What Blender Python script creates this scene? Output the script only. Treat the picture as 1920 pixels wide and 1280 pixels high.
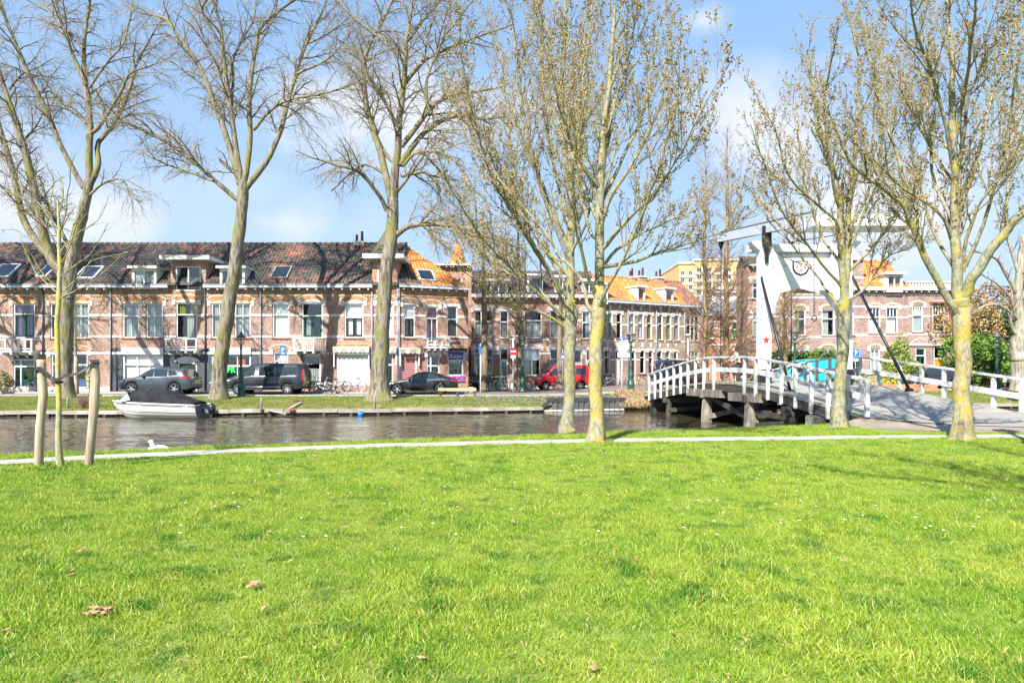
import bpy, math, random
import numpy as np
from mathutils import Vector, Matrix, noise
R = math.radians
for o in list(bpy.data.objects): bpy.data.objects.remove(o)
SC = bpy.context.scene
COL = SC.collection
# ------------------------------------------------------------------ camera, sky, sun, exposure
FP = 1280.0            # focal length in photo pixels (24 mm on a 36 mm frame, 1920 px wide)
CX, HY, CH = 960.0, 692.0, 1.6
cam_d = bpy.data.cameras.new('camera'); cam = bpy.data.objects.new('camera', cam_d); COL.objects.link(cam)
cam.location = (0, 0, CH); cam.rotation_euler = (R(90), 0, 0)
cam_d.sensor_width = 36; cam_d.lens = 24; cam_d.shift_y = (HY - 640) / 1920.0
cam_d.clip_start = 0.1; cam_d.clip_end = 6000
SC.camera = cam
SUN = Vector((0.36, 0.70, -0.72)).normalized()
w = bpy.data.worlds.new('World'); SC.world = w; w.use_nodes = True
nt = w.node_tree; N = nt.nodes; L = nt.links
bg = N['Background']; bg.inputs['Strength'].default_value = 0.08
sky = N.new('ShaderNodeTexSky'); sky.sky_type = 'NISHITA'; sky.sun_disc = False
sky.sun_elevation = math.asin(-SUN.z); sky.sun_rotation = math.atan2(-SUN.x, -SUN.y)
sky.air_density = 1.0; sky.dust_density = 0.6; sky.ozone_density = 1.2; sky.altitude = 0
def sky_clouds():
    tc = N.new('ShaderNodeTexCoord')
    sep = N.new('ShaderNodeSeparateXYZ'); L.new(tc.outputs['Generated'], sep.inputs[0])
    # project the direction onto a cloud layer
    add = N.new('ShaderNodeMath'); add.operation = 'ADD'; add.inputs[1].default_value = 0.13; L.new(sep.outputs['Z'], add.inputs[0])
    mx = N.new('ShaderNodeMath'); mx.operation = 'MAXIMUM'; mx.inputs[1].default_value = 0.03; L.new(add.outputs[0], mx.inputs[0])
    dx = N.new('ShaderNodeMath'); dx.operation = 'DIVIDE'; L.new(sep.outputs['X'], dx.inputs[0]); L.new(mx.outputs[0], dx.inputs[1])
    dy = N.new('ShaderNodeMath'); dy.operation = 'DIVIDE'; L.new(sep.outputs['Y'], dy.inputs[0]); L.new(mx.outputs[0], dy.inputs[1])
    cb = N.new('ShaderNodeCombineXYZ'); L.new(dx.outputs[0], cb.inputs[0]); L.new(dy.outputs[0], cb.inputs[1])
    n1 = N.new('ShaderNodeTexNoise'); n1.inputs['Scale'].default_value = 0.75; n1.inputs['Detail'].default_value = 9; n1.inputs['Roughness'].default_value = 0.52
    mp = N.new('ShaderNodeMapping'); mp.inputs['Location'].default_value = CLOUD_SHIFT
    L.new(cb.outputs[0], mp.inputs[0]); L.new(mp.outputs[0], n1.inputs['Vector'])
    # cumulus standing in particular directions (azimuth, height, half widths)
    n2 = N.new('ShaderNodeTexNoise'); n2.inputs['Scale'].default_value = 5.5; n2.inputs['Detail'].default_value = 8; n2.inputs['Roughness'].default_value = 0.55
    L.new(tc.outputs['Generated'], n2.inputs['Vector'])
    acc = None
    for (px, py, hw, hh, amp) in CUMULUS:
        d = Vector(((px - CX) / FP, 1, (HY - py) / FP)).normalized()
        sub = N.new('ShaderNodeVectorMath'); sub.operation = 'SUBTRACT'; sub.inputs[1].default_value = d; L.new(tc.outputs['Generated'], sub.inputs[0])
        sc = N.new('ShaderNodeVectorMath'); sc.operation = 'MULTIPLY'; sc.inputs[1].default_value = (FP / hw, FP / hw * 0.6, FP / hh); L.new(sub.outputs[0], sc.inputs[0])
        ln = N.new('ShaderNodeVectorMath'); ln.operation = 'LENGTH'; L.new(sc.outputs[0], ln.inputs[0])
        mr = N.new('ShaderNodeMapRange'); mr.inputs['From Min'].default_value = 0.1; mr.inputs['From Max'].default_value = 1.25; mr.inputs['To Min'].default_value = amp; mr.inputs['To Max'].default_value = 0
        L.new(ln.outputs['Value'], mr.inputs['Value'])
        if acc is None: acc = mr.outputs[0]
        else:
            m = N.new('ShaderNodeMath'); m.operation = 'MAXIMUM'; L.new(acc, m.inputs[0]); L.new(mr.outputs[0], m.inputs[1]); acc = m.outputs[0]
    mul = N.new('ShaderNodeMath'); mul.operation = 'MULTIPLY_ADD'; mul.inputs[1].default_value = 1.9; mul.inputs[2].default_value = -0.95; L.new(n2.outputs[0], mul.inputs[0])
    ad = N.new('ShaderNodeMath'); ad.operation = 'ADD'; L.new(mul.outputs[0], ad.inputs[0]); L.new(acc, ad.inputs[1])
    r2 = N.new('ShaderNodeMapRange'); r2.interpolation_type = 'SMOOTHSTEP'; r2.inputs['From Min'].default_value = 0.12; r2.inputs['From Max'].default_value = 0.85; L.new(ad.outputs[0], r2.inputs['Value'])
    r1 = N.new('ShaderNodeMapRange'); r1.interpolation_type = 'SMOOTHSTEP'; r1.inputs['From Min'].default_value = 0.52; r1.inputs['From Max'].default_value = 0.80; r1.inputs['To Max'].default_value = 0.6; L.new(n1.outputs[0], r1.inputs['Value'])
    mm = N.new('ShaderNodeMath'); mm.operation = 'MAXIMUM'; L.new(r1.outputs[0], mm.inputs[0]); L.new(r2.outputs[0], mm.inputs[1])
    m9 = N.new('ShaderNodeMath'); m9.operation = 'MULTIPLY'; m9.inputs[1].default_value = 0.9; L.new(mm.outputs[0], m9.inputs[0])
    pz = N.new('ShaderNodeMapRange'); pz.inputs['From Min'].default_value = 0.0; pz.inputs['From Max'].default_value = 0.62; L.new(sep.outputs['Z'], pz.inputs['Value'])
    gr = N.new('ShaderNodeMixRGB'); gr.inputs[1].default_value = SKY_LOW; gr.inputs[2].default_value = SKY_HIGH; L.new(pz.outputs[0], gr.inputs[0])
    hz = N.new('ShaderNodeMixRGB'); hz.inputs[0].default_value = SKY_MILK_F
    L.new(sky.outputs[0], hz.inputs[1]); L.new(gr.outputs[0], hz.inputs[2])
    mix = N.new('ShaderNodeMixRGB'); mix.inputs[2].default_value = (5.2, 5.4, 5.75, 1)
    L.new(m9.outputs[0], mix.inputs[0]); L.new(hz.outputs[0], mix.inputs[1]); L.new(mix.outputs[0], bg.inputs['Color'])
CLOUD_SHIFT = (3.1, 1.7, 0)
SKY_LOW = (3.55, 4.7, 6.0, 1); SKY_HIGH = (1.5, 3.0, 5.6, 1); SKY_MILK_F = 0.85
CUMULUS = [(760, 210, 330, 110, 0.75), (620, 190, 170, 70, 0.7), (1440, 250, 190, 120, 0.78), (1700, 400, 420, 150, 0.62), (90, 390, 260, 80, 0.55),
           (560, 420, 500, 60, 0.42), (1560, 110, 90, 40, 0.45), (1320, 40, 60, 25, 0.4), (-700, 250, 500, 160, 0.7), (2700, 260, 600, 170, 0.7)]
sky_clouds()
sun_d = bpy.data.lights.new('sun', 'SUN'); sun_d.energy = 4.7; sun_d.angle = R(0.55); sun_d.color = (1, 0.955, 0.88)
sun = bpy.data.objects.new('sun', sun_d); COL.objects.link(sun)
sun.rotation_euler = SUN.to_track_quat('-Z', 'Y').to_euler(); sun.location = (-20, -30, 40)
SC.view_settings.view_transform = 'Standard'; SC.view_settings.look = 'None'
SC.view_settings.gamma = 1; SC.view_settings.use_curve_mapping = False
SC.view_settings.exposure = 1.22
try:
    SC.cycles.max_bounces = 6; SC.cycles.transparent_max_bounces = 16; SC.cycles.diffuse_bounces = 3; SC.cycles.glossy_bounces = 3
    SC.cycles.use_denoising = True; SC.cycles.sample_clamp_indirect = 4
except Exception: pass

# ------------------------------------------------------------------ helpers
def PX(px, py, Y): return Vector(((px - CX) / FP * Y, Y, CH + (HY - py) / FP * Y))
def GY(py, z=0.0): return (CH - z) * FP / (py - HY)
def GP(px, py, z=0.0):
    Y = GY(py, z); return Vector(((px - CX) / FP * Y, Y, z))

MATS = {}
def mat(name, c, rough=0.8, c2=None, scale=6.0, metal=0.0, bump=0.0, bscale=None, spec=0.5, stretch=(1, 1, 1), detail=4, emit=0.0, lo=0.35, hi=0.65, coat=0.0, c3=None, scale3=1.0):
    if name in MATS: return MATS[name]
    m = bpy.data.materials.new(name); m.use_nodes = True; MATS[name] = m
    n = m.node_tree.nodes; l = m.node_tree.links; b = n['Principled BSDF']
    b.inputs['Base Color'].default_value = (*c, 1); b.inputs['Roughness'].default_value = rough; b.inputs['Metallic'].default_value = metal
    b.inputs['Specular IOR Level'].default_value = spec
    if coat: b.inputs['Coat Weight'].default_value = coat; b.inputs['Coat Roughness'].default_value = 0.04
    if emit: b.inputs['Emission Color'].default_value = (*c, 1); b.inputs['Emission Strength'].default_value = emit
    if c2 is not None or bump:
        tc = n.new('ShaderNodeTexCoord'); mp = n.new('ShaderNodeMapping'); mp.inputs['Scale'].default_value = stretch
        l.new(tc.outputs['Object'], mp.inputs[0])
        no = n.new('ShaderNodeTexNoise'); no.inputs['Scale'].default_value = scale; no.inputs['Detail'].default_value = detail; no.inputs['Roughness'].default_value = 0.6
        l.new(mp.outputs[0], no.inputs['Vector'])
        if c2 is not None:
            mr = n.new('ShaderNodeMapRange'); mr.inputs['From Min'].default_value = lo; mr.inputs['From Max'].default_value = hi; l.new(no.outputs[0], mr.inputs['Value'])
            mx = n.new('ShaderNodeMixRGB'); mx.inputs[1].default_value = (*c, 1); mx.inputs[2].default_value = (*c2, 1); l.new(mr.outputs[0], mx.inputs[0])
            out = mx.outputs[0]
            if c3 is not None:
                n3 = n.new('ShaderNodeTexNoise'); n3.inputs['Scale'].default_value = scale3; n3.inputs['Detail'].default_value = 5; l.new(tc.outputs['Object'], n3.inputs['Vector'])
                m3 = n.new('ShaderNodeMapRange'); m3.inputs['From Min'].default_value = 0.5; m3.inputs['From Max'].default_value = 0.62; l.new(n3.outputs[0], m3.inputs['Value'])
                x3 = n.new('ShaderNodeMixRGB'); x3.inputs[2].default_value = (*c3, 1); l.new(m3.outputs[0], x3.inputs[0]); l.new(out, x3.inputs[1]); out = x3.outputs[0]
            l.new(out, b.inputs['Base Color'])
        if bump:
            if bscale:
                nb = n.new('ShaderNodeTexNoise'); nb.inputs['Scale'].default_value = bscale; nb.inputs['Detail'].default_value = 5; l.new(mp.outputs[0], nb.inputs['Vector']); src = nb.outputs[0]
            else: src = no.outputs[0]
            bp = n.new('ShaderNodeBump'); bp.inputs['Strength'].default_value = min(1.0, bump); bp.inputs['Distance'].default_value = 0.02 * max(1, bump); l.new(src, bp.inputs['Height']); l.new(bp.outputs[0], b.inputs['Normal'])
    return m

def brick_mat(name, c1, c2, mortar, patch=None, bw=0.22, bh=0.065, mort=0.008):
    if name in MATS: return MATS[name]
    m = bpy.data.materials.new(name); m.use_nodes = True; MATS[name] = m
    n = m.node_tree.nodes; l = m.node_tree.links; b = n['Principled BSDF']; b.inputs['Roughness'].default_value = 0.9; b.inputs['Specular IOR Level'].default_value = 0.25
    tc = n.new('ShaderNodeTexCoord'); sp = n.new('ShaderNodeSeparateXYZ'); l.new(tc.outputs['Object'], sp.inputs[0])
    ad = n.new('ShaderNodeMath'); ad.operation = 'ADD'; l.new(sp.outputs[0], ad.inputs[0]); l.new(sp.outputs[1], ad.inputs[1])
    cb = n.new('ShaderNodeCombineXYZ'); l.new(ad.outputs[0], cb.inputs[0]); l.new(sp.outputs[2], cb.inputs[1])
    br = n.new('ShaderNodeTexBrick'); br.inputs['Scale'].default_value = 1; br.inputs['Brick Width'].default_value = bw; br.inputs['Row Height'].default_value = bh
    br.inputs['Mortar Size'].default_value = mort; br.inputs['Color1'].default_value = (*c1, 1); br.inputs['Color2'].default_value = (*c2, 1); br.inputs['Mortar'].default_value = (*mortar, 1); br.inputs['Bias'].default_value = 0
    l.new(cb.outputs[0], br.inputs['Vector'])
    no = n.new('ShaderNodeTexNoise'); no.inputs['Scale'].default_value = 0.7; no.inputs['Detail'].default_value = 8; no.inputs['Roughness'].default_value = 0.7; l.new(tc.outputs['Object'], no.inputs['Vector'])
    mr = n.new('ShaderNodeMapRange'); mr.inputs['From Min'].default_value = 0.38; mr.inputs['From Max'].default_value = 0.62; mr.inputs['To Min'].default_value = 0.72; mr.inputs['To Max'].default_value = 1.22; l.new(no.outputs[0], mr.inputs['Value'])
    n2 = n.new('ShaderNodeTexNoise'); n2.inputs['Scale'].default_value = 9; n2.inputs['Detail'].default_value = 3; l.new(tc.outputs['Object'], n2.inputs['Vector'])
    m2 = n.new('ShaderNodeMapRange'); m2.inputs['From Min'].default_value = 0.35; m2.inputs['From Max'].default_value = 0.65; m2.inputs['To Min'].default_value = 0.72; m2.inputs['To Max'].default_value = 1.28; l.new(n2.outputs[0], m2.inputs['Value'])
    mm = n.new('ShaderNodeMath'); mm.operation = 'MULTIPLY'; l.new(mr.outputs[0], mm.inputs[0]); l.new(m2.outputs[0], mm.inputs[1])
    hs = n.new('ShaderNodeHueSaturation'); l.new(br.outputs[0], hs.inputs['Color']); l.new(mm.outputs[0], hs.inputs['Value']); l.new(hs.outputs[0], b.inputs['Base Color'])
    bp = n.new('ShaderNodeBump'); bp.inputs['Strength'].default_value = 0.4; bp.inputs['Distance'].default_value = 0.008; bp.invert = True; l.new(br.outputs['Fac'], bp.inputs['Height']); l.new(bp.outputs[0], b.inputs['Normal'])
    return m

def glass_mat(name, tint=(0.6, 0.7, 0.7), fac=0.16):
    if name in MATS: return MATS[name]
    m = bpy.data.materials.new(name); m.use_nodes = True; MATS[name] = m
    n = m.node_tree.nodes; l = m.node_tree.links; n.remove(n['Principled BSDF']); out = n['Material Output']
    tr = n.new('ShaderNodeBsdfTransparent'); tr.inputs[0].default_value = (*tint, 1)
    gl = n.new('ShaderNodeBsdfGlossy'); gl.inputs['Roughness'].default_value = 0.03; gl.inputs[0].default_value = (0.9, 0.95, 1, 1)
    lw = n.new('ShaderNodeLayerWeight'); lw.inputs[0].default_value = 0.5
    fr = n.new('ShaderNodeMath'); fr.operation = 'POWER'; fr.inputs[1].default_value = 4.0; l.new(lw.outputs['Facing'], fr.inputs[0])
    a = n.new('ShaderNodeMath'); a.operation = 'ADD'; a.inputs[1].default_value = fac; a.use_clamp = True; l.new(fr.outputs[0], a.inputs[0])
    geo = n.new('ShaderNodeTexCoord'); nb = n.new('ShaderNodeTexNoise'); nb.inputs['Scale'].default_value = 1.3; l.new(geo.outputs['Object'], nb.inputs['Vector'])
    bp = n.new('ShaderNodeBump'); bp.inputs['Strength'].default_value = 0.12; bp.inputs['Distance'].default_value = 0.05; l.new(nb.outputs[0], bp.inputs['Height']); l.new(bp.outputs[0], gl.inputs['Normal'])
    mx = n.new('ShaderNodeMixShader'); l.new(a.outputs[0], mx.inputs[0]); l.new(tr.outputs[0], mx.inputs[1]); l.new(gl.outputs[0], mx.inputs[2]); l.new(mx.outputs[0], out.inputs[0])
    return m

class MB:
    def __init__(s): s.v = []; s.f = []; s.mi = []; s.M = None; s.sm = []
    def add(s, vs, fs, mi=0, smooth=False):
        o = len(s.v)
        if s.M is not None: vs = [s.M @ Vector(p) for p in vs]
        s.v.extend([tuple(p) for p in vs]); s.f.extend([tuple(i + o for i in f) for f in fs]); s.mi.extend([mi] * len(fs)); s.sm.extend([smooth] * len(fs))
        return s
    def box(s, x0, x1, y0, y1, z0, z1, mi=0):
        if x0 > x1: x0, x1 = x1, x0
        if y0 > y1: y0, y1 = y1, y0
        if z0 > z1: z0, z1 = z1, z0
        return s.add([(x0, y0, z0), (x1, y0, z0), (x1, y1, z0), (x0, y1, z0), (x0, y0, z1), (x1, y0, z1), (x1, y1, z1), (x0, y1, z1)],
              [(0, 3, 2, 1), (4, 5, 6, 7), (0, 1, 5, 4), (1, 2, 6, 5), (2, 3, 7, 6), (3, 0, 4, 7)], mi)
    def quad(s, a, b, c, d, mi=0): return s.add([a, b, c, d], [(0, 1, 2, 3)], mi)
    def prism(s, poly, y0, y1, mi=0, plane='xz'):
        n = len(poly)
        def P(p, t):
            if plane == 'xz': return (p[0], t, p[1])
            if plane == 'xy': return (p[0], p[1], t)
            return (t, p[0], p[1])
        vs = [P(p, y0) for p in poly] + [P(p, y1) for p in poly]
        fs = [tuple(range(n)), tuple(range(2 * n - 1, n - 1, -1))] + [(i, i + n, (i + 1) % n + n, (i + 1) % n) for i in range(n)]
        return s.add(vs, fs, mi)
    def beam(s, a, b, wd, h, mi=0, up=(0, 0, 1)):
        a = Vector(a); b = Vector(b); d = (b - a).normalized(); u = Vector(up)
        sd = d.cross(u)
        if sd.length < 1e-4: sd = d.cross(Vector((0, 1, 0)))
        sd.normalize(); u = sd.cross(d).normalized()
        vs = []
        for p in (a, b):
            for (i, j) in ((-1, -1), (1, -1), (1, 1), (-1, 1)): vs.append(p + sd * (i * wd / 2) + u * (j * h / 2))
        return s.add(vs, [(0, 3, 2, 1), (4, 5, 6, 7), (0, 1, 5, 4), (1, 2, 6, 5), (2, 3, 7, 6), (3, 0, 4, 7)], mi)
    def tube(s, pts, rad, sides=6, mi=0, cap=True, smooth=True):
        pts = [Vector(p) for p in pts]; n = len(pts)
        if not hasattr(rad, '__len__'): rad = [rad] * n
        vs = []; fs = []; ref = None
        for i in range(n):
            d = (pts[min(i + 1, n - 1)] - pts[max(i - 1, 0)]).normalized()
            if ref is None: ref = Vector((1, 0, 0)) if abs(d.x) < 0.8 else Vector((0, 1, 0))
            a = d.cross(ref).normalized(); b = d.cross(a); ref = a.cross(d)
            for k in range(sides):
                t = 2 * math.pi * k / sides; vs.append(pts[i] + (a * math.cos(t) + b * math.sin(t)) * rad[i])
        for i in range(n - 1):
            for k in range(sides):
                k2 = (k + 1) % sides; fs.append((i * sides + k, i * sides + k2, (i + 1) * sides + k2, (i + 1) * sides + k))
        if cap: fs.append(tuple(range(sides - 1, -1, -1))); fs.append(tuple((n - 1) * sides + k for k in range(sides)))
        return s.add(vs, fs, mi, smooth)
    def lathe(s, prof, c=(0, 0, 0), sides=12, mi=0, smooth=True, axis='z', cap=True):
        vs = []; fs = []
        for (r, h) in prof:
            for k in range(sides):
                t = 2 * math.pi * k / sides
                if axis == 'z': vs.append((c[0] + r * math.cos(t), c[1] + r * math.sin(t), c[2] + h))
                elif axis == 'y': vs.append((c[0] + r * math.cos(t), c[1] + h, c[2] + r * math.sin(t)))
                else: vs.append((c[0] + h, c[1] + r * math.cos(t), c[2] + r * math.sin(t)))
        for i in range(len(prof) - 1):
            for k in range(sides):
                k2 = (k + 1) % sides; fs.append((i * sides + k, i * sides + k2, (i + 1) * sides + k2, (i + 1) * sides + k))
        if cap: fs.append(tuple(range(sides - 1, -1, -1))); fs.append(tuple((len(prof) - 1) * sides + k for k in range(sides)))
        return s.add(vs, fs, mi, smooth)
    def torus(s, c, Rr, r, axis='y', n=20, k=6, mi=0):
        vs = []; fs = []
        for i in range(n):
            t = 2 * math.pi * i / n
            for j in range(k):
                u = 2 * math.pi * j / k; rr = Rr + r * math.cos(u); h = r * math.sin(u)
                if axis == 'y': vs.append((c[0] + rr * math.cos(t), c[1] + h, c[2] + rr * math.sin(t)))
                else: vs.append((c[0] + rr * math.cos(t), c[1] + rr * math.sin(t), c[2] + h))
        for i in range(n):
            for j in range(k): fs.append((i * k + j, i * k + (j + 1) % k, ((i + 1) % n) * k + (j + 1) % k, ((i + 1) % n) * k + j))
        return s.add(vs, fs, mi, True)
    def build(s, name, mats, parent=None, loc=None):
        me = bpy.data.meshes.new(name); me.from_pydata(s.v, [], s.f)
        if not isinstance(mats, (list, tuple)): mats = [mats]
        for m in mats: me.materials.append(m)
        if len(mats) > 1: me.polygons.foreach_set('material_index', s.mi)
        if any(s.sm): me.polygons.foreach_set('use_smooth', s.sm)
        me.validate(); me.update()
        o = bpy.data.objects.new(name, me); COL.objects.link(o)
        if parent is not None: o.parent = parent
        if loc is not None: o.location = loc
        return o

def tag(o, label=None, cat=None, group=None, kind=None):
    if label: o['label'] = label
    if cat: o['category'] = cat
    if group: o['group'] = group
    if kind: o['kind'] = kind
    return o
def thing(name, label, cat, loc=(0, 0, 0), rz=0.0, group=None):
    o = bpy.data.objects.new(name, None); COL.objects.link(o); o.location = loc; o.rotation_euler = (0, 0, rz); o.empty_display_size = 0.3
    return tag(o, label, cat, group)
KIDS = {}
def children(o): return [c for c in bpy.data.objects if c.parent == o]
def copy_tree(o, parent=None, loc=None, rz=None, label=None, scale=None):
    c = o.copy(); COL.objects.link(c); c.parent = parent
    if loc is not None: c.location = loc
    if rz is not None: c.rotation_euler = (0, 0, rz)
    if scale is not None: c.scale = (scale, scale, scale) if not hasattr(scale, '__len__') else scale
    if label: c['label'] = label
    for ch in children(o): copy_tree(ch, c)
    return c
def text(txt, size, m, parent, loc, rot=(math.pi / 2, 0, 0), ext=0.006, name='lettering', align='CENTER'):
    cu = bpy.data.curves.new(name, 'FONT'); cu.body = txt; cu.size = size; cu.extrude = ext; cu.align_x = align; cu.align_y = 'CENTER'; cu.materials.append(m); cu.resolution_u = 2
    t = bpy.data.objects.new(name, cu); COL.objects.link(t); bpy.context.view_layer.update()
    me = bpy.data.meshes.new_from_object(t.evaluated_get(bpy.context.evaluated_depsgraph_get())); bpy.data.objects.remove(t)
    o = bpy.data.objects.new(name, me); COL.objects.link(o); o.parent = parent; o.location = loc; o.rotation_euler = rot
    return o
def copy_mesh(o, name, parent, loc, rot=None, scale=None):
    c = bpy.data.objects.new(name, o.data); COL.objects.link(c); c.parent = parent; c.location = loc
    if rot is not None: c.rotation_euler = rot
    if scale is not None: c.scale = scale
    return c

# ------------------------------------------------------------------ shared materials
WHITE = mat('white_paint', (0.74, 0.74, 0.72), 0.5, (0.60, 0.60, 0.57), 4)
WHITE_OLD = mat('weathered_white_paint', (0.70, 0.71, 0.70), 0.6, (0.45, 0.46, 0.45), 5, stretch=(1, 1, 2), lo=0.45, hi=0.75)
CREAM = mat('cream_paint', (0.66, 0.60, 0.47), 0.6, (0.5, 0.45, 0.36), 3)
GREENP = mat('dark_green_paint', (0.012, 0.06, 0.045), 0.35)
BLUEP = mat('blue_door_paint', (0.05, 0.10, 0.2), 0.4)
SLATEP = mat('dark_slate_paint', (0.045, 0.055, 0.07), 0.6, (0.07, 0.085, 0.1), 2)
BLACK = mat('black_paint', (0.012, 0.012, 0.014), 0.4)
RUBBER = mat('black_rubber', (0.012, 0.012, 0.013), 0.8)
ZINC = mat('zinc', (0.33, 0.36, 0.40), 0.5, (0.24, 0.26, 0.30), 3)
STEEL = mat('steel', (0.5, 0.5, 0.52), 0.35, metal=0.9)
GLASS = glass_mat('window_glass', (0.96, 0.97, 0.965), 0.07)
GLASSD = mat('dark_glass', (0.012, 0.016, 0.02), 0.05, spec=0.9)
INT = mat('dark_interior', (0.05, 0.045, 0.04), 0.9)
NET = mat('net_curtain', (0.42, 0.46, 0.44), 0.9, (0.30, 0.34, 0.33), 14, stretch=(1, 1, 0.1))
BLIND = mat('white_roller_blind', (0.72, 0.73, 0.72), 0.6)
PURPLE = mat('purple_curtain', (0.22, 0.10, 0.26), 0.9, (0.12, 0.05, 0.16), 14, stretch=(1, 1, 0.1))
REDC = mat('red_curtain', (0.34, 0.03, 0.04), 0.8, (0.2, 0.02, 0.03), 12, stretch=(1, 1, 0.1))
YELC = mat('yellow_green_curtain', (0.30, 0.30, 0.06), 0.9, (0.18, 0.2, 0.04), 12, stretch=(1, 1, 0.1))
BRICK = brick_mat('brown_brick', (0.36, 0.205, 0.15), (0.25, 0.145, 0.11), (0.38, 0.33, 0.28))
BRICK2 = brick_mat('orange_brown_brick', (0.46, 0.245, 0.165), (0.34, 0.175, 0.12), (0.34, 0.28, 0.23))
BRICK3 = brick_mat('grey_brown_brick', (0.44, 0.32, 0.235), (0.34, 0.24, 0.175), (0.32, 0.28, 0.24))
BRICK4 = brick_mat('pink_brown_brick', (0.36, 0.235, 0.20), (0.28, 0.17, 0.15), (0.36, 0.31, 0.28))
BRICKR = brick_mat('red_orange_brick', (0.52, 0.19, 0.10), (0.42, 0.14, 0.08), (0.4, 0.3, 0.22))
ARCHB = brick_mat('orange_arch_brick', (0.50, 0.20, 0.10), (0.42, 0.16, 0.08), (0.42, 0.3, 0.2), bw=0.065, bh=0.25)
YBR = mat('yellow_brick', (0.55, 0.38, 0.14), 0.8, (0.42, 0.28, 0.12), 10)
STONE = mat('white_stone', (0.68, 0.66, 0.61), 0.8, (0.50, 0.48, 0.44), 3)
STONEW = mat('window_sill_brick', (0.25, 0.09, 0.06), 0.8)
# ------------------------------------------------------------------ ground, canal, banks, street
def interp(pts, x):
    if x <= pts[0][0]: return pts[0][1]
    for (a, b), (c, d) in zip(pts, pts[1:]):
        if x <= c: return b + (d - b) * (x - a) / (c - a)
    return pts[-1][1]
NEARB = [(-80, -15), (-9.4, 12.7), (0, 16.3), (3.2, 17.3), (6.3, 18.4), (10.2, 19.9), (16.2, 22.0), (30, 26), (80, 33)]
FARB = [(-80, 33), (-25.5, 34), (-10, 35.4), (0.3, 37.6), (6.8, 39.9), (8, 40.2), (16, 40.8), (25, 41), (80, 41)]
KERB = [(-80, 40.9), (4, 41.1), (7.3, 41.2), (13.6, 42.5), (17, 44.6), (25, 45.3), (80, 46)]
def nb(x): return interp(NEARB, x)
def fb(x): return interp(FARB, x)
def kb(x): return interp(KERB, x)
def zs(x, y=0):   # street level
    t = min(1, max(0, (x - 0.5) / 8.0)); t = t * t * (3 - 2 * t); return 0.02 + 0.24 * t
def zl(x, y):     # lawn level
    f = min(1, max(0, (11.3 + x * 0.25 - y) / 3.0))
    return 0.05 * f * noise.noise(Vector((x * 0.35, y * 0.35, 3.1))) + 0.018 * f * noise.noise(Vector((x * 1.3, y * 1.3, 7.7)))
GRASSG = mat('grass_soil', (0.13, 0.20, 0.02), 1.0, (0.24, 0.26, 0.06), 30, bump=0.5, bscale=25)
BANKG = mat('bank_turf', (0.10, 0.13, 0.03), 1.0, (0.19, 0.19, 0.06), 1.6, bump=0.6, bscale=18, c3=(0.24, 0.19, 0.10), scale3=0.7, detail=8)
def grid_sheet(name, xs, rows, m, kind='structure', smooth=True):
    # rows: list of functions x -> (y, z)
    mb = MB(); vs = []; fs = []
    for r in rows:
        for x in xs:
            y, z = r(x); vs.append((x, y, z))
    n = len(xs)
    for j in range(len(rows) - 1):
        for i in range(n - 1): fs.append((j * n + i, j * n + i + 1, (j + 1) * n + i + 1, (j + 1) * n + i))
    mb.add(vs, fs, 0, smooth); return tag(mb.build(name, m), kind=kind)
def frange(a, b, s): 
    n = max(1, int(round((b - a) / s))); return [a + (b - a) * i / n for i in range(n + 1)]
XS = [-2500, -600, -200] + frange(-80, -24, 4) + frange(-22, 26, 0.5) + frange(28, 80, 4) + [200, 600, 2500]
# lawn: open ground from behind the camera to the near bank
yst = [-2500, -400, -80, -20] + frange(-4, 11, 0.4)
rows = [(lambda x, y=y: (min(y, nb(x) - 3), zl(x, y))) for y in yst]
for t in (0.25, 0.5, 0.75, 0.92): rows.append(lambda x, t=t: (max(min(11, nb(x) - 3), -1e9) * (1 - t) + nb(x) * t, 0.0))
rows += [lambda x: (nb(x) - 0.05, -0.02), lambda x: (nb(x) + 0.12, -0.25), lambda x: (nb(x) + 0.35, -0.75), lambda x: (nb(x) + 0.7, -1.6)]
lawn = grid_sheet('lawn', XS, rows, GRASSG)
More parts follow.
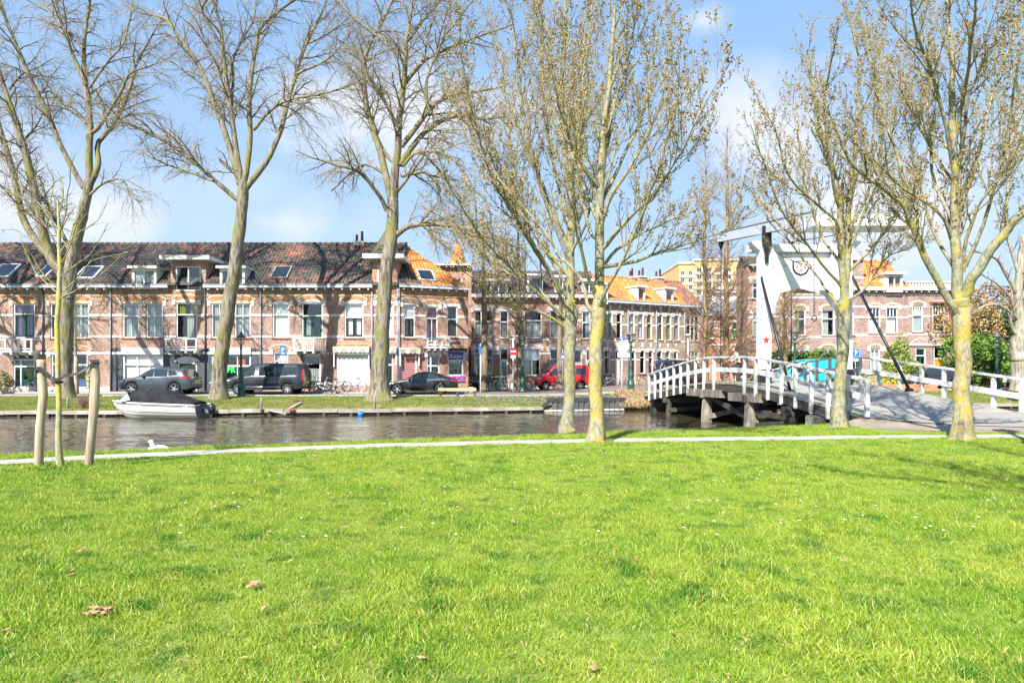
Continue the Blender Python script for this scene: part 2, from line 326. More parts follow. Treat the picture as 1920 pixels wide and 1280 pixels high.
# canal bed and water
tag(MB().box(-2500, 2500, -30, 60, -2.6, -2.3).build('canal_bed', mat('mud', (0.03, 0.028, 0.02), 0.9)), kind='structure')
WZ = -0.8
def water_mat():
    m = bpy.data.materials.new('canal_water'); m.use_nodes = True; n = m.node_tree.nodes; l = m.node_tree.links; b = n['Principled BSDF']
    b.inputs['Base Color'].default_value = (0.055, 0.046, 0.027, 1); b.inputs['Roughness'].default_value = 0.04; b.inputs['IOR'].default_value = 1.36; b.inputs['Specular IOR Level'].default_value = 0.65
    tc = n.new('ShaderNodeTexCoord'); hs = None
    for (sc, st, amp) in ((3.2, (1, 1.2, 1), 0.5), (8.0, (1, 1.3, 1), 0.22)):
        mp = n.new('ShaderNodeMapping'); mp.inputs['Scale'].default_value = st; mp.inputs['Rotation'].default_value = (0, 0, 0.25 * sc / 3); l.new(tc.outputs['Object'], mp.inputs[0])
        no = n.new('ShaderNodeTexNoise'); no.inputs['Scale'].default_value = sc; no.inputs['Detail'].default_value = 3; no.inputs['Distortion'].default_value = 0.5; l.new(mp.outputs[0], no.inputs['Vector'])
        mu = n.new('ShaderNodeMath'); mu.operation = 'MULTIPLY'; mu.inputs[1].default_value = amp; l.new(no.outputs[0], mu.inputs[0])
        if hs is None: hs = mu.outputs[0]
        else:
            a = n.new('ShaderNodeMath'); a.operation = 'ADD'; l.new(hs, a.inputs[0]); l.new(mu.outputs[0], a.inputs[1]); hs = a.outputs[0]
    mp = n.new('ShaderNodeMapping'); mp.inputs['Scale'].default_value = (0.16, 0.5, 1); l.new(tc.outputs['Object'], mp.inputs[0])
    gu = n.new('ShaderNodeTexNoise'); gu.inputs['Scale'].default_value = 1.0; gu.inputs['Detail'].default_value = 4; l.new(mp.outputs[0], gu.inputs['Vector'])
    gm = n.new('ShaderNodeMapRange'); gm.inputs['From Min'].default_value = 0.36; gm.inputs['From Max'].default_value = 0.64; gm.inputs['To Min'].default_value = 0.4; gm.inputs['To Max'].default_value = 1.7; l.new(gu.outputs[0], gm.inputs['Value'])
    hm = n.new('ShaderNodeMath'); hm.operation = 'MULTIPLY'; l.new(hs, hm.inputs[0]); l.new(gm.outputs[0], hm.inputs[1]); hs = hm.outputs[0]
    bp = n.new('ShaderNodeBump'); bp.inputs['Strength'].default_value = 1.0; bp.inputs['Distance'].default_value = 0.035; l.new(hs, bp.inputs['Height']); l.new(bp.outputs[0], b.inputs['Normal'])
    return m
def wave(x, y):
    f = min(1, max(0, (36 - abs(x)) / 3)) * min(1, max(0, (y - 9.5) / 2))
    if f <= 0: return WZ
    g = 0.55 + 0.9 * max(0, min(1, 0.5 + 1.4 * noise.noise(Vector((x * 0.13, y * 0.3, 4.4)))))
    return WZ + f * g * (0.031 * noise.noise(Vector((x * 1.0 + y * 0.25, y * 1.25, 0.5))) + 0.017 * noise.noise(Vector((x * 2.3 - y * 0.4, y * 2.9, 7.5))))
def wrow(y): return lambda x: (y, wave(x, y))
grid_sheet('canal_water', [-2500, -200, -45] + frange(-36, 36, 0.18) + [45, 200, 2500], [wrow(y) for y in [-29, 0] + frange(9.5, 42.5, 0.18) + [59]], water_mat())
# far bank turf, from the quay up to the kerb
def bankrow(t, dz=0.0):
    def f(x):
        y = fb(x) + 0.15 + (kb(x) - fb(x) - 0.15) * t
        tt = t ** 0.7
        return (y, -0.55 + (zs(x) + 0.50) * tt + 0.05 * noise.noise(Vector((x * 0.5, y * 0.8, 2))) * math.sin(math.pi * t))
    return f
XB = frange(-80, -34, 4) + frange(-32, 30, 0.6) + frange(33, 80, 5)
XB = [-2500, -300] + XB + [300, 2500]
bank = grid_sheet('canal_bank', XB, [lambda x: (fb(x) + 0.16, -1.6)] + [bankrow(t) for t in (0, 0.1, 0.2, 0.35, 0.5, 0.65, 0.8, 0.92, 1.0)] + [lambda x: (kb(x) + 0.3, zs(x) - 0.12)], BANKG)
def zbank(x, y):
    t = min(1, max(0, (y - fb(x) - 0.15) / (kb(x) - fb(x) - 0.15))); return -0.55 + (zs(x) + 0.50) * t ** 0.7
# street
PAVER = brick_mat('street_clinkers', (0.24, 0.15, 0.12), (0.20, 0.135, 0.115), (0.14, 0.12, 0.10), bw=0.2, bh=0.1)
ASPH = mat('asphalt', (0.235, 0.215, 0.19), 0.9, (0.30, 0.275, 0.245), 2.5, bump=0.25, bscale=60, detail=8)
PAVG = mat('grey_pavement', (0.20, 0.20, 0.205), 0.9, (0.27, 0.265, 0.26), 2.2, detail=8)
XT = [-2500, -300] + frange(-80, 80, 2) + [300, 2500]
grid_sheet('street', XT, [lambda x: (kb(x) + 0.12, zs(x))] + [(lambda x, d=d: (kb(x) + d, zs(x))) for d in (1.5, 3, 6, 12, 25, 60, 200, 800, 2600)], mat('street_brick_paving', (0.22, 0.15, 0.125), 0.9, (0.17, 0.135, 0.12), 0.8, bump=0.3, bscale=30, detail=8))
grid_sheet('footpath', frange(-80, 7, 1.0), [lambda x: (kb(x) + 0.14, zs(x) + 0.006), lambda x: (kb(x) + 1.45, zs(x) + 0.006)], PAVG)
kt = thing('kerb', 'pale stone kerb along the top of the far canal bank', 'kerb', (0, 0, 0))
KST = mat('kerb_stone', (0.42, 0.40, 0.36), 0.85, (0.32, 0.31, 0.28), 5)
def along(fn, x0, x1, step): return [(x, fn(x)) for x in frange(x0, x1, step)]
for (a0, a1) in ((-34, 7.2), (13.8, 34)):
    pts = along(kb, a0, a1, 1.0)
    for (x, y), (x2, y2) in zip(pts, pts[1:]):
        MB().beam((x + 0.01, y + 0.06, zs(x) - 0.03), (x2 - 0.01, y2 + 0.06, zs(x2) - 0.03), 0.15, 0.14).build('kerb_stone', KST, kt)
# pavement strip in front of the left houses
pv = grid_sheet('pavement', frange(-40, -3, 1.5), [lambda x: (44.55, zs(x) + 0.10), lambda x: (46.1, zs(x) + 0.10)], PAVER)
MB().box(-40, -3, 44.43, 44.56, 0.0, 0.125).build('pavement_kerb', KST, pv)
# quay edge: capping beams on a low timber wall, the far side of the canal
qt = thing('quay_edge', 'low quay edge of pale weathered beams along the far side of the canal', 'quay edge', (0, 0, 0))
QB = mat('weathered_quay_beam', (0.36, 0.32, 0.26), 0.9, (0.24, 0.21, 0.17), 3, stretch=(0.3, 2, 2), c3=(0.42, 0.39, 0.33), scale3=1.2)
QW = mat('dark_wet_timber', (0.04, 0.035, 0.028), 0.8, (0.10, 0.08, 0.06), 5, stretch=(3, 3, 0.4))
random.seed(11)
for (a0, a1) in ((-36, 1.7), (14.3, 36)):
    pts = along(fb, a0, a1, 2.6)
    for (x, y), (x2, y2) in zip(pts, pts[1:]):
        dz = random.uniform(-0.02, 0.02)
        MB().beam((x + 0.012, y, -0.56 + dz), (x2 - 0.012, y2, -0.56 + dz + random.uniform(-.015, .015)), 0.30, 0.17).build('capping_beam', QB, qt)
        MB().beam((x, y + 0.03, -1.1), (x2, y2 + 0.03, -1.1), 0.10, 0.92).build('timber_wall', QW, qt)
        for k in range(2):
            t = (k + 0.5) / 2; MB().box(x + (x2 - x) * t - 0.07, x + (x2 - x) * t + 0.07, y + (y2 - y) * t - 0.12, y + (y2 - y) * t - 0.02, -1.5, -0.66).build('wall_post', QW, qt)
for x in (-33, -41): pass
# the path across the park, light shell grit
PATHC = [(-60, 868 and 0), ]
PP = [(-40, 3.2), (-30, 5.4)] + [((px - CX) / FP * GY(py), GY(py)) for px, py in ((0, 867.5), (150, 859), (330, 851), (520, 842.5), (740, 835), (960, 829.5), (1200, 825), (1500, 821.5), (1760, 818.5), (1920, 818))] + [(24, 16.6), (60, 14)]
def pathrow(o):
    return lambda x: (interp(PP, x) + o + 0.05 * noise.noise(Vector((x * 1.1, o * 9, 0))) * (1 if abs(o) > 0.2 else 0), 0.012)
PATHM = mat('shell_grit', (0.47, 0.43, 0.375), 0.95, (0.34, 0.31, 0.265), 5, bump=0.4, bscale=70, detail=8)
grid_sheet('park_path', frange(-40, 60, 0.25), [pathrow(o) for o in (-0.42, 0, 0.42)], PATHM)
# road that leads off the bridge to the right, with a worn dirt verge
def strip(name, a, b, z0, z1, m, n=24):
    mb = MB(); vs = []; fs = []
    for i in range(n + 1):
        t = i / n
        pa = Vector(a(t)); pb = Vector(b(t))
        for j in range(5):
            vs.append(pa.lerp(pb, j / 4))
    for i in range(n):
        for j in range(4): fs.append((i * 5 + j, (i + 1) * 5 + j, (i + 1) * 5 + j + 1, i * 5 + j + 1))
    mb.add(vs, fs, 0, True); return tag(mb.build(name, m), kind='structure')
def poly_at(pts, t):
    t = t * (len(pts) - 1); i = min(int(t), len(pts) - 2); f = t - i; a = Vector(pts[i]); b = Vector(pts[i + 1]); return a.lerp(b, f)
RN = [(10.15, 19.75, 0.235), (10.9, 19.0, 0.16), (12.2, 18.35, 0.10), (14.2, 17.95, 0.06), (18, 17.6, 0.035), (26, 17.2, 0.03), (60, 16, 0.03)]
RF = [(16.2, 21.75, 0.255), (16.6, 21.5, 0.20), (17.2, 21.2, 0.13), (18.2, 21.0, 0.08), (21, 20.9, 0.04), (28, 21.0, 0.03), (60, 21, 0.03)]
strip('approach_road', lambda t: poly_at(RN, t), lambda t: poly_at(RF, t), 0, 0, ASPH, 36)
DN = [(8.9, 19.0, 0.0), (10.6, 17.75, 0.008), (12.2, 17.2, 0.008), (14.2, 17.0, 0.008), (18, 16.9, 0.008), (26, 16.4, 0.008), (60, 15, 0.008)]
DF = [(10.2, 19.85, 0.228), (11.0, 19.2, 0.15), (12.3, 18.55, 0.092), (14.3, 18.1, 0.052), (18, 17.75, 0.027), (26, 17.3, 0.022), (60, 16.1, 0.022)]
strip('dirt_verge', lambda t: poly_at(DN, t), lambda t: poly_at(DF, t), 0, 0, mat('worn_dirt', (0.30, 0.245, 0.19), 0.95, (0.20, 0.165, 0.12), 2.2, bump=0.4, bscale=40, detail=8), 36)

# ------------------------------------------------------------------ grass blades (geometry nodes)
def grass_mat(name, ca, cb, cc, dry, trans=0.35):
    m = bpy.data.materials.new(name); m.use_nodes = True; n = m.node_tree.nodes; l = m.node_tree.links; n.remove(n['Principled BSDF']); out = n['Material Output']
    geo = n.new('ShaderNodeNewGeometry'); at = n.new('ShaderNodeAttribute'); at.attribute_name = 'rnd'
    n1 = n.new('ShaderNodeTexNoise'); n1.inputs['Scale'].default_value = 0.8; n1.inputs['Detail'].default_value = 6; n1.inputs['Roughness'].default_value = 0.65; l.new(geo.outputs['Position'], n1.inputs['Vector'])
    mr = n.new('ShaderNodeMapRange'); mr.inputs['From Min'].default_value = 0.36; mr.inputs['From Max'].default_value = 0.62; l.new(n1.outputs[0], mr.inputs['Value'])
    mx = n.new('ShaderNodeMixRGB'); mx.inputs[1].default_value = (*ca, 1); mx.inputs[2].default_value = (*cb, 1); l.new(mr.outputs[0], mx.inputs[0])
    n2 = n.new('ShaderNodeTexNoise'); n2.inputs['Scale'].default_value = 2.7; n2.inputs['Detail'].default_value = 3; l.new(geo.outputs['Position'], n2.inputs['Vector'])
    m2 = n.new('ShaderNodeMapRange'); m2.inputs['From Min'].default_value = 0.51; m2.inputs['From Max'].default_value = 0.68; l.new(n2.outputs[0], m2.inputs['Value'])
    x2 = n.new('ShaderNodeMixRGB'); x2.inputs[2].default_value = (*cc, 1); l.new(m2.outputs[0], x2.inputs[0]); l.new(mx.outputs[0], x2.inputs[1])
    # some dead blades
    gt = n.new('ShaderNodeMapRange'); gt.inputs['From Min'].default_value = 0.86; gt.inputs['From Max'].default_value = 0.95; l.new(at.outputs['Fac'], gt.inputs['Value'])
    x3 = n.new('ShaderNodeMixRGB'); x3.inputs[2].default_value = (*dry, 1); l.new(gt.outputs[0], x3.inputs[0]); l.new(x2.outputs[0], x3.inputs[1])
    hs = n.new('ShaderNodeHueSaturation'); vr = n.new('ShaderNodeMapRange'); vr.inputs['To Min'].default_value = 0.72; vr.inputs['To Max'].default_value = 1.3; l.new(at.outputs['Fac'], vr.inputs['Value'])
    l.new(vr.outputs[0], hs.inputs['Value']); l.new(x3.outputs[0], hs.inputs['Color'])
    df = n.new('ShaderNodeBsdfPrincipled'); df.inputs['Roughness'].default_value = 0.45; df.inputs['Specular IOR Level'].default_value = 0.35; l.new(hs.outputs[0], df.inputs['Base Color'])
    tr = n.new('ShaderNodeBsdfTranslucent'); l.new(hs.outputs[0], tr.inputs[0])
    mi = n.new('ShaderNodeMixShader'); mi.inputs[0].default_value = trans; l.new(df.outputs[0], mi.inputs[1]); l.new(tr.outputs[0], mi.inputs[2]); l.new(mi.outputs[0], out.inputs[0])
    return m
def grass_tree(name, material, blade_w, blade_h, per_tuft, tuft_r, seed, lean=0.55, variants=4):
    g = bpy.data.node_groups.new(name, 'GeometryNodeTree')
    g.interface.new_socket('Geometry', in_out='INPUT', socket_type='NodeSocketGeometry'); g.interface.new_socket('Geometry', in_out='OUTPUT', socket_type='NodeSocketGeometry')
    n = g.nodes; l = g.links; gi = n.new('NodeGroupInput'); go = n.new('NodeGroupOutput')
    def math_(op, a, b=None):
        m = n.new('ShaderNodeMath'); m.operation = op
        for i, q in enumerate((a, b)):
            if q is None: continue
            if isinstance(q, (int, float)): m.inputs[i].default_value = q
            else: l.new(q, m.inputs[i])
        return m.outputs[0]
    gr = n.new('GeometryNodeMeshGrid'); gr.inputs['Size X'].default_value = blade_w; gr.inputs['Size Y'].default_value = 1.0; gr.inputs['Vertices X'].default_value = 2; gr.inputs['Vertices Y'].default_value = 4
    ps = n.new('GeometryNodeInputPosition'); sp = n.new('ShaderNodeSeparateXYZ'); l.new(ps.outputs[0], sp.inputs[0])
    t = math_('ADD', sp.outputs[1], 0.5); om = math_('SUBTRACT', 1.03, t); tw = math_('POWER', om, 0.7)
    x = math_('MULTIPLY', sp.outputs[0], tw); y = math_('MULTIPLY', math_('MULTIPLY', t, t), blade_h * 0.45); z = math_('MULTIPLY', math_('SUBTRACT', t, math_('MULTIPLY', math_('MULTIPLY', t, t), 0.18)), blade_h)
    cb = n.new('ShaderNodeCombineXYZ'); l.new(x, cb.inputs[0]); l.new(y, cb.inputs[1]); l.new(z, cb.inputs[2])
    st = n.new('GeometryNodeSetPosition'); l.new(gr.outputs['Mesh'], st.inputs['Geometry']); l.new(cb.outputs[0], st.inputs['Position'])
    join = n.new('GeometryNodeJoinGeometry')
    for v in range(variants):
        ci = n.new('GeometryNodeMeshCircle'); ci.fill_type = 'NGON'; ci.inputs['Vertices'].default_value = 12; ci.inputs['Radius'].default_value = tuft_r
        dp = n.new('GeometryNodeDistributePointsOnFaces'); dp.inputs['Density'].default_value = per_tuft / (math.pi * tuft_r ** 2); dp.inputs['Seed'].default_value = seed + v
        l.new(ci.outputs['Mesh'], dp.inputs['Mesh'])
        io = n.new('GeometryNodeInstanceOnPoints'); l.new(dp.outputs['Points'], io.inputs['Points']); l.new(st.outputs[0], io.inputs['Instance'])
        rv = n.new('FunctionNodeRandomValue'); rv.data_type = 'FLOAT_VECTOR'; rv.inputs['Min'].default_value = (-lean, -lean, 0); rv.inputs['Max'].default_value = (lean, lean, 6.283); rv.inputs['Seed'].default_value = seed + v * 7
        l.new(rv.outputs['Value'], io.inputs['Rotation'])
        rs = n.new('FunctionNodeRandomValue'); rs.data_type = 'FLOAT'; rs.inputs['Min'].default_value = 0.55; rs.inputs['Max'].default_value = 1.25; rs.inputs['Seed'].default_value = seed + v * 5 + 1
        l.new(rs.outputs[1], io.inputs['Scale'])
        sa = n.new('GeometryNodeStoreNamedAttribute'); sa.domain = 'INSTANCE'; sa.data_type = 'FLOAT'; sa.inputs['Name'].default_value = 'rnd'
        rr = n.new('FunctionNodeRandomValue'); rr.data_type = 'FLOAT'; rr.inputs['Seed'].default_value = seed + v * 3 + 2
        l.new(io.outputs[0], sa.inputs['Geometry']); l.new(rr.outputs[1], sa.inputs['Value'])
        rz = n.new('GeometryNodeRealizeInstances'); l.new(sa.outputs[0], rz.inputs[0])
        sm = n.new('GeometryNodeSetMaterial'); sm.inputs['Material'].default_value = material; l.new(rz.outputs[0], sm.inputs['Geometry'])
        gt = n.new('GeometryNodeGeometryToInstance'); l.new(sm.outputs[0], gt.inputs[0]); l.new(gt.outputs[0], join.inputs[0])
    dp = n.new('GeometryNodeDistributePointsOnFaces'); dp.inputs['Seed'].default_value = seed + 40
    na = n.new('GeometryNodeInputNamedAttribute'); na.data_type = 'FLOAT'; na.inputs['Name'].default_value = 'dens'
    l.new(gi.outputs[0], dp.inputs['Mesh']); l.new(na.outputs[0], dp.inputs['Density'])
    io = n.new('GeometryNodeInstanceOnPoints'); l.new(dp.outputs['Points'], io.inputs['Points']); l.new(join.outputs[0], io.inputs['Instance']); io.inputs['Pick Instance'].default_value = True
    rv = n.new('FunctionNodeRandomValue'); rv.data_type = 'FLOAT_VECTOR'; rv.inputs['Min'].default_value = (-0.1, -0.1, 0); rv.inputs['Max'].default_value = (0.1, 0.1, 6.283); rv.inputs['Seed'].default_value = seed + 9; l.new(rv.outputs['Value'], io.inputs['Rotation'])
    nsc = n.new('GeometryNodeInputNamedAttribute'); nsc.data_type = 'FLOAT'; nsc.inputs['Name'].default_value = 'hgt'
    ra = n.new('FunctionNodeRandomValue'); ra.data_type = 'FLOAT'; ra.inputs['Min'].default_value = 0.75; ra.inputs['Max'].default_value = 1.2; ra.inputs['Seed'].default_value = seed + 77
    mm = math_('MULTIPLY', nsc.outputs[0], ra.outputs[1]); l.new(mm, io.inputs['Scale'])
    l.new(io.outputs[0], go.inputs[0]); return g
def grass_patch(name, pts_rows, dens, hgt, tree, label, cat='grass'):
    vs = []; fs = []; nx = len(pts_rows[0])
    for r in pts_rows: vs.extend(r)
    for j in range(len(pts_rows) - 1):
        for i in range(nx - 1): fs.append((j * nx + i, j * nx + i + 1, (j + 1) * nx + i + 1, (j + 1) * nx + i))
    me = bpy.data.meshes.new(name); me.from_pydata(vs, [], fs)
    a = me.attributes.new('dens', 'FLOAT', 'POINT'); a.data.foreach_set('value', [dens(*v) for v in vs])
    a = me.attributes.new('hgt', 'FLOAT', 'POINT'); a.data.foreach_set('value', [hgt(*v) for v in vs])
    o = bpy.data.objects.new(name, me); COL.objects.link(o); tag(o, label, cat, kind='stuff')
    md = o.modifiers.new('blades', 'NODES'); md.node_group = tree; return o
GM = grass_mat('lawn_grass', (0.20, 0.36, 0.022), (0.345, 0.44, 0.045), (0.09, 0.23, 0.016), (0.58, 0.50, 0.18))
GT1 = grass_tree('lawn_blades', GM, 0.0058, 0.062, 46, 0.095, 3, lean=0.75, variants=5)
def rect_rows(x0, x1, y0, y1, s, zf):
    return [[(x, y, zf(x, y)) for x in frange(x0, x1, s)] for y in frange(y0, y1, s)]
def hn(x, y): return noise.noise(Vector((x * 0.9, y * 0.9, 1.3))) + 0.7 * noise.noise(Vector((x * 2.3, y * 2.3, 5.3)))
TRK = [(-7.12, 10.75), (-7.45, 10.75), (-6.7, 10.9), (1.46, 17.6), (1.83, 14.8), (8.8, 18.4), (10.0, 15.2)]
def tk(x, y): return sum(0.9 * math.exp(-((x - a) ** 2 + (y - b) ** 2) / 0.09) for a, b in TRK)
def hl(x, y, z): return 0.85 + 0.5 * max(-0.4, hn(x, y)) + tk(x, y)
def dl(x, y, z):
    if abs(x) > y * 0.85 + 2.6: return 0.0
    if y > interp(PP, x) - 0.44 + 0.16 * noise.noise(Vector((x * 1.4, 2.2, 0))): return 0.0
    return (330 if y < 6.5 else max(110, 330 - (y - 6.5) * 30))
grass_patch('lawn_grass', rect_rows(-15, 17, 2.2, 17.0, 0.16, zl), dl, hl, GT1, 'bright green park lawn in the foreground')
def dv(x, y, z):
    b = interp(PP, x) + 0.44 + 0.2 * noise.noise(Vector((x * 1.4, 6.2, 0)))
    if y < b or y > nb(x) + 0.02 or abs(x) > y * 0.85 + 2.4: return 0.0
    if x > 9.2 and y > 16.9: return 0.0
    return 130
grass_patch('verge_grass', rect_rows(-13, 16, 9.5, 21, 0.2, lambda x, y: 0.0), dv, lambda x, y, z: 1.0 + 0.5 * max(-0.5, hn(x, y)) + tk(x, y), GT1, 'strip of grass between the grit path and the canal')
def dh(x, y, z):   # overhanging fringe on the near bank edge
    return 60 if abs(x) < y * 0.85 and (x < 9.6) else 0
vr = [[(x, nb(x) + o, z) for x in frange(-12, 9.8, 0.25)] for (o, z) in ((-0.06, -0.01), (0.14, -0.25), (0.3, -0.6))]
grass_patch('bank_fringe', vr, dh, lambda x, y, z: 1.3, GT1, 'grass fringe hanging over the near canal edge')
GM2 = grass_mat('bank_grass', (0.19, 0.26, 0.035), (0.34, 0.35, 0.09), (0.12, 0.22, 0.025), (0.5, 0.42, 0.18))
GT2 = grass_tree('bank_blades', GM2, 0.014, 0.11, 26, 0.16, 90)
def dbk(x, y, z):
    if 7.2 < x < 13.9: return 0
    return (48 if y - fb(x) > 0.3 else 0) * (0.5 + max(0, min(1, 0.5 + 1.5 * noise.noise(Vector((x * .6, y * .9, 8))))))
rows_b = [[(x, fb(x) + 0.2 + (kb(x) - fb(x) - 0.3) * t, zbank(x, fb(x) + 0.2 + (kb(x) - fb(x) - 0.3) * t)) for x in frange(-33, 34, 0.5)] for t in frange(0, 1, 0.1)]
grass_patch('far_bank_grass', rows_b, dbk, lambda x, y, z: 0.9, GT2, 'rough grass on the far canal bank')
# ------------------------------------------------------------------ houses
class Fac:
    def __init__(s, x0, y0, x1, y1):
        s.a = Vector((x0, y0)); s.b = Vector((x1, y1)); s.d = (s.b - s.a).normalized(); s.ang = math.atan2(s.d.y, s.d.x)
    def hit(s, px):
        k = (px - CX) / FP   # x = k*y ; a + t d
        t = (k * s.a.y - s.a.x) / (s.d.x - k * s.d.y); return t, s.a + s.d * t
    def u(s, px): return s.hit(px)[0]
    def z(s, px, py): return CH + (HY - py) / FP * s.hit(px)[1].y
class House:
    def __init__(s, F, pa, pb, name, label, group=None, zb=0.0, depth=9.0, cat='house'):
        label = label
        s.F = F; s.u0 = F.u(pa); s.W = F.u(pb) - s.u0; s.pa = pa; s.pb = pb; s.pm = (pa + pb) / 2
        p = F.a + F.d * s.u0; s.o = thing(name, label, cat, (p.x, p.y, zb), F.ang, group); s.zb = zb; s.open = []; s.D = depth
    def U(s, px): return s.F.u(px) - s.u0
    def Z(s, px, py): return s.F.z(px, py) - s.zb
    def R4(s, r):
        pm = (r[0] + r[1]) / 2; return s.U(r[0]), s.U(r[1]), s.Z(pm, r[3]), s.Z(pm, r[2])   # px0,px1,py0(top),py1(bottom) -> u0,u1,z0,z1
    def wall(s, ztop, m=BRICK, m2=None, zsplit=None, base=True):
        s.H = ztop
        us = sorted({0.0, s.W} | {v for o in s.open for v in o[:2] if 0 < v < s.W}); zz = sorted({0.0, ztop} | ({zsplit} if zsplit else set()) | {v for o in s.open for v in o[2:4] if 0 < v < ztop})
        mb = MB(); mats = [m, INT, m2 or m]
        for a, b in zip(us, us[1:]):
            for c, d in zip(zz, zz[1:]):
                um, zm = (a + b) / 2, (c + d) / 2
                if any(o[0] < um < o[1] and o[2] < zm < o[3] for o in s.open): continue
                mb.quad((a, 0, c), (b, 0, c), (b, 0, d), (a, 0, d), 2 if (zsplit and zm < zsplit) else 0)
        for o in s.open:
            a, b, c, d = max(o[0], 0), min(o[1], s.W), max(0, o[2]), min(o[3], ztop); q = 0.16
            mi = 2 if (zsplit and (c + d) / 2 < zsplit) else 0
            mb.quad((a, 0, c), (a, 0, d), (a, q, d), (a, q, c), mi); mb.quad((b, 0, c), (b, q, c), (b, q, d), (b, 0, d), mi)
            mb.quad((a, 0, d), (b, 0, d), (b, q, d), (a, q, d), mi); mb.quad((a, 0, c), (a, q, c), (b, q, c), (b, 0, c), mi)
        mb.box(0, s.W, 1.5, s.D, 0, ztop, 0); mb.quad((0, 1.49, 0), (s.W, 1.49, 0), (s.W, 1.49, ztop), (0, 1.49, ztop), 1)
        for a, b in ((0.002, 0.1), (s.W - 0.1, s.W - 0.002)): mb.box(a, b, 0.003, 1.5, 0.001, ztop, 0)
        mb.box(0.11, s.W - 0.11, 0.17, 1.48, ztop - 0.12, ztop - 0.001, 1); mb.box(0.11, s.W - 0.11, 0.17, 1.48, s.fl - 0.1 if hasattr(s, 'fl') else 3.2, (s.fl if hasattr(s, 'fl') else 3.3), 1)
        return mb.build('wall', mats, s.o)
    def window(s, r, kind='sash', fm=WHITE, cover=None, cols=2, tr=0.36, tcols=None, arch=None, sill=True, name='window', inner=None, fw=0.075, raw=None, cr=(0, 1), cz=(0, 1)):
        u0, u1, z0, z1 = raw or s.R4(r); s.open.append((u0, u1, z0, z1)); W = u1 - u0; H = z1 - z0
        mb = MB(); y0, y1 = 0.05, 0.15
        mb.box(u0, u0 + fw, y0, y1, z0, z1); mb.box(u1 - fw, u1, y0, y1, z0, z1); mb.box(u0 + fw, u1 - fw, y0, y1, z1 - fw, z1); mb.box(u0 + fw, u1 - fw, y0, y1, z0, z0 + fw)
        zt = z1 - H * tr if tr else None
        if zt: mb.box(u0 + fw, u1 - fw, y0 - 0.01, y1, zt - fw * 0.5, zt + fw * 0.5)
        cells = []
        iw = inner or fm; mi = 1 if inner else 0; sw = 0.05 if not inner else 0.09
        zones = ([(z0 + fw, zt - fw * 0.5, cols, inner is not None), (zt + fw * 0.5, z1 - fw, tcols if tcols is not None else cols, False)] if zt else [(z0 + fw, z1 - fw, cols, inner is not None)])
        for (a, b, nc, inn) in zones:
            x0, x1 = u0 + fw, u1 - fw; cw = (x1 - x0) / nc
            for k in range(nc):
                c0, c1 = x0 + cw * k, x0 + cw * (k + 1)
                if k: mb.box(c0 - 0.02, c0 + 0.02, y0 + 0.005, y1 - 0.005, a, b, mi)
                if inn:
                    mb.box(c0 + .001, c0 + sw, y0 + .01, y1 - .01, a, b, 1); mb.box(c1 - sw, c1 - .001, y0 + .01, y1 - .01, a, b, 1); mb.box(c0 + sw, c1 - sw, y0 + .01, y1 - .01, a, a + sw * 1.5, 1); mb.box(c0 + sw, c1 - sw, y0 + .01, y1 - .01, b - sw, b, 1)
                cells.append((c0 + 0.01, c1 - 0.01, a, b))
        f = mb.build(name, [fm, iw], s.o)
        if kind != 'shutter':
            for (a, b, c, d) in cells: MB().box(a, b, 0.10, 0.106, c, d).build('pane', GLASS, f)
        covers = cover if isinstance(cover, list) else ([(cover, cr, cz)] if cover else [])
        for (cm, (ra, rb), (za, zb_)) in covers:
            a, b = u0 + fw + (W - 2 * fw) * ra, u0 + fw + (W - 2 * fw) * rb; c, d = z0 + H * za, z0 + H * zb_
            m = MB(); n = max(3, int((b - a) / 0.07)); vs = []
            wav = 0.0 if cm in (BLIND, INT) else 0.03
            for i in range(n + 1):
                x = a + (b - a) * i / n; y = 0.22 + (wav if i % 2 else -wav); vs += [(x, y, c), (x, y, d)]
            m.add(vs, [(2 * i, 2 * i + 2, 2 * i + 3, 2 * i + 1) for i in range(n)]); m.build('blind' if cm is BLIND else 'curtain', cm, f)
        if arch: s.arch(u0, u1, z1, **arch)
        if sill: MB().box(u0 - 0.08, u1 + 0.08, -0.07, 0.04, z0 - 0.09, z0 - 0.002).build('window_sill', STONEW if sill is True else sill, s.o)
        return f
    def arch(s, u0, u1, z, rise=0.22, th=0.26, fill=None, m=None, blk=True, line=True, ext=0.14, key=False):
        m = m or ARCHB; a, b = u0 - ext, u1 + ext; hw = (b - a) / 2; uc = (a + b) / 2; Rr = (hw * hw + rise * rise) / (2 * rise); zc = z + rise + 0.02 - Rr; th0 = math.asin(min(1, hw / Rr)); n = 10
        def ring(r0, r1, y0, y1, mat_, nm):
            mb = MB(); o_ = [(uc + r1 * math.sin(-th0 + 2 * th0 * i / n), zc + r1 * math.cos(-th0 + 2 * th0 * i / n)) for i in range(n + 1)]; i_ = [(uc + r0 * math.sin(-th0 + 2 * th0 * i / n), zc + r0 * math.cos(-th0 + 2 * th0 * i / n)) for i in range(n + 1)]
            for i in range(n): mb.prism([i_[i], i_[i + 1], o_[i + 1], o_[i]], y0, y1)
            return mb.build(nm, mat_, s.o)
        ring(Rr, Rr + th, -0.035, 0.02, m, 'arch')
        if line: ring(Rr + th + 0.002, Rr + th + 0.06, -0.06, 0.02, CREAM, 'arch_moulding')
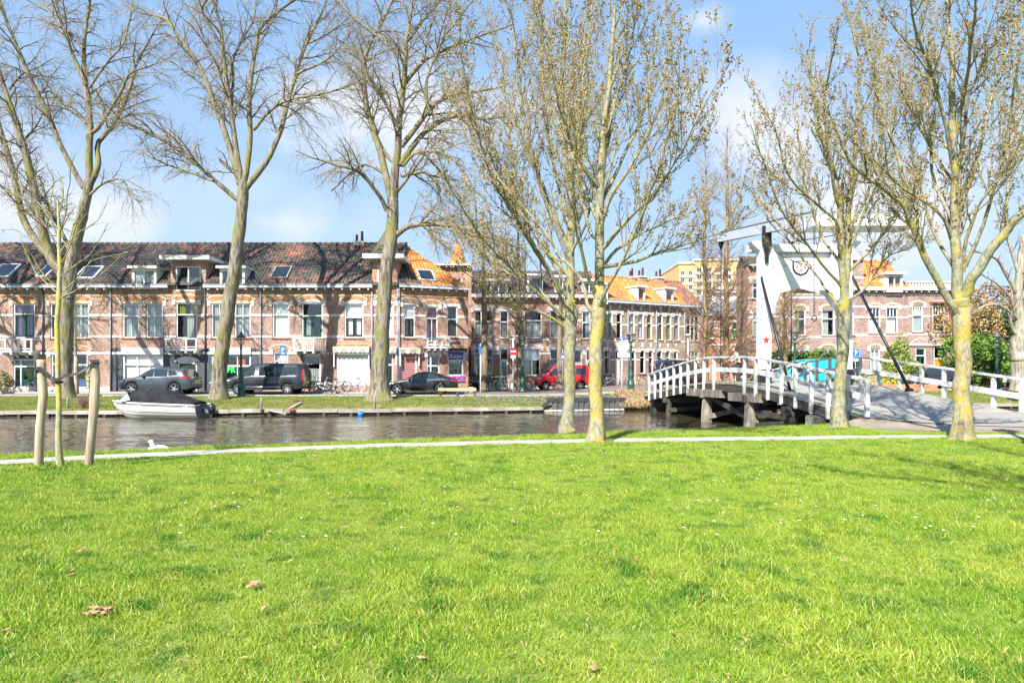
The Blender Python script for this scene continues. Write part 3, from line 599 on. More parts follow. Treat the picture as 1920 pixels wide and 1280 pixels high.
        if fill:
            pts = [(uc + (Rr - .004) * math.sin(-th0 + 2 * th0 * i / n), zc + (Rr - .004) * math.cos(-th0 + 2 * th0 * i / n)) for i in range(n + 1)]
            pts = [p for p in pts if p[1] > z + 0.005]; pts = [(max(u0, pts[0][0]), z)] + pts + [(min(u1, pts[-1][0]), z)]
            MB().prism(pts, -0.018, 0.03).build('arch_panel', fill, s.o)
        if blk:
            for c in (a, b): MB().box(c - 0.11, c + 0.11, -0.055, 0.03, z - 0.16, z + 0.2).build('arch_block', STONE, s.o)
        if key: MB().box(uc - 0.09, uc + 0.09, -0.07, 0.02, z + rise, z + rise + 0.42).build('keystone', STONE, s.o)
    def band(s, z, h=0.16, m=STONE, y=-0.03, name='stone_band', ua=None, ub=None):
        ua = 0 if ua is None else ua; ub = s.W if ub is None else ub; cuts = sorted([(o[0], o[1]) for o in s.open if o[2] < z + h / 2 < o[3]]); mb = MB(); a = ua
        for c, d in cuts + [(ub, ub)]:
            c = min(c, ub)
            if c > a + 0.02: mb.box(a, c, y, 0.03, z, z + h)
            a = max(a, d)
        return mb.build(name, m, s.o)
    def cornice(s, z, h=0.24, out=0.34, m=ZINC, brackets=True, skip=None):
        sg = [(0.0, s.W)] if not skip else [q for q in ((0.0, skip[0]), (skip[1], s.W)) if q[1] - q[0] > 0.05]
        if skip:
            for a, b in sg:
                mb = MB(); mb.box(a, b, -out, 0.05, z, z + h * 0.55); mb.box(a, b, -out - 0.05, 0.0, z + h * 0.55, z + h); mb.build('gutter', m, s.o); MB().box(a, b, -out - 0.06, -out - 0.004, z + 0.01, z + h * 0.5).build('fascia', WHITE_OLD, s.o)
            return
        mb = MB(); mb.box(-0.0, s.W, -out, 0.05, z, z + h * 0.55); mb.box(0, s.W, -out - 0.05, 0.0, z + h * 0.55, z + h)
        g = mb.build('gutter', m, s.o); MB().box(0, s.W, -out - 0.06, -out - 0.004, z + 0.01, z + h * 0.5).build('fascia', WHITE_OLD, s.o)
        if brackets:
            b = MB(); n = max(2, int(s.W / 0.55))
            for i in range(n): x = s.W * (i + 0.5) / n; b.box(x - 0.045, x + 0.045, -out + 0.02, 0, z - 0.13, z - 0.002)
            tag(b.build('bracket_row', WHITE_OLD, s.o), kind='stuff')
    def frieze(s, z, m=YBR):
        mb = MB(); mb.box(0, s.W, -0.05, 0.02, z, z + 0.07); n = int(s.W / 0.17)
        for i in range(n): x = s.W * (i + 0.5) / n; mb.box(x - 0.035, x + 0.035, -0.045, 0.02, z - 0.07, z - 0.001)
        tag(mb.build('dentil_frieze', m, s.o), kind='stuff')
    def pipe(s, px, ztop, m=ZINC, z0=0.1, name='drainpipe'):
        u = s.U(px); MB().tube([(u, -0.09, z0), (u, -0.09, ztop)], 0.045, 8).build(name, m, s.o)
    def door(s, r, m, fm=WHITE, tr=0.28, arch=None, panels=2, glass=True, side=False, name='door', sill=False):
        u0, u1, z0, z1 = s.R4(r); z0 = 0.06; s.open.append((u0, u1, 0.0, z1)); fw = 0.08; zt = z1 - (z1 - z0) * tr
        mb = MB(); mb.box(u0, u0 + fw, 0.04, 0.15, z0, z1); mb.box(u1 - fw, u1, 0.04, 0.15, z0, z1); mb.box(u0 + fw, u1 - fw, 0.04, 0.15, z1 - fw, z1); mb.box(u0 + fw, u1 - fw, 0.035, 0.15, zt - 0.05, zt + 0.05)
        d0 = u0 + fw
        if side: d0 = u0 + (u1 - u0) * 0.33; mb.box(d0 - 0.04, d0 + 0.04, 0.04, 0.15, z0, z1 - fw)
        f = mb.build('door_frame', fm, s.o)
        if side: MB().box(u0 + fw, d0 - 0.04, 0.09, 0.1, z0 + 0.7, zt - 0.05).build('pane', GLASS, f); MB().box(u0 + fw, d0 - 0.04, 0.08, 0.12, z0, z0 + 0.7).build('panel', m, f); d0 += 0.04
        MB().box(u0 + fw, u1 - fw, 0.09, 0.10, zt + 0.05, z1 - fw).build('pane', GLASS, f)
        mb = MB(); a, b, c, d = d0, u1 - fw, z0, zt - 0.05; st = 0.11
        mb.box(a, a + st, 0.07, 0.12, c, d); mb.box(b - st, b, 0.07, 0.12, c, d); mb.box(a + st, b - st, 0.07, 0.12, d - st, d); mb.box(a + st, b - st, 0.07, 0.12, c, c + 0.2); mz = c + (d - c) * 0.45; mb.box(a + st, b - st, 0.07, 0.12, mz, mz + 0.1); mb.box(a + st, b - st, 0.095, 0.115, c + 0.2, mz)
        if not glass: mb.box(a + st, b - st, 0.095, 0.115, mz + 0.1, d - st)
        dr = mb.build(name, m, s.o)
        if glass: MB().box(a + st, b - st, 0.1, 0.105, mz + 0.1, d - st).build('pane', GLASS, dr)
        MB().box(b - st * 0.7, b - st * 0.3, 0.02, 0.07, mz - 0.1, mz + 0.02).build('handle', STEEL, dr)
        if arch: s.arch(u0, u1, z1, **arch)
        MB().box(u0, u1, -0.15, 0.15, 0, 0.055).build('doorstep', STONE, s.o)
    def balcony(s, r, n=4, bal=True, m=WHITE_OLD, dep=0.75, br=4):
        u0, u1, z0, z1 = s.R4(r); zt = z1; zslab = z0 + (z1 - z0) * 0.22
        b = MB().box(u0, u1, -dep, -0.001, zslab - 0.12, zslab).build('balcony', m, s.o)
        MB().box(u0 - .04, u1 + .04, -dep - 0.04, -dep + 0.03, zt - 0.07, zt).box(u0 - .03, u0 + .04, -dep + .031, -0.002, zt - 0.07, zt).box(u1 - .04, u1 + .03, -dep + .031, -0.002, zt - 0.07, zt).build('handrail', m, b)
        for i in range(n + 1):
            x = u0 + 0.05 + (u1 - u0 - 0.1) * i / n; MB().box(x - 0.05, x + 0.05, -dep - 0.02, -dep + 0.08, zslab, zt - 0.071).build('post', m, b)
        if bal:
            q = MB(); k = int((u1 - u0) / 0.13)
            for i in range(k): x = u0 + (u1 - u0) * (i + 0.5) / k; q.lathe([(0.015, 0), (0.03, 0.12), (0.014, 0.3), (0.02, zt - 0.071 - zslab)], (x, -dep + 0.03, zslab), 5)
            tag(q.build('balusters', m, b), kind='stuff')
        else: MB().box(u0, u1, -dep - 0.005, -dep + 0.03, zslab + 0.10, zslab + 0.16).build('lower_rail', m, b)
        for i in range(br):
            x = u0 + 0.18 + (u1 - u0 - 0.36) * i / max(1, br - 1)
            MB().prism([(0.0, zslab - 0.121), (-dep + 0.02, zslab - 0.121), (-dep + 0.05, zslab - 0.26), (-0.15, z0 - 0.12), (0.0, z0 - 0.25)], x - 0.07, x + 0.07, 0, 'yz').build('bracket', m, b)
    def roof(s, za, zb_, ya=-0.3, yb=4.0, pal=None, ua=0, ub=None, seed=0, skip=None, hip0=0.0, hip1=0.0, name='roof_tiles', back=True):
        ub = s.W if ub is None else ub; pal = pal or TILES_DARK; rnd = random.Random(seed + int(s.pa)); Ls = math.hypot(yb - ya, zb_ - za); nr = max(2, int(Ls / 0.30)); nc = max(2, int((ub - ua) / 0.235)); cw = (ub - ua) / nc
        dy, dz = (yb - ya) / nr, (zb_ - za) / nr; ny, nz = -(zb_ - za) / Ls, (yb - ya) / Ls
        mb = MB(); sub = [(0.0, 0.0), (0.3, 0.055), (0.62, 0.05), (0.82, 0.0), (1.0, 0.0)]
        for j in range(nr):
            t = (j + .5) / nr; l0 = ua + hip0 * t; l1 = ub - hip1 * t
            for i in range(nc):
                x0 = ua + cw * i
                if x0 + cw / 2 < l0 or x0 + cw / 2 > l1: continue
                if skip and skip(x0 + cw / 2, t): continue
                lift = 0.035 + rnd.uniform(-0.006, 0.006); vs = []
                for (f, h) in sub:
                    for (tt, lf) in ((0, lift), (1, 0.004)):
                        y = ya + dy * (j + tt); z = za + dz * (j + tt); hh = h + lf; vs.append((x0 + cw * f, y + ny * hh, z + nz * hh))
                nzv = noise.noise(Vector((x0 * 0.35 + seed, t * 2.2, seed * 1.7))) * 0.36 + noise.noise(Vector((x0 * 1.9 + seed, t * 7.2, 4 + seed))) * 0.32 + rnd.uniform(-0.34, 0.34) - 0.03
                k = 0
                while k < len(pal) - 1 and nzv > pal[k][1]: k += 1
                mb.add(vs, [(0, 2, 3, 1), (2, 4, 5, 3), (4, 6, 7, 5), (6, 8, 9, 7)], k)
                mb.add([vs[0], vs[2], vs[4], vs[6], (vs[6][0], ya + dy * j, za + dz * j - 0.01), (vs[0][0], ya + dy * j, za + dz * j - 0.01)], [(0, 5, 4, 3, 2, 1)], k)
        o = tag(mb.build(name, [p[0] for p in pal], s.o), kind='stuff')
        # boarding underneath and the rear slope
        b = MB(); e = 0.02
        q = [(ua, ya, za - e), (ub, ya, za - e), (ub - hip1, yb, zb_ - e), (ua + hip0, yb, zb_ - e)]
        b.add(q + [(ua, s.D, za - e), (ub, s.D, za - e)], [(0, 1, 2, 3), (3, 2, 5, 4), (0, 3, 4), (1, 5, 2)] if back else [(0, 1, 2, 3)]); b.build('roof', pal[0][0], s.o)
        mb = MB()
        a, c = ua + hip0, ub - hip1
        n = max(1, int((c - a) / 0.4))
        for i in range(n): x0 = a + (c - a) * i / n; x1 = a + (c - a) * (i + 1) / n; mb.tube([(x0, yb, zb_ + 0.02), (x1 - 0.01, yb, zb_ + 0.04)], [0.1, 0.12], 6)
        tag(mb.build('ridge_tiles', pal[min(1, len(pal) - 1)][0], s.o), kind='stuff')
        s.rf = (ya, yb, za, zb_); return o
    def ry(s, z): ya, yb, za, zb_ = s.rf; return ya + (yb - ya) * (z - za) / (zb_ - za)
    def skylight(s, r, m=None, dy=1.0):
        # a roof window lying in the slope; pixel rect gives u-range and heights at eave distance
        u0, u1, z0, z1 = s.rz(r); y0, y1 = s.ry(z0), s.ry(z1); ya, yb, za, zb_ = s.rf; Ls = math.hypot(yb - ya, zb_ - za); n = Vector((0, -(zb_ - za) / Ls, (yb - ya) / Ls)); h = n * 0.16
        m = m or WHITE_OLD
        def P(u, t): return Vector((u, y0 + (y1 - y0) * t, z0 + (z1 - z0) * t))
        mb = MB(); 
        for (a, b) in ((P(u0, 0), P(u1, 0)), (P(u0, 1), P(u1, 1)), (P(u0, 0), P(u0, 1)), (P(u1, 0), P(u1, 1))): mb.beam(a + h * 0.7, b + h * 0.7, 0.10, 0.14, 0, up=n)
        f = mb.build('roof_window', m, s.o)
        MB().add([P(u0, 0) + h, P(u1, 0) + h, P(u1, 1) + h, P(u0, 1) + h], [(0, 1, 2, 3)]).build('pane', GLASSD, f)
    def rz(s, r):
        # pixel rect on the roof slope: solve depth from the slope plane
        pm = (r[0] + r[1]) / 2; ya, yb, za, zb_ = s.rf; Y0 = s.F.hit(pm)[1].y; k = (zb_ - za) / (yb - ya)
        def zz(py):
            c = (HY - py) / FP  # z = CH + c*(Y0 + y) - zb ; z = za + k (y - ya)
            y = (CH + c * Y0 - s.zb - za + k * ya) / (k - c); return za + k * (y - ya), y
        z0, y0 = zz(r[3]); z1, y1 = zz(r[2]); ym = (y0 + y1) / 2; X = lambda px: (px - CX) / FP
        def uu(px): t, p = Fac(s.F.a.x - s.F.d.y * ym, s.F.a.y + s.F.d.x * ym, s.F.b.x - s.F.d.y * ym, s.F.b.y + s.F.d.x * ym).hit(px); return t - s.u0
        return uu(r[0]), uu(r[1]), z0, z1
    def dormer(s, r, m=WHITE, cheek=None, y0=None, cols=2, wm=WHITE, cover=None, cap=0.12, brick=None, over=0.14, name='dormer', depth=None):
        if y0 is None:
            y0 = s.ry(s.rz(r)[2]) - 0.02
        u0, u1, z0, z1 = s.Ry(r, y0)
        yt = s.ry(z1) + 0.1 if depth is None else y0 + depth; cheek = cheek or m
        mb = MB(); wl = 0.1 if not brick else 0.35; fmat = brick or m
        # walls: two cheeks, front posts
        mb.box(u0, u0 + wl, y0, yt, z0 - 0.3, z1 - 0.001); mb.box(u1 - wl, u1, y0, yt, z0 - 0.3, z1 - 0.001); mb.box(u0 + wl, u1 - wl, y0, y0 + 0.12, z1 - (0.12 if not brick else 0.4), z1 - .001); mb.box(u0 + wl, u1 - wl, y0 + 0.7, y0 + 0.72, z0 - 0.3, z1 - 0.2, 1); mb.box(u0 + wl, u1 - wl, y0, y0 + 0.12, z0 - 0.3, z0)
        d = mb.build(name, [fmat, INT], s.o)
        a, b, c, e = u0 + wl + .002, u1 - wl - .002, z0 + .002, z1 - (0.125 if not brick else 0.405); f = MB(); fw = 0.07
        f.box(a, a + fw, y0 + .01, y0 + .09, c, e); f.box(b - fw, b, y0 + .01, y0 + .09, c, e); f.box(a + fw, b - fw, y0 + .01, y0 + .09, e - fw, e); f.box(a + fw, b - fw, y0 + .01, y0 + .09, c, c + fw)
        cw = (b - a) / cols
        for k in range(1, cols): f.box(a + cw * k - .04, a + cw * k + .04, y0 + .012, y0 + .088, c + fw, e - fw)
        f.build('window_frame', wm, d)
        for k in range(cols): MB().box(a + cw * k + .04, a + cw * (k + 1) - .04, y0 + .05, y0 + .056, c + fw, e - fw).build('pane', GLASS, d)
        if cover: MB().box(a, b, y0 + .12, y0 + .13, c, e).build('blind', cover, d)
        MB().box(u0 - over, u1 + over, y0 - over - 0.1, yt, z1, z1 + cap).build('dormer_roof', m if m is not None else WHITE, d)
        MB().box(u0 - over - 0.02, u1 + over + 0.02, y0 - over - 0.14, y0 - over - 0.101, z1 - 0.02, z1 + cap + 0.03).build('dormer_cornice', WHITE, d)
        return d
    def Ry(s, r, y0):
        F2 = Fac(s.F.a.x - s.F.d.y * y0, s.F.a.y + s.F.d.x * y0, s.F.b.x - s.F.d.y * y0, s.F.b.y + s.F.d.x * y0); pm = (r[0] + r[1]) / 2
        return F2.u(r[0]) - s.u0, F2.u(r[1]) - s.u0, F2.z(pm, r[3]) - s.zb, F2.z(pm, r[2]) - s.zb
    def chimney(s, r, y0, m=None, pots=2, potm=None):
        u0, u1, z0, z1 = s.Ry(r, y0); m = m or BRICK; c = MB().box(u0, u1, y0, y0 + 0.7, z0 - 1.0, z1 - 0.14).build('chimney', m, s.o)
        MB().box(u0 - .07, u1 + .07, y0 - .07, y0 + .77, z1 - 0.139, z1).build('chimney_cap', STONE, c)
        for k in range(pots): x = u0 + (u1 - u0) * (k + .5) / pots; MB().lathe([(0.11, 0), (0.09, 0.5 + 0.25 * (k % 2)), (0.12, 0.52 + 0.25 * (k % 2))], (x, y0 + .35, z1 + .001), 8).build('chimney_pot', potm or POT, c)
POT = mat('terracotta_pot', (0.22, 0.07, 0.05), 0.7)
def tilem(n, c, k=0.6): return mat(n, c, 0.75, tuple(v * k for v in c), 7, detail=3)
T_DK = tilem('roof_tile_dark', (0.07, 0.066, 0.066)); T_BR = tilem('roof_tile_brown', (0.15, 0.10, 0.08)); T_RB = tilem('roof_tile_red_brown', (0.26, 0.125, 0.09)); T_GR = tilem('roof_tile_mossy', (0.13, 0.125, 0.08)); T_RD = tilem('roof_tile_orange_red', (0.5, 0.17, 0.08)); T_OR = tilem('roof_tile_orange', (0.62, 0.23, 0.05), 0.75); T_O2 = tilem('roof_tile_light_orange', (0.72, 0.32, 0.09), 0.8)
TILES_DARK = [(T_DK, -0.02), (T_BR, 0.22), (T_GR, 0.32), (T_RB, 0.64), (T_RD, 9)]
TILES_MIX = [(T_DK, -0.12), (T_BR, 0.10), (T_GR, 0.18), (T_RB, 0.58), (T_RD, 9)]
TILES_OR = [(T_OR, 0.12), (T_O2, 9)]
TILES_OR2 = [(T_RD, -0.2), (T_OR, 0.3), (T_O2, 9)]
PALEBR = mat('pale_arch_brick', (0.5, 0.42, 0.30), 0.8, (0.42, 0.33, 0.22), 12)

F1 = Fac(-40, 46, 10, 46)
GRP = 'row of brick houses along the street across the canal'
A1 = dict(rise=0.24, th=0.27); EAVE = 7.05
def fin(h, z=EAVE, m=BRICK, frz=True, bands=(2.6, 3.72, 5.15), **k):
    h.wall(z, m, **k)
    for b in bands:
        if b: h.band(b, 0.16)
    h.cornice(z, skip=h.gap if hasattr(h, 'gap') else None)
    if frz: h.frieze(z - 0.52)
ZR = 10.75
# --- house a: green arched entrance, purple curtains
h = House(F1, -95, 81, 'brick_house', 'brick house at the left end with a green arched entrance and purple curtains', GRP)
h.window((25, 65, 569, 634), cover=[(PURPLE, (0, 0.3), (0, 1)), (PURPLE, (0.72, 1), (0, 1))], inner=GREENP, tcols=1, tr=0.3, arch=dict(fill=YBR, **A1), sill=False, name='balcony_door')
h.window((-50, -18, 569, 634), cover=NET, arch=dict(fill=YBR, **A1)); h.window((-60, -22, 660, 715), cover=NET, arch=dict(rise=.2, th=.2))
h.door((25, 65, 673, 736), GREENP, side=True, tr=0.22, arch=dict(rise=0.42, th=0.2, fill=GREENP, ext=0.05))
h.balcony((12, 75, 636, 664), n=5, bal=False, br=4)
fin(h); h.roof(EAVE + 0.2, ZR, seed=1, pal=TILES_MIX)
h.skylight((-6, 28, 499, 522)); h.skylight((76, 98, 499, 521)) if False else None
MB().box(0, h.W, -0.04, 0.02, 0.0, 0.45).build('plinth', STONE, h.o)
# --- house b: blue door
h = House(F1, 81, 208, 'brick_house', 'brick house with a dark blue front door behind the forked bare tree', GRP)
h.window((135, 167, 569, 634), cover=NET, arch=dict(fill=PALEBR, **A1))
h.window((94, 122, 569, 634), cover=NET, arch=dict(fill=PALEBR, **A1))
h.door((138, 164, 662, 736), BLUEP, tr=0.3, arch=dict(rise=0.22, th=0.25)); h.window((96, 124, 664, 715), cover=NET, arch=dict(rise=.2, th=.22))
fin(h); h.roof(EAVE + 0.2, ZR, seed=2); h.skylight((152, 186, 503, 524)); h.skylight((80, 98, 500, 521), WHITE)
h.pipe(81.8, EAVE, SLATEP); MB().box(0, h.W, -0.04, 0.02, 0.0, 0.42).build('plinth', STONE, h.o)
# --- house c: brick gable dormer, white arched door
h = House(F1, 208, 385, 'brick_house', 'house with a brick gable dormer, slate painted ground floor and wide white shop window', GRP)
for a in (230, 274): h.window((a, a + 31, 569, 633), cover=NET, arch=dict(fill=PALEBR, **A1))
h.window((330, 370, 567, 634), cover=[(YELC, (0, .36), (.68, 1)), (YELC, (.64, 1), (.68, 1)), (mat('pale_room_wall', (.35, .38, .33), .9), (.45, .8), (0, .66)), (mat('brown_drape', (.16, .05, .03), .9), (.84, 1), (0, .66))], cols=1, tcols=1, tr=.34, arch=dict(fill=CREAM, **A1), sill=False, name='balcony_door')
h.window((230, 306, 664, 716), cols=3, tr=.36, cover=BLIND, sill=WHITE, name='shop_window', fw=.1)
MB().box(h.U(229), h.U(307), -.12, .0, h.Z(270, 664) + .001, h.Z(270, 652)).build('shop_fascia', WHITE, h.o)
h.door((333, 369, 678, 736), INT, tr=.04, arch=None)
h.arch(h.U(335), h.U(367), h.Z(350, 678), rise=.34, th=.02, fill=WHITE, m=WHITE, blk=False, line=False, ext=.3)
h.balcony((320, 379, 635, 660), n=3, bal=False)
h.gap = (h.U(319), h.U(386)); fin(h, m2=SLATEP, zsplit=h.Z(300, 653))
zc = h.Z(350, 545)
h.roof(EAVE + .2, ZR, seed=3, skip=lambda u, t, a=h.U(320), b=h.U(386): a < u < b and t < .55)
h.dormer((320, 386, 488, 545), m=WHITE_OLD, brick=BRICK, y0=-.025, cols=2, over=.45, cap=.22, name='gable_dormer', depth=3.0)
h.dormer((247, 293, 503, 533), cols=2, cover=NET)
h.pipe(208.5, EAVE)
# --- house d
h = House(F1, 385, 490, 'brick_house', 'brick house with a slate painted shopfront behind the leaning tree trunk', GRP)
for a in (396, 440): h.window((a, a + 30, 569, 633), cover=NET, arch=dict(fill=PALEBR, **A1))
h.window((396, 470, 664, 716), cols=3, tr=.42, cover=[(mat('orange_screen', (.6, .12, .04), .7), (.66, .86), (.62, .86)), (mat('teal_valance', (.05, .22, .28), .7), (.5, 1), (.88, 1))], sill=WHITE, name='shop_window', fw=.1)
MB().box(h.U(395), h.U(471), -.12, .0, h.Z(430, 664) + .001, h.Z(430, 652)).build('shop_fascia', WHITE, h.o)
fin(h, m2=SLATEP, zsplit=h.Z(430, 653)); h.roof(EAVE + .2, ZR, seed=4)
h.dormer((412, 459, 503, 533), cols=2, cover=None); h.pipe(385.5, EAVE, SLATEP); h.pipe(489.5, EAVE)
LED = mat('green_led', (0.05, 1.0, 0.12), .5, emit=1.2)
text('PR', .52, LED, h.o, (h.U(424.5), .03, h.Z(432, 694)), name='lit_sign', align='LEFT')
# --- house e
h = House(F1, 490, 619, 'brick_house', 'brick house with a white baluster balcony between two drainpipes', GRP)
h.window((511, 542, 570, 633), cover=BLIND, tr=.32, cols=1, arch=dict(fill=WHITE, **A1))
h.window((566, 605, 568, 634), inner=GREENP, tcols=1, tr=.36, cover=[(NET, (.1, .38), (0, .6))], arch=dict(fill=WHITE, **A1), sill=False, name='balcony_door')
h.window((513, 540, 660, 716), inner=BLACK, cover=NET, tr=.3, arch=dict(rise=.22, th=.24))
h.window((571, 601, 667, 720), cols=1, tr=0, cover=[(NET, (0, 1), (.1, .55))], sill=WHITE)
h.balcony((556, 614, 635, 661), n=3, bal=True)
fin(h); h.roof(EAVE + .2, ZR, seed=5, pal=TILES_MIX); h.skylight((513, 543, 503, 524), mat('grey_green_frame', (.22, .23, .19), .6))
MB().box(h.U(571), h.U(601), -.1, .0, h.Z(586, 667), h.Z(586, 663)).build('lintel', WHITE, h.o)
h.chimney((487, 495, 505, 522), 1.6, m=ZINC, pots=0)
# --- house f: roller shutter shop
h = House(F1, 619, 700, 'brick_house', 'brick house with a closed white roller shutter shop behind the bicycles', GRP)
h.window((646, 681, 569, 633), inner=BLACK, cover=BLIND, tr=.4, cols=2, tcols=1, arch=dict(fill=WHITE, **A1))
def shutter(h, r, m, name='roller_shutter', slats=22):
    u0, u1, z0, z1 = h.R4(r); h.open.append((u0, u1, z0, z1)); f = MB().box(u0, u0 + .08, .02, .15, z0, z1).box(u1 - .08, u1, .02, .15, z0, z1).box(u0 + .08, u1 - .08, .02, .15, z1 - .1, z1).build(name, WHITE, h.o)
    n = slats; hh = (z1 - .1 - z0) / n; q = None
    for i in range(n):
        if q is None: q = MB().prism([(.09, 0), (.06, hh * .3), (.06, hh * .7), (.09, hh * .96), (.11, hh * .96), (.11, 0)], u0 + .08, u1 - .08, 0, 'yz').build('slat', m, f, (0, 0, z0))
        else: copy_mesh(q, 'slat', f, (0, 0, z0 + hh * i))
def awning(h, r, m, drop=.32):
    u0, u1, z0, z1 = h.R4(r); a = MB().box(u0, u1, -.34, -.0, z1 - .1, z1).build('awning', CREAM, h.o); n = max(3, int((u1 - u0) / .3)); w_ = (u1 - u0) / n
    for i in range(n): 
        c = u0 + w_ * (i + .5); pts = [(c - w_ / 2 + .005, z1 - .11)] + [(c + w_ * .49 * math.cos(math.pi + math.pi * k / 6), z1 - .11 - drop * .6 - drop * .35 * math.sin(math.pi * k / 6)) for k in range(7)] + [(c + w_ / 2 - .005, z1 - .11)]
        MB().prism(pts, -.36, -.345).build('valance_scallop', CREAM if i % 2 else mat('grey_awning_stripe', (.3, .32, .27), .8), a)
    for x in (u0 + .05, u1 - .05): MB().box(x - .03, x + .03, -.2, -.05, z0, z1 - .101).build('awning_arm', WHITE_OLD, a)
shutter(h, (632, 693, 661, 722), mat('shutter_slats', (.62, .65, .61), .5))
awning(h, (626, 694, 650, 688), CREAM)
for k in range(3): h.arch(h.U(632 + 21 * k), h.U(649 + 21 * k), h.Z(650, 650), rise=.16, th=.07, blk=False, line=False, m=YBR)
fin(h); h.roof(EAVE + .2, ZR, seed=6, pal=TILES_MIX); h.pipe(619.5, EAVE, BRICK, name='brick_joint'); h.chimney((662, 682, 452, 468), 3.8, m=CREAM)
h.pipe(698, EAVE)
# --- house g: oriel gable with a pointed roof, behind the middle trunk
h = House(F1, 700, 747, 'brick_house', 'narrow brick house with a tall gable under a pointed slate roof', GRP)
h.window((707, 738, 569, 633), cover=BLIND, cols=1, arch=dict(fill=WHITE, **A1))
h.door((721, 737, 662, 736), BLACK, tr=.3); h.window((704, 718, 664, 716), cover=NET, cols=1)
awning(h, (702, 745, 650, 684), CREAM)
h.gap = (h.U(697), h.U(746)); fin(h); h.roof(EAVE + .2, ZR, seed=7, skip=lambda u, t: t < .5)
h.dormer((698, 745, 486, 541), m=WHITE_OLD, brick=BRICK2, y0=-.025, cols=2, over=.5, cap=.25, name='gable_dormer', depth=3.2)
mb = MB(); u0, u1, z0, z1 = h.R4((692, 746, 430, 484)); uc = (u0 + u1) / 2; ring = [(uc + 1.25 * math.cos(math.pi / 4 * k + .39), .9 + 1.25 * math.sin(math.pi / 4 * k + .39), z0 + .1) for k in range(8)]; mid = [(uc + .55 * math.cos(math.pi / 4 * k + .39), .9 + .55 * math.sin(math.pi / 4 * k + .39), z0 + 1.2) for k in range(8)]
mb.add(ring + mid + [(uc, .9, z0 + 2.15)], [(k, (k + 1) % 8, 8 + (k + 1) % 8, 8 + k) for k in range(8)] + [(8 + k, 8 + (k + 1) % 8, 16) for k in range(8)] + [tuple(range(7, -1, -1))]); mb.build('spire_roof', T_GR, h.o)
h.pipe(746, EAVE)
# --- house h: corner shop, facade turning away
F2 = Fac(-7.655, 46.0, -3.0, 47.9)
h = House(F2, 747.2, 878, 'corner_house', 'corner brick house with a half orange tiled roof and a small blue shopfront', GRP)
h.window((757, 778, 571, 633), inner=BLACK, cover=BLIND, tr=.4, cols=2, tcols=1, arch=dict(fill=WHITE, rise=.2, th=.22))
h.window((799, 821, 575, 640), cover=[(REDC, (0, 1), (.66, 1)), (REDC, (0, .38), (0, .6)), (REDC, (.62, 1), (0, .6))], tcols=1, tr=.33, arch=dict(fill=CREAM, rise=.2, th=.22), sill=False, name='balcony_door')
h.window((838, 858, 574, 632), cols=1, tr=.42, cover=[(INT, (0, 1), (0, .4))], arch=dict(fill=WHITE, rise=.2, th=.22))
shutter(h, (751, 781, 660, 722), mat('striped_shutter_slats', (.42, .20, .19), .5), slats=16)
h.door((800, 824, 665, 736), BLACK, side=True, tr=.3, arch=dict(rise=.5, th=.22, ext=.05))
SIGNB = mat('blue_sign', (.015, .06, .38), .4); 
h.window((840, 869, 676, 704), cols=1, tr=0, cover=[(mat('teal_sticker', (.05, .4, .45), .5), (.1, .9), (.78, .95))], name='shop_window', sill=WHITE)
f = MB().box(h.U(838.5), h.U(870.5), -.07, -.0, h.Z(854, 675.5), h.Z(854, 658)).build('shop_sign', WHITE, h.o)
MB().box(h.U(840), h.U(868.5), -.085, -.071, h.Z(854, 674.5), h.Z(854, 659.5)).build('sign_panel', SIGNB, f)
text('Kayo', .44, mat('sign_yellow', (.85, .5, .05), .5), f, (h.U(854.5), -.09, h.Z(854, 667.5)))
MB().box(h.U(838.5), h.U(870.5), -.08, -.0, h.Z(854, 715), h.Z(854, 704.5)).build('shop_sign', mat('poster_blue_red', (.06, .10, .45), .5, (.55, .12, .12), 7, lo=.45, hi=.55), h.o)
MB().box(h.U(836), h.U(873), -.5, -.0, h.Z(854, 657.5), h.Z(854, 653)).build('awning_box', BLACK, h.o)
MB().box(h.U(845), h.U(863), -.04, -.0, h.Z(854, 644), h.Z(854, 640)).build('street_name_plate', mat('dark_blue_plate', (.05, .07, .12), .4), h.o)
h.balcony((795, 837, 634, 655), n=3, bal=False, br=4)
awning(h, (748, 786, 652, 686), CREAM)
fin(h, z=7.1, m=BRICK2, bands=(2.62, 3.74, 5.17))
uo = h.U(806)
h.roof(7.3, 10.5, seed=8, ub=h.U(790), hip1=1.2)
h.roof(7.3, 10.5, seed=9, ua=h.U(790) - 1.2, pal=TILES_OR, hip1=3.2, skip=lambda u, t, a=h.U(790): u < a - 1.2 * t, name='orange_roof_tiles')
h.skylight((784, 812, 510, 528)); h.pipe(747.9, 7.1)
# side street gable and turret house behind
F3b = Fac(-6.6, 57.5, -3.2, 57.5)
h = House(F3b, 805, 884, 'turret_house', 'brick house with a bell shaped orange turret roof behind the corner house', GRP, depth=7)
h.window((856, 866, 520, 545), cover=NET, cols=1)
h.fl = 3.3; h.wall(h.Z(845, 499), BRICK2); h.cornice(h.Z(845, 499), out=.4)
mb = MB(); u0, u1, z0, z1 = h.R4((832, 878, 450, 497)); uc = (u0 + u1) / 2; rr = (u1 - u0) / 2 * 1.05
prof = [(rr, 0), (rr * .8, .35), (rr * .52, 1.0), (rr * .34, 1.6), (rr * .22, (z1 - z0) * .97), (rr * .14, z1 - z0)]
mb.lathe(prof, (uc, 1.9, z0 + .05), 8, 0, False); mb.build('turret_roof', T_OR, h.o)
mb = MB(); mb.add([(0, -.2, z0 - .05), (h.W, -.2, z0 - .05), (h.W, 5, z0 + 1.0), (0, 5, z0 + 1.0)], [(0, 1, 2, 3)]); mb.build('roof', T_RB, h.o)

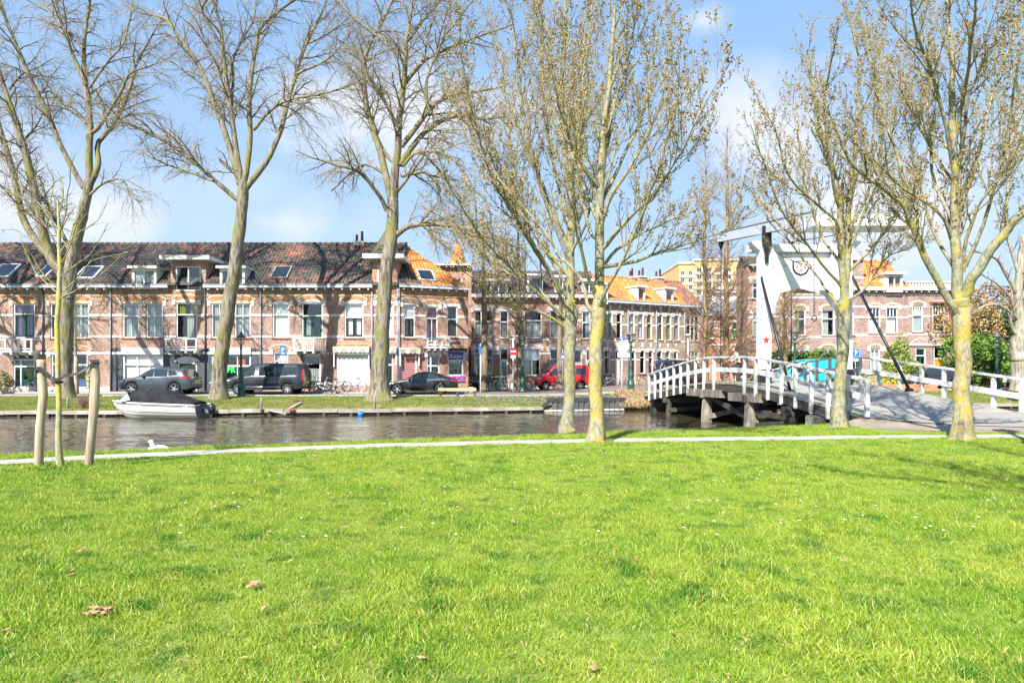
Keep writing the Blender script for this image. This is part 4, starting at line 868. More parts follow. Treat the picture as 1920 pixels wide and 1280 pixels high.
# --- section across the side street
F3 = Fac(-3.1, 53.0, 6.6, 53.6)
G2 = 'brick houses with white bands beyond the side street'
A2 = dict(rise=.2, th=.2, fill=WHITE, m=CREAM, line=False)
h = House(F3, 884, 1021, 'brick_house', 'orange brown brick house with a wide first floor window behind two bare street trees', G2)
for r in ((889, 903, 582, 633), (911, 925, 582, 633), (937, 953, 583, 634)): h.window(r, cols=1, tr=.4, cover=[(NET, (0, 1), (0, .58))], arch=A2)
h.window((982, 1016, 582, 634), cols=1, tr=.36, cover=[(NET, (0, 1), (0, .62))])
for r in ((889, 902, 654, 702), (911, 924, 654, 702)): h.window(r, cols=1, tr=.35, cover=NET, cz=(0, .35), arch=A2)
h.door((937, 953, 654, 722), mat('pale_door', (.5, .5, .48), .5), tr=.28, arch=A2)
h.window((982, 1013, 654, 704), cols=2, tr=.4, tcols=1, cover=[(BLIND, (0, 1), (.6, 1)), (NET, (0, .35), (0, .6))], arch=A2)
h.wall(7.15, BRICK2); [h.band(b, .16) for b in (2.75, 3.85, 5.35)]; h.cornice(7.15, m=WHITE_OLD, out=.4)
h.roof(7.35, 9.6, yb=3.2, seed=11); h.dormer((903, 952, 527, 549), cols=3); h.dormer((988, 1018, 517, 549), cols=1)
MB().box(0, h.W, -.04, .02, 0, .5).build('plinth', STONE, h.o)
MB().box(h.U(1009), h.U(1018), -.04, 0, h.Z(1013, 642), h.Z(1013, 638.5)).build('street_name_plate', mat('blue_plate', (.04, .08, .3), .4), h.o)
h = House(F3, 1021, 1121, 'brick_house', 'orange brown brick house partly hidden behind the two lichen covered trunks', G2)
for r in ((1031, 1048, 582, 634), (1060, 1076, 582, 634)): h.window(r, cols=1, tr=.4, cover=[(NET, (0, 1), (0, .58))], arch=A2)
h.window((1091, 1107, 584, 635), cols=1, tr=.4, cover=[(NET, (.4, 1), (0, 1))], arch=A2)
h.window((1031, 1046, 655, 706), cols=1, tr=.35, cover=NET, cz=(.2, .5), arch=A2); h.window((1072, 1091, 656, 706), cols=1, tr=0, cover=BLIND, cz=(0, .55), arch=A2)
h.door((1098, 1110, 655, 722), mat('pale_green_door', (.40, .46, .42), .5), tr=.28, arch=A2)
h.wall(7.15, BRICK2); [h.band(b, .16) for b in (2.75, 3.85, 5.35)]; h.cornice(7.15, m=WHITE_OLD, out=.4)
h.roof(7.35, 9.6, yb=3.2, seed=12); h.dormer((1040, 1070, 520, 549), cols=2); h.dormer((1092, 1118, 527, 549), cols=2)
MB().box(0, h.W, -.04, .02, 0, .5).build('plinth', STONE, h.o); h.pipe(1058, 7.1, WHITE)
# --- receding street
F4 = Fac(7.15, 56.6, 17.2, 62.6)
G3 = 'narrow grey brown terraced houses along the receding street'
A3 = dict(rise=.26, th=.16, fill=WHITE, m=BRICK3, line=False, key=True, ext=.06, blk=True)
def terrace(pa, pb, label, ups, downs, doorpx, dm, orng, dorm, chim, bay=False, seed=0, m=BRICK3):
    h = House(F4, pa, pb, 'terraced_house', label, G3, zb=.2)
    def yy(px, y0, y1): t = (px - 1130) / 180.0; return y0 + (y1 - y0) * t
    for (a, b, cv) in ups: h.window((a, b, yy(a, 586, 593), yy(a, 634, 640)), cols=1 if not bay else 3, tr=.36, cover=cv, arch=None if bay else A3)
    for (a, b, cv) in downs: h.window((a, b, yy(a, 656, 659), yy(a, 702, 698)), cols=1 if not bay else 3, tr=.3, cover=cv, arch=None if bay else A3)
    if doorpx: h.door((doorpx, doorpx + 8, yy(doorpx, 657, 659), 715), dm, tr=.25, arch=A3)
    zt = h.Z((pa + pb) / 2, yy((pa + pb) / 2, 567, 577)); h.fl = 3.4; h.wall(zt, m)
    for zz in (yy(pa, 609, 614), yy(pa, 639, 643), yy(pa, 676, 676)): h.band(h.Z(pa, zz), .17)
    h.cornice(zt, m=ZINC, out=.35); h.roof(zt + .2, zt + 2.6, yb=2.6, seed=seed, pal=orng)
    if dorm: h.dormer((dorm[0], dorm[1], yy(dorm[0], 534, 546), yy(dorm[0], 563, 568)), cols=1, over=.1)
    for c in chim: h.chimney(c, 2.2, m=m, pots=2)
    return h
h = terrace(1122, 1177, 'first terraced house of the receding street beside the yellow lichen trunk', [(1138, 1149, NET), (1156, 1166, None)], [(1133, 1144, None)], 1154, WHITE, TILES_OR2, (1122, 1140), [(1185, 1192, 518, 535)], seed=20); h.pipe(1176.5, 7)
h = terrace(1177, 1230, 'terraced house with a tall white dormer between orange roofs', [(1180, 1190, BLIND), (1196, 1207, BLIND), (1213, 1223, YELC)], [(1200, 1210, None), (1216, 1225, REDC)], 1184, mat('dark_red_door', (.2, .03, .03), .4), TILES_OR2, (1195, 1210), [(1200, 1213, 517, 535), (1232, 1246, 519, 537)], seed=21); h.pipe(1229.5, 7)
h = terrace(1230, 1283, 'terraced house with yellow curtained windows behind the van with bicycles', [(1234, 1243, YELC), (1249, 1259, YELC), (1264, 1274, NET)], [(1233, 1242, None), (1248, 1257, NET)], 1263, WHITE, TILES_OR2, (1247, 1263), [], seed=22); h.pipe(1282.5, 7)
h = terrace(1283, 1316, 'end terraced house with broad three light windows', [(1287, 1311, None)], [(1289, 1311, NET)], None, None, [(T_RB, .1), (T_RD, 9)], None, [], bay=True, seed=23)
# --- houses at the end of the street
F6 = Fac(18, 76, 30, 76)
h = House(F6, 1322, 1404, 'orange_brick_house', 'orange red brick house with green shutters at the far end of the street', None, zb=.3)
SHG = mat('green_shutter', (.03, .28, .10), .5)
for (a, b) in ((1351, 1360), (1372, 1384), (1396, 1402)):
    h.window((a, b, 604, 634), cols=1, tr=.45, cover=[(SHG, (0, 1), (0, .55))], sill=WHITE)
h.window((1330, 1340, 604, 634), cols=1, tr=.45, cover=[(SHG, (0, 1), (0, .55))], sill=WHITE); h.window((1345, 1362, 655, 690), cols=2, cover=NET); h.door((1378, 1388, 652, 705), GREENP)
h.fl = 3.5; h.wall(h.Z(1360, 592), BRICKR); [h.band(h.Z(1360, y), .2) for y in (648, 617, 604)]
h.roof(h.Z(1360, 592) + .05, h.Z(1360, 592) + 1.6, yb=3, seed=30, pal=[(ZINC, 9)]); h.cornice(h.Z(1360, 592))
F7 = Fac(22, 86, 40, 86)
h = House(F7, 1334, 1404, 'white_house', 'white rendered house with a small arched window behind the orange brick one', None, zb=.3, depth=8)
h.window((1372, 1381, 569, 584), cols=1, tr=0, arch=dict(rise=.5, th=.05, m=WHITE, blk=False, line=False, ext=0), sill=False); h.fl = 3.5
h.wall(h.Z(1370, 549), mat('white_render', (.66, .68, .70), .8, (.56, .58, .6), 1.5)); h.cornice(h.Z(1370, 549), brackets=False)
# --- yellow apartment building
F8 = Fac(28, 118, 60, 118)
APT = mat('yellow_panel', (.62, .42, .16), .8, (.55, .38, .17), 2)
for (pa, pb, yt, lab, nx_, sd) in ((1273, 1302, 495, 'far yellow apartment block wing with the lower roof', 2, 0), (1302, 1412, 489, 'far yellow apartment block wing with the higher roof behind bare trees', 6, 1)):
    h = House(F8, pa, pb, 'apartment_building', lab, 'yellow apartment building in the distance', zb=.2, depth=14, cat='building')
    for r in range(5):
        for c in range(nx_):
            w_ = (pb - pa) / nx_; a = pa + w_ * (c + .2); h.window((a, a + w_ * .62, yt + 12 + 14 * r, yt + 22 + 14 * r), cols=2, tr=0, fm=WHITE_OLD, sill=False, cover=None, name='window', fw=.12)
    h.fl = 3; h.wall(h.Z(pa, yt), APT)
    for r in range(5): h.band(h.Z(pa, yt + 25.5 + 14 * r), .5, CREAM, -.12, 'balcony_band')
    MB().box(-.1, h.W + .1, -.2, 14.1, h.H, h.H + .35).build('roof_edge', CREAM, h.o)
# --- right hand row
F5 = Fac(17.9, 51.5, 34, 52.5)
G5 = 'pinkish brick houses behind the drawbridge'
A5 = dict(rise=.24, th=.2, m=PALEBR, line=False, fill=None)
h = House(F5, 1402, 1478, 'brick_house', 'tall narrow brick house directly behind the left leg of the bridge portal', G5, zb=.25, depth=2.2)
h.window((1454, 1468, 584, 630), cols=1, arch=A5, cover=NET); h.window((1411, 1424, 584, 630), cols=1, arch=A5, cover=NET); h.window((1411, 1424, 528, 560), cols=1, arch=A5); h.window((1452, 1467, 655, 700), cols=1, cover=NET); h.door((1428, 1442, 655, 715), GREENP)
h.fl = 3.4; h.wall(h.Z(1440, 500), BRICK2); [h.band(h.Z(1440, y), .2) for y in (523, 562, 597, 634, 676)]; h.cornice(h.Z(1440, 500), m=T_BR); h.roof(h.Z(1440, 500) + .2, h.Z(1440, 500) + .9, yb=1.6, seed=40)
h = House(F5, 1478, 1590, 'brick_house', 'pinkish brick house seen through the bridge portal opening', G5, zb=.25)
for (a, b, cv) in ((1488, 1511, YELC), (1541, 1565, NET)): h.window((a, b, 580, 629), cols=1, tr=.36, arch=A5, cover=cv, cr=(.1, .6))
h.window((1489, 1511, 654, 700), cols=2, arch=A5, cover=NET); h.window((1541, 1565, 654, 700), cols=2, cover=NET, arch=A5)
h.fl = 3.4; h.wall(h.Z(1530, 541), BRICK4); [h.band(h.Z(1530, y), .17) for y in (560, 597, 634, 676)]; h.frieze(h.Z(1530, 552), CREAM); h.cornice(h.Z(1530, 541), m=WHITE_OLD); h.roof(h.Z(1530, 541) + .2, h.Z(1530, 541) + 2.4, yb=2.6, seed=41, pal=TILES_OR2)
h = House(F5, 1590, 1702, 'brick_house', 'pinkish brick house with a square brick tower and white window shutters', G5, zb=.25)
WSH = mat('white_shutter', (.72, .73, .72), .6)
h.window((1593, 1601, 584, 628), cols=1, tr=.3, cover=None)
for (a, b) in ((1629, 1651), (1662, 1684)): h.window((a, b, 577, 625), cols=1, tcols=3, tr=.36, arch=dict(rise=.24, th=.18, m=PALEBR, fill=BRICK4, line=False), cover=[(WSH, (0, 1), (0, .62))])
h.door((1596, 1612, 655, 715), GREENP, arch=dict(rise=.5, th=.18, m=YBR, blk=False, line=False, ext=.02), tr=.3)
h.window((1632, 1650, 654, 700), cols=2, cover=NET, arch=A5); h.window((1664, 1682, 654, 700), cols=2, cover=NET, arch=A5)
h.fl = 3.4; h.wall(h.Z(1650, 545), BRICK4); [h.band(h.Z(1650, y), .17) for y in (577, 597, 630, 676)]; h.frieze(h.Z(1650, 553), CREAM); h.cornice(h.Z(1650, 545), m=WHITE_OLD)
h.roof(h.Z(1650, 545) + .2, h.Z(1650, 545) + 2.6, yb=2.6, seed=42, pal=TILES_OR2); h.dormer((1662, 1693, 514, 540), cols=2)
u0, u1, z0, z1 = h.R4((1590, 1618, 488, 545)); tw = MB().box(u0, u1, -.05, 3, z0, z1).build('tower', BRICK4, h.o); MB().box(u0 - .15, u1 + .15, -.25, 3.2, z1, z1 + .25).box(u0 - .01, u1 + .01, -.09, -.051, z0 + .9, z0 + 1.05).build('tower_cornice', STONE, tw)
h = House(F5, 1702, 1786, 'brick_house', 'pinkish brick house with an orange front door and a red curtained window', G5, zb=.25)
h.window((1711, 1731, 573, 622), cols=1, tcols=4, tr=.36, arch=dict(rise=.24, th=.18, m=PALEBR, line=False), cover=NET)
h.window((1749, 1772, 573, 622), cols=1, tcols=4, tr=.36, arch=dict(rise=.24, th=.18, m=PALEBR, line=False), cover=[(REDC, (0, .3), (0, 1))])
u0, u1, z0, z1 = h.R4((1741, 1777, 566, 602)); MB().box(u0, u1, -.3, -.1, z1 - .08, z1).box(u0, u0 + .04, -.3, -.26, z0, z1 - .081).box(u1 - .04, u1, -.3, -.26, z0, z1 - .081).build('awning_frame', mat('red_frame', (.4, .08, .08), .5), h.o)
h.door((1751, 1774, 650, 715), mat('orange_door', (.85, .28, .02), .4), tr=.3, glass=False); h.window((1717, 1736, 652, 700), cols=2, tcols=4, tr=.3, inner=GREENP)
h.arch(h.U(1713), h.U(1738), h.Z(1725, 643), rise=.25, th=.09, m=CREAM, blk=False, line=False); h.arch(h.U(1748), h.U(1774), h.Z(1760, 643), rise=.25, th=.09, m=CREAM, blk=False, line=False)
MB().box(h.U(1703), h.U(1784), -.1, -.0, h.Z(1740, 648), h.Z(1740, 644)).build('lintel', WHITE, h.o)
h.fl = 3.4; h.wall(h.Z(1740, 545), BRICK4); [h.band(h.Z(1740, y), .17) for y in (595, 628)]; h.frieze(h.Z(1740, 553), CREAM); h.cornice(h.Z(1740, 545), m=CREAM)
u0, u1, z0, z1 = h.R4((1703, 1785, 527, 544)); mb = MB().box(u0, u1, -.1, .1, z1 - .12, z1); n = 14
for i in range(n + 1): x = u0 + .1 + (u1 - u0 - .2) * i / n; mb.box(x - .06, x + .06, -.06, .06, z0, z1 - .121)
tag(mb.build('roof_balustrade', CREAM, h.o), kind='stuff')
MB().box(0, h.W, .5, 8.9, h.H, h.H + .1).build('flat_roof', SLATEP, h.o)
# ------------------------------------------------------------------ the wooden drawbridge
BR0 = Vector((12.2, 28, 0))
bridge = thing('drawbridge', 'white and black wooden drawbridge with a tall white portal over the canal', 'drawbridge', BR0)
def MW(loc=BR0): m = MB(); m.M = Matrix.Translation(-Vector(loc)); return m
WOODD = mat('black_tarred_wood', (0.030, 0.028, 0.027), 0.8, (0.075, 0.065, 0.055), 3, stretch=(1, 1, 4), bump=0.3)
WOODG = mat('grey_weathered_wood', (0.27, 0.235, 0.195), 0.85, (0.13, 0.11, 0.09), 3.5, stretch=(1.2, 1.2, 0.35), bump=0.5, detail=8)
WOODE = mat('mossy_edge_plank', (0.30, 0.30, 0.22), 0.85, (0.20, 0.21, 0.14), 4)
BWHITE = mat('bridge_white_paint', (0.70, 0.72, 0.74), 0.45, (0.56, 0.58, 0.60), 1.6, stretch=(1, 1, .4), lo=.45, hi=.75, detail=8)
BRAIL = mat('bridge_rail_paint', (0.66, 0.67, 0.68), 0.55, (0.42, 0.43, 0.42), 4.5, stretch=(1, 1, 1.5), lo=.45, hi=.72, detail=8, c3=(.36, .36, .31), scale3=2.3)
def xl(Y): return 10.3 - 0.123 * (Y - 19.5)
def xr(Y): return interp([(21.7, 16.1), (29, 14.7), (39, 13.75)], Y)
def zd(x, Y):
    yn = 19.5 + (x - 10.3) * 0.38; a = 0.22 + 0.113 * (Y - yn); b = 0.24 + 0.115 * (39.0 - Y); c = 1.10; k = 0.12
    v = min(a, b); return c - k * math.log(1 + math.exp((c - v) / k)) if (c - v) / k < 40 else v
# deck surface in three pieces: near ramp, lifting leaf, far ramp
def deck(name, ya, yb, mt, z=0.0, n=14):
    m = MW(); vs = []; fs = []; K = 6
    for i in range(n + 1):
        for j in range(K + 1):
            f = j / K; y0 = ya(f) if callable(ya) else ya; Y = y0 + (yb - y0) * i / n; x = (xl(Y) + 0.02) * (1 - f) + (xr(max(Y, 21.7)) - 0.02) * f; vs.append((x, Y, zd(x, Y) + z))
    nb_ = len(vs); vs += [(v[0], v[1], v[2] - 0.12) for v in vs]
    for i in range(n):
        for j in range(K):
            a = i * (K + 1) + j; fs.append((a, a + 1, a + K + 2, a + K + 1)); fs.append((a + nb_, a + K + 1 + nb_, a + K + 2 + nb_, a + 1 + nb_))
        a = i * (K + 1); fs.append((a, a + K + 1, a + K + 1 + nb_, a + nb_)); a += K; fs.append((a, a + nb_, a + K + 1 + nb_, a + K + 1))
    for j in range(K):
        fs.append((j, j + nb_, j + 1 + nb_, j + 1)); a = n * (K + 1) + j; fs.append((a, a + 1, a + 1 + nb_, a + nb_))
    m.add(vs, fs, 0, False); return m.build(name, mt, bridge)
DK = mat('worn_deck_surface', (0.25, 0.23, 0.20), 0.9, (0.33, 0.305, 0.27), 2.0, bump=.2, bscale=50, detail=8)
deck('near_ramp', lambda f: 19.52 + f * 2.2, 27.6, DK); leaf = deck('lifting_leaf', 27.63, 31.6, DK); deck('far_ramp', 31.63, 40.6, DK)
POSTY = [19.6, 20.5, 21.5, 22.45, 23.4, 24.35, 25.3, 26.25, 27.2, 30.1, 31.2, 32.15, 33.1, 34.05, 35.0, 36.0, 36.95, 37.9, 38.9]
random.seed(5)
def railing(side, ys, label):
    sx = -1 if side == 'l' else 1; X = (lambda Y: xl(Y) - 0.10) if side == 'l' else (lambda Y: xr(Y) + 0.10)
    z = lambda Y: zd(xl(Y) if side == 'l' else xr(Y), Y)
    rl = MW(); segs = [y for y in ys]
    # top rail follows the posts
    for a, b in zip(segs, segs[1:]):
        if abs(a - 27.2) < .2 and False: continue
        rl.beam((X(a), a, z(a) + 1.06), (X(b), b, z(b) + 1.06), 0.15, 0.07)
    r = rl.build('railing', BRAIL, bridge)
    for a, b in zip(segs, segs[1:]):
        o = -sx * 0.085
        q = MW(); q.beam((X(a) + o, a + .01, z(a) + 0.52), (X(b) + o, b - .01, z(b) + 0.52), 0.05, 0.19); q.build('middle_rail', BRAIL, r)
    for i, y in enumerate(ys):
        dn = 0.0 if (side == 'l' and i == 0) else -0.42
        q = MW(); w = .056; xx, zz = X(y), z(y)
        ln = random.uniform(-.012, .012)
        q.add([(xx - w, y - w, zz + dn), (xx + w, y - w, zz + dn), (xx + w, y + w, zz + dn), (xx - w, y + w, zz + dn), (xx - w + ln, y - w, zz + 1.02), (xx + w + ln, y - w, zz + 1.02), (xx + w + ln, y + w, zz + 1.02), (xx - w + ln, y + w, zz + 1.02)], [(0, 3, 2, 1), (4, 5, 6, 7), (0, 1, 5, 4), (1, 2, 6, 5), (2, 3, 7, 6), (3, 0, 4, 7)]); q.build('post', BRAIL, r)
    return r
railing('l', POSTY, ''); railing('r', [21.7, 22.7, 23.7, 24.7, 25.7, 26.8, 27.9, 29.0, 30.2, 31.3, 32.4, 33.5, 34.6, 35.7, 36.8, 37.9, 38.9], '')
for (X, o) in ((lambda Y: xl(Y), -1), (lambda Y: xr(max(Y, 21.7)), 1)):
    y = 19.7 if o < 0 else 21.9
    while y < 38.9:
        b = min(39.0, y + 2.8); zz = lambda Y: zd(X(Y), Y)
        q = MW(); q.beam((X(y) + o * .02, y + .01, zz(y) - .27), (X(b) + o * .02, b - .01, zz(b) - .27), .10, .28); q.build('edge_beam', WOODD, bridge)
        q = MW(); q.beam((X(y) + o * .0, y + .01, zz(y) - .045), (X(b) + o * .0, b - .01, zz(b) - .045), .17, .10); q.build('edge_plank', WOODE, bridge)
        y = b
    for k in range(5):
        f = (k + .5) / 5
if True:
    for k in range(1, 5):
        f = k / 5; q = MW()
        for a, b in ((20.6, 24), (24, 28), (28, 32), (32, 36), (36, 39)):
            xa = xl(a) * (1 - f) + xr(max(a, 21.7)) * f; xb = xl(b) * (1 - f) + xr(b) * f; q.beam((xa, a + .5 * f, zd(xa, a + .5 * f) - .30), (xb, b, zd(xb, b) - .30), .2, .3)
        q.build('girder', WOODD, bridge)
def pile(x, y, zt, r, m, lean=0.0):
    q = MW(); pts = []; rr = []
    for i in range(7):
        t = i / 6; z = -2.3 + (zt + 2.3) * t; pts.append((x + lean * (1 - t) + random.uniform(-.02, .02), y + random.uniform(-.02, .02), z)); rr.append(r * (1.12 - .28 * t + random.uniform(-.06, .06)))
    q.tube(pts, rr, 8, smooth=False); return q.build('pile', m, bridge)
for (Y, r, mt) in ((36.2, .17, WOODD), (31.3, .27, WOODG), (27.0, .31, WOODG), (23.9, .15, WOODD), (21.9, .13, WOODD)):
    a, b = xl(Y) + .1, xr(max(Y, 21.7)) - .1
    yy = lambda x, Y=Y: Y + (x - a) * (.25 if Y < 25 else 0)
    n = 4 if Y > 25 else 4
    for k in range(n):
        x = a + (b - a) * k / (n - 1); pile(x, yy(x), zd(x, yy(x)) - .62, r, mt if k in (0, n - 1) else WOODD, -.08 if k == 0 and Y > 25 else 0)
    q = MW(); q.beam((a - .35, yy(a), zd(a, Y) - .58), (b + .35, yy(b), zd(b, yy(b)) - .58), .28, .28); q.build('cross_beam', WOODG if Y in (31.3,) else WOODD, bridge)
    q = MW(); q.beam((a, yy(a) - .2, -.55), (a + (b - a) * .62, yy(a + 3) - .2, zd(a, Y) - .8), .12, .22); q.build('brace', WOODG if Y in (31.3, 27.0) else WOODD, bridge)
    q = MW(); q.beam((b, yy(b) + .2, -.5), (a + (b - a) * .3, yy(a) + .2, zd(a, Y) - .85), .12, .2); q.build('brace', WOODD, bridge)
for (y0, y1, zc_) in ((29.4, 33.2, .52), (25.9, 28.6, .48)):
    q = MW(); q.beam((xl(y0) + .02, y0, zc_ + .02), (xl(y1) + .02, y1, zc_ - .02), .34, .34); q.build('corbel_beam', WOODG, bridge)
q = MW(); q.beam((xl(31) + .1, 31.1, .35), (xl(27) + .3, 27.2, -.45), .12, .2); q.build('brace', WOODD, bridge)
q = MW(); q.beam((xl(27) + .15, 27.1, -.1), (xl(23.9) + .2, 23.9, -.15), .12, .2); q.build('brace', WOODD, bridge)
q = MW(); q.beam((xl(27) + .15, 27.1, -.62), (xl(23.9) + .2, 23.9, -.3), .12, .2); q.build('brace', WOODD, bridge)
q = MW(); q.add([(8.1, 38.95, -2), (13.8, 38.95, -2), (13.8, 38.95, .05), (8.1, 38.95, .05), (8.1, 41.5, -2), (13.8, 41.5, -2), (13.8, 41.5, .05), (8.1, 41.5, .05)], [(0, 1, 2, 3), (4, 7, 6, 5), (0, 3, 7, 4), (1, 5, 6, 2), (3, 2, 6, 7)]); q.build('far_abutment', WOODD, bridge)
q = MW(); q.add([(10.25, 20.5, -2), (16.2, 22.75, -2), (16.2, 22.75, .1), (10.25, 20.5, .02), (10.25, 19.6, -2), (16.2, 21.6, -2), (16.2, 21.6, .1), (10.25, 19.6, .02)], [(0, 3, 2, 1), (4, 5, 6, 7), (0, 4, 7, 3), (1, 2, 6, 5), (3, 7, 6, 2)]); q.build('near_abutment', WOODD, bridge)
# portal
PY = 28.0
def PP_(px, py, Y=PY): v = PX(px, py, Y); return (v.x, v.z)
gate = MW().box(0, 0, 0, 0, 0, 0) if False else None
def poly_part(name, pts, y0, y1, m, parent=bridge, Y=PY):
    q = MW(); q.prism([PP_(a, b, Y) for a, b in pts], y0, y1); return q.build(name, m, parent)
lf = poly_part('portal_leg', [(1419, 692), (1439, 692), (1440.5, 591), (1456, 551), (1476, 545), (1440, 455.5), (1403, 455.5), (1405, 460), (1419, 473)], 27.62, 28.06, BWHITE)
rf = poly_part('portal_leg', [(1590, 692), (1570, 692), (1568.5, 591), (1553, 551), (1533, 545), (1569, 455.5), (1606, 455.5), (1604, 460), (1590, 473)], 27.62, 28.06, BWHITE)
hd = poly_part('portal_head', [(1440, 470), (1569, 470), (1569, 575), (1553, 551), (1504.5, 538), (1456, 551), (1440, 575)], 28.3, 28.45, BWHITE)
poly_part('portal_beam', [(1408, 457), (1601, 457), (1601, 471), (1408, 471)], 28.07, 28.6, BWHITE)
poly_part('portal_moulding', [(1441, 471.2), (1568, 471.2), (1568, 473.2), (1441, 473.2)], 28.24, 28.29, mat('seam_grey', (.35, .37, .4), .6), hd)
for (a, b) in ((1418, 1440), (1569, 1591)): poly_part('leg_foot', [(a, 692.5), (b, 692.5), (b, 719), (a, 719)], 27.60, 28.08, BLACK)
for (a, b) in ((1422, 1438), (1571, 1587)):
    c = (a + b) / 2; poly_part('hinge_bracket', [(a, 428), (b, 428), (b + .5, 462), (c + 3, 478), (c + 2, 496), (c - 3, 496), (c - 4, 478), (a - .5, 462)], 27.50, 27.61, BLACK)
# shield with crossed shapes, and the red star flower on the left leg
sh = poly_part('shield', [(1491, 487), (1521, 487), (1522, 503), (1517, 511), (1506.5, 515), (1496, 511), (1491, 503)], 28.262, 28.295, BLACK, hd)
poly_part('shield_field', [(1493.5, 489.5), (1518.5, 489.5), (1519, 502), (1515, 508.5), (1506.5, 512), (1498, 508.5), (1494, 502)], 28.245, 28.261, WHITE, sh)
REDM = mat('red_emblem', (.6, .03, .04), .5)
for (x, y) in ((1499, 499), (1514, 499), (1506.5, 496), (1506.5, 505)):
    poly_part('shield_star', [(x + (3.2 if k % 2 else 1.3) * math.cos(k * math.pi / 5), y + (3.2 if k % 2 else 1.3) * math.sin(k * math.pi / 5)) for k in range(10)], 28.232, 28.244, REDM, sh)
poly_part('red_flower_mark', [(1430 + (7.2 if k % 2 else 3.0) * math.cos(k * math.pi / 5 + .3), 638 + (8.2 if k % 2 else 3.4) * math.sin(k * math.pi / 5 + .3)) for k in range(10)], 27.595, 27.615, REDM, lf)
BOLT = mat('rusty_bolt', (.16, .10, .07), .7)
q = MW()
for (a, b) in ((1430, 520), (1446, 534), (1432, 560), (1428, 600), (1432, 655), (1579, 520), (1563, 534), (1579, 600), (1579, 655), (1450, 500), (1558, 500), (1428, 575)):
    v = PX(a, b, 27.6); q.lathe([(.022, 0), (.03, .018)], (v.x, 27.60, v.z), 8, axis='y')
tag(q.build('bolts', BOLT, bridge), kind='stuff')
# balance beams, counterweight, rods and struts
for dx in (0, 3.3):
    T, Cc, E = Vector((9.8 + dx, 32.1, 7.78)), Vector((10.3 + dx, 28, 7.36)), Vector((10.78 + dx, 24.3, 6.98))
    q = MW(); q.beam(T, E, .30, .42); bb = q.build('balance_beam', mat('shade_toned_white_paint', (.47, .52, .58), .5, (.40, .45, .5), 2), bridge)  # blue grey tone is the shade on white beams, put into the colour
    q = MW(); q.beam(T + Vector((0, 0.02, .23)), E + Vector((0, 0, .23)), .36, .035); q.build('beam_cap', ZINC, bb)
    q = MW(); q.add([(T.x - .17, T.y - .3, T.z + .2), (T.x + .17, T.y - .3, T.z + .2), (T.x + .17, T.y + .05, T.z + .2), (T.x - .17, T.y + .05, T.z + .2), (T.x - .02, T.y - .12, T.z - .75), (T.x + .02, T.y - .12, T.z - .75), (T.x + .02, T.y - .08, T.z - .75), (T.x - .02, T.y - .08, T.z - .75)], [(0, 1, 2, 3), (7, 6, 5, 4), (0, 4, 5, 1), (1, 5, 6, 2), (2, 6, 7, 3), (3, 7, 4, 0)]) if False else q.tube([(T.x, T.y - .1, T.z - .22), (T.x, T.y - .1, T.z - .62)], [.17, .02], 4)
    q.build('rod_bracket', BLACK, bb)
    q = MW(); q.tube([(T.x, T.y - .1, T.z - .6), (T.x - .02, T.y - .12, 1.15)], .022, 6); q.build('lifting_rod', BLACK, bridge)
    q = MW(); f = Vector((10.15, 24.9, .82)) if dx == 0 else Vector((14.25, 24.5, .88)); q.tube([Vector((10.1 if dx == 0 else 13.78, 27.7, 5.4)), f], .055, 8); q.build('strut', BLACK, bridge)
    q = MW(); q.box(f.x - .1, f.x + .1, f.y - .1, f.y + .1, f.z - .08, f.z + .04); q.build('strut_shoe', BLACK, bridge)
q = MW(); q.box(10.55, 14.3, 23.9, 25.1, 6.62, 7.0); cw = q.build('counterweight', BWHITE, bridge)
q = MW()
for k in range(7): q.box(10.45, 10.51, 25.3 + k * .22, 25.42 + k * .22, 6.98 + k * .02, 7.2 + k * .02)
tag(q.build('louvre', BLACK, bridge), kind='stuff')
q = MW(); z = 6.6; k = 0
while z > 3.5:
    q.torus((10.8, 24.4, z), .035, .011, 'y' if k % 2 else 'y', 8, 4); q.tube([(10.8, 24.4, z - .03), (10.8, 24.4, z - .12)], .012, 4); z -= .13; k += 1
q.torus((10.8, 24.4, 3.42), .09, .02, 'y', 12, 5); tag(q.build('pull_chain', BLACK, bridge), kind='stuff')
# timber landing stage on the far bank beside the bridge
ST = Vector((4.2, 38.6, 0)); st = thing('landing_stage', 'dark grey timber landing stage with a sloping left end on the far bank', 'landing stage', ST)
def ly(x): return 38.3 + (x - 2.0) * .28
WD2 = mat('grey_black_timber', (.03, .031, .034), .8, (.055, .055, .06), 3, stretch=(2, 2, .4))
WD3 = mat('pale_grey_timber', (.05, .052, .056), .85, (.10, .10, .10), 3, stretch=(3, 3, .5))
q = MW(ST); P4 = [(1.55, -.55), (2.15, -.03), (6.45, -.03), (6.45, -.26), (2.2, -.26), (1.7, -.62)]
q.add([(x, ly(x) - .12, z) for x, z in P4] + [(x, ly(x) + .12, z) for x, z in P4], [(5, 4, 1, 0), (4, 3, 2, 1), (6, 7, 10, 11), (7, 8, 9, 10), (0, 1, 7, 6), (1, 2, 8, 7), (2, 3, 9, 8), (5, 11, 10, 4), (4, 10, 9, 3), (0, 6, 11, 5)]); q.build('cap_board', WD2, st)
x = 2.25; pr = None
while x < 6.4:
    q = MW(ST); q.box(x, x + .29, ly(x) - .05, ly(x) + .05, -1.3, -.265); q.build('plank', WD3, st); x += .305
q = MW(ST); q.beam((1.75, ly(1.75) - .09, -.72), (6.45, ly(6.45) - .09, -.72), .06, .09); q.build('waling', STONE, st)
q = MW(ST); q.beam((2.15, ly(2.15) + .75, -.10), (6.45, ly(6.45) + .75, -.10), 1.3, .09); q.build('deck_boards', WD2, st)
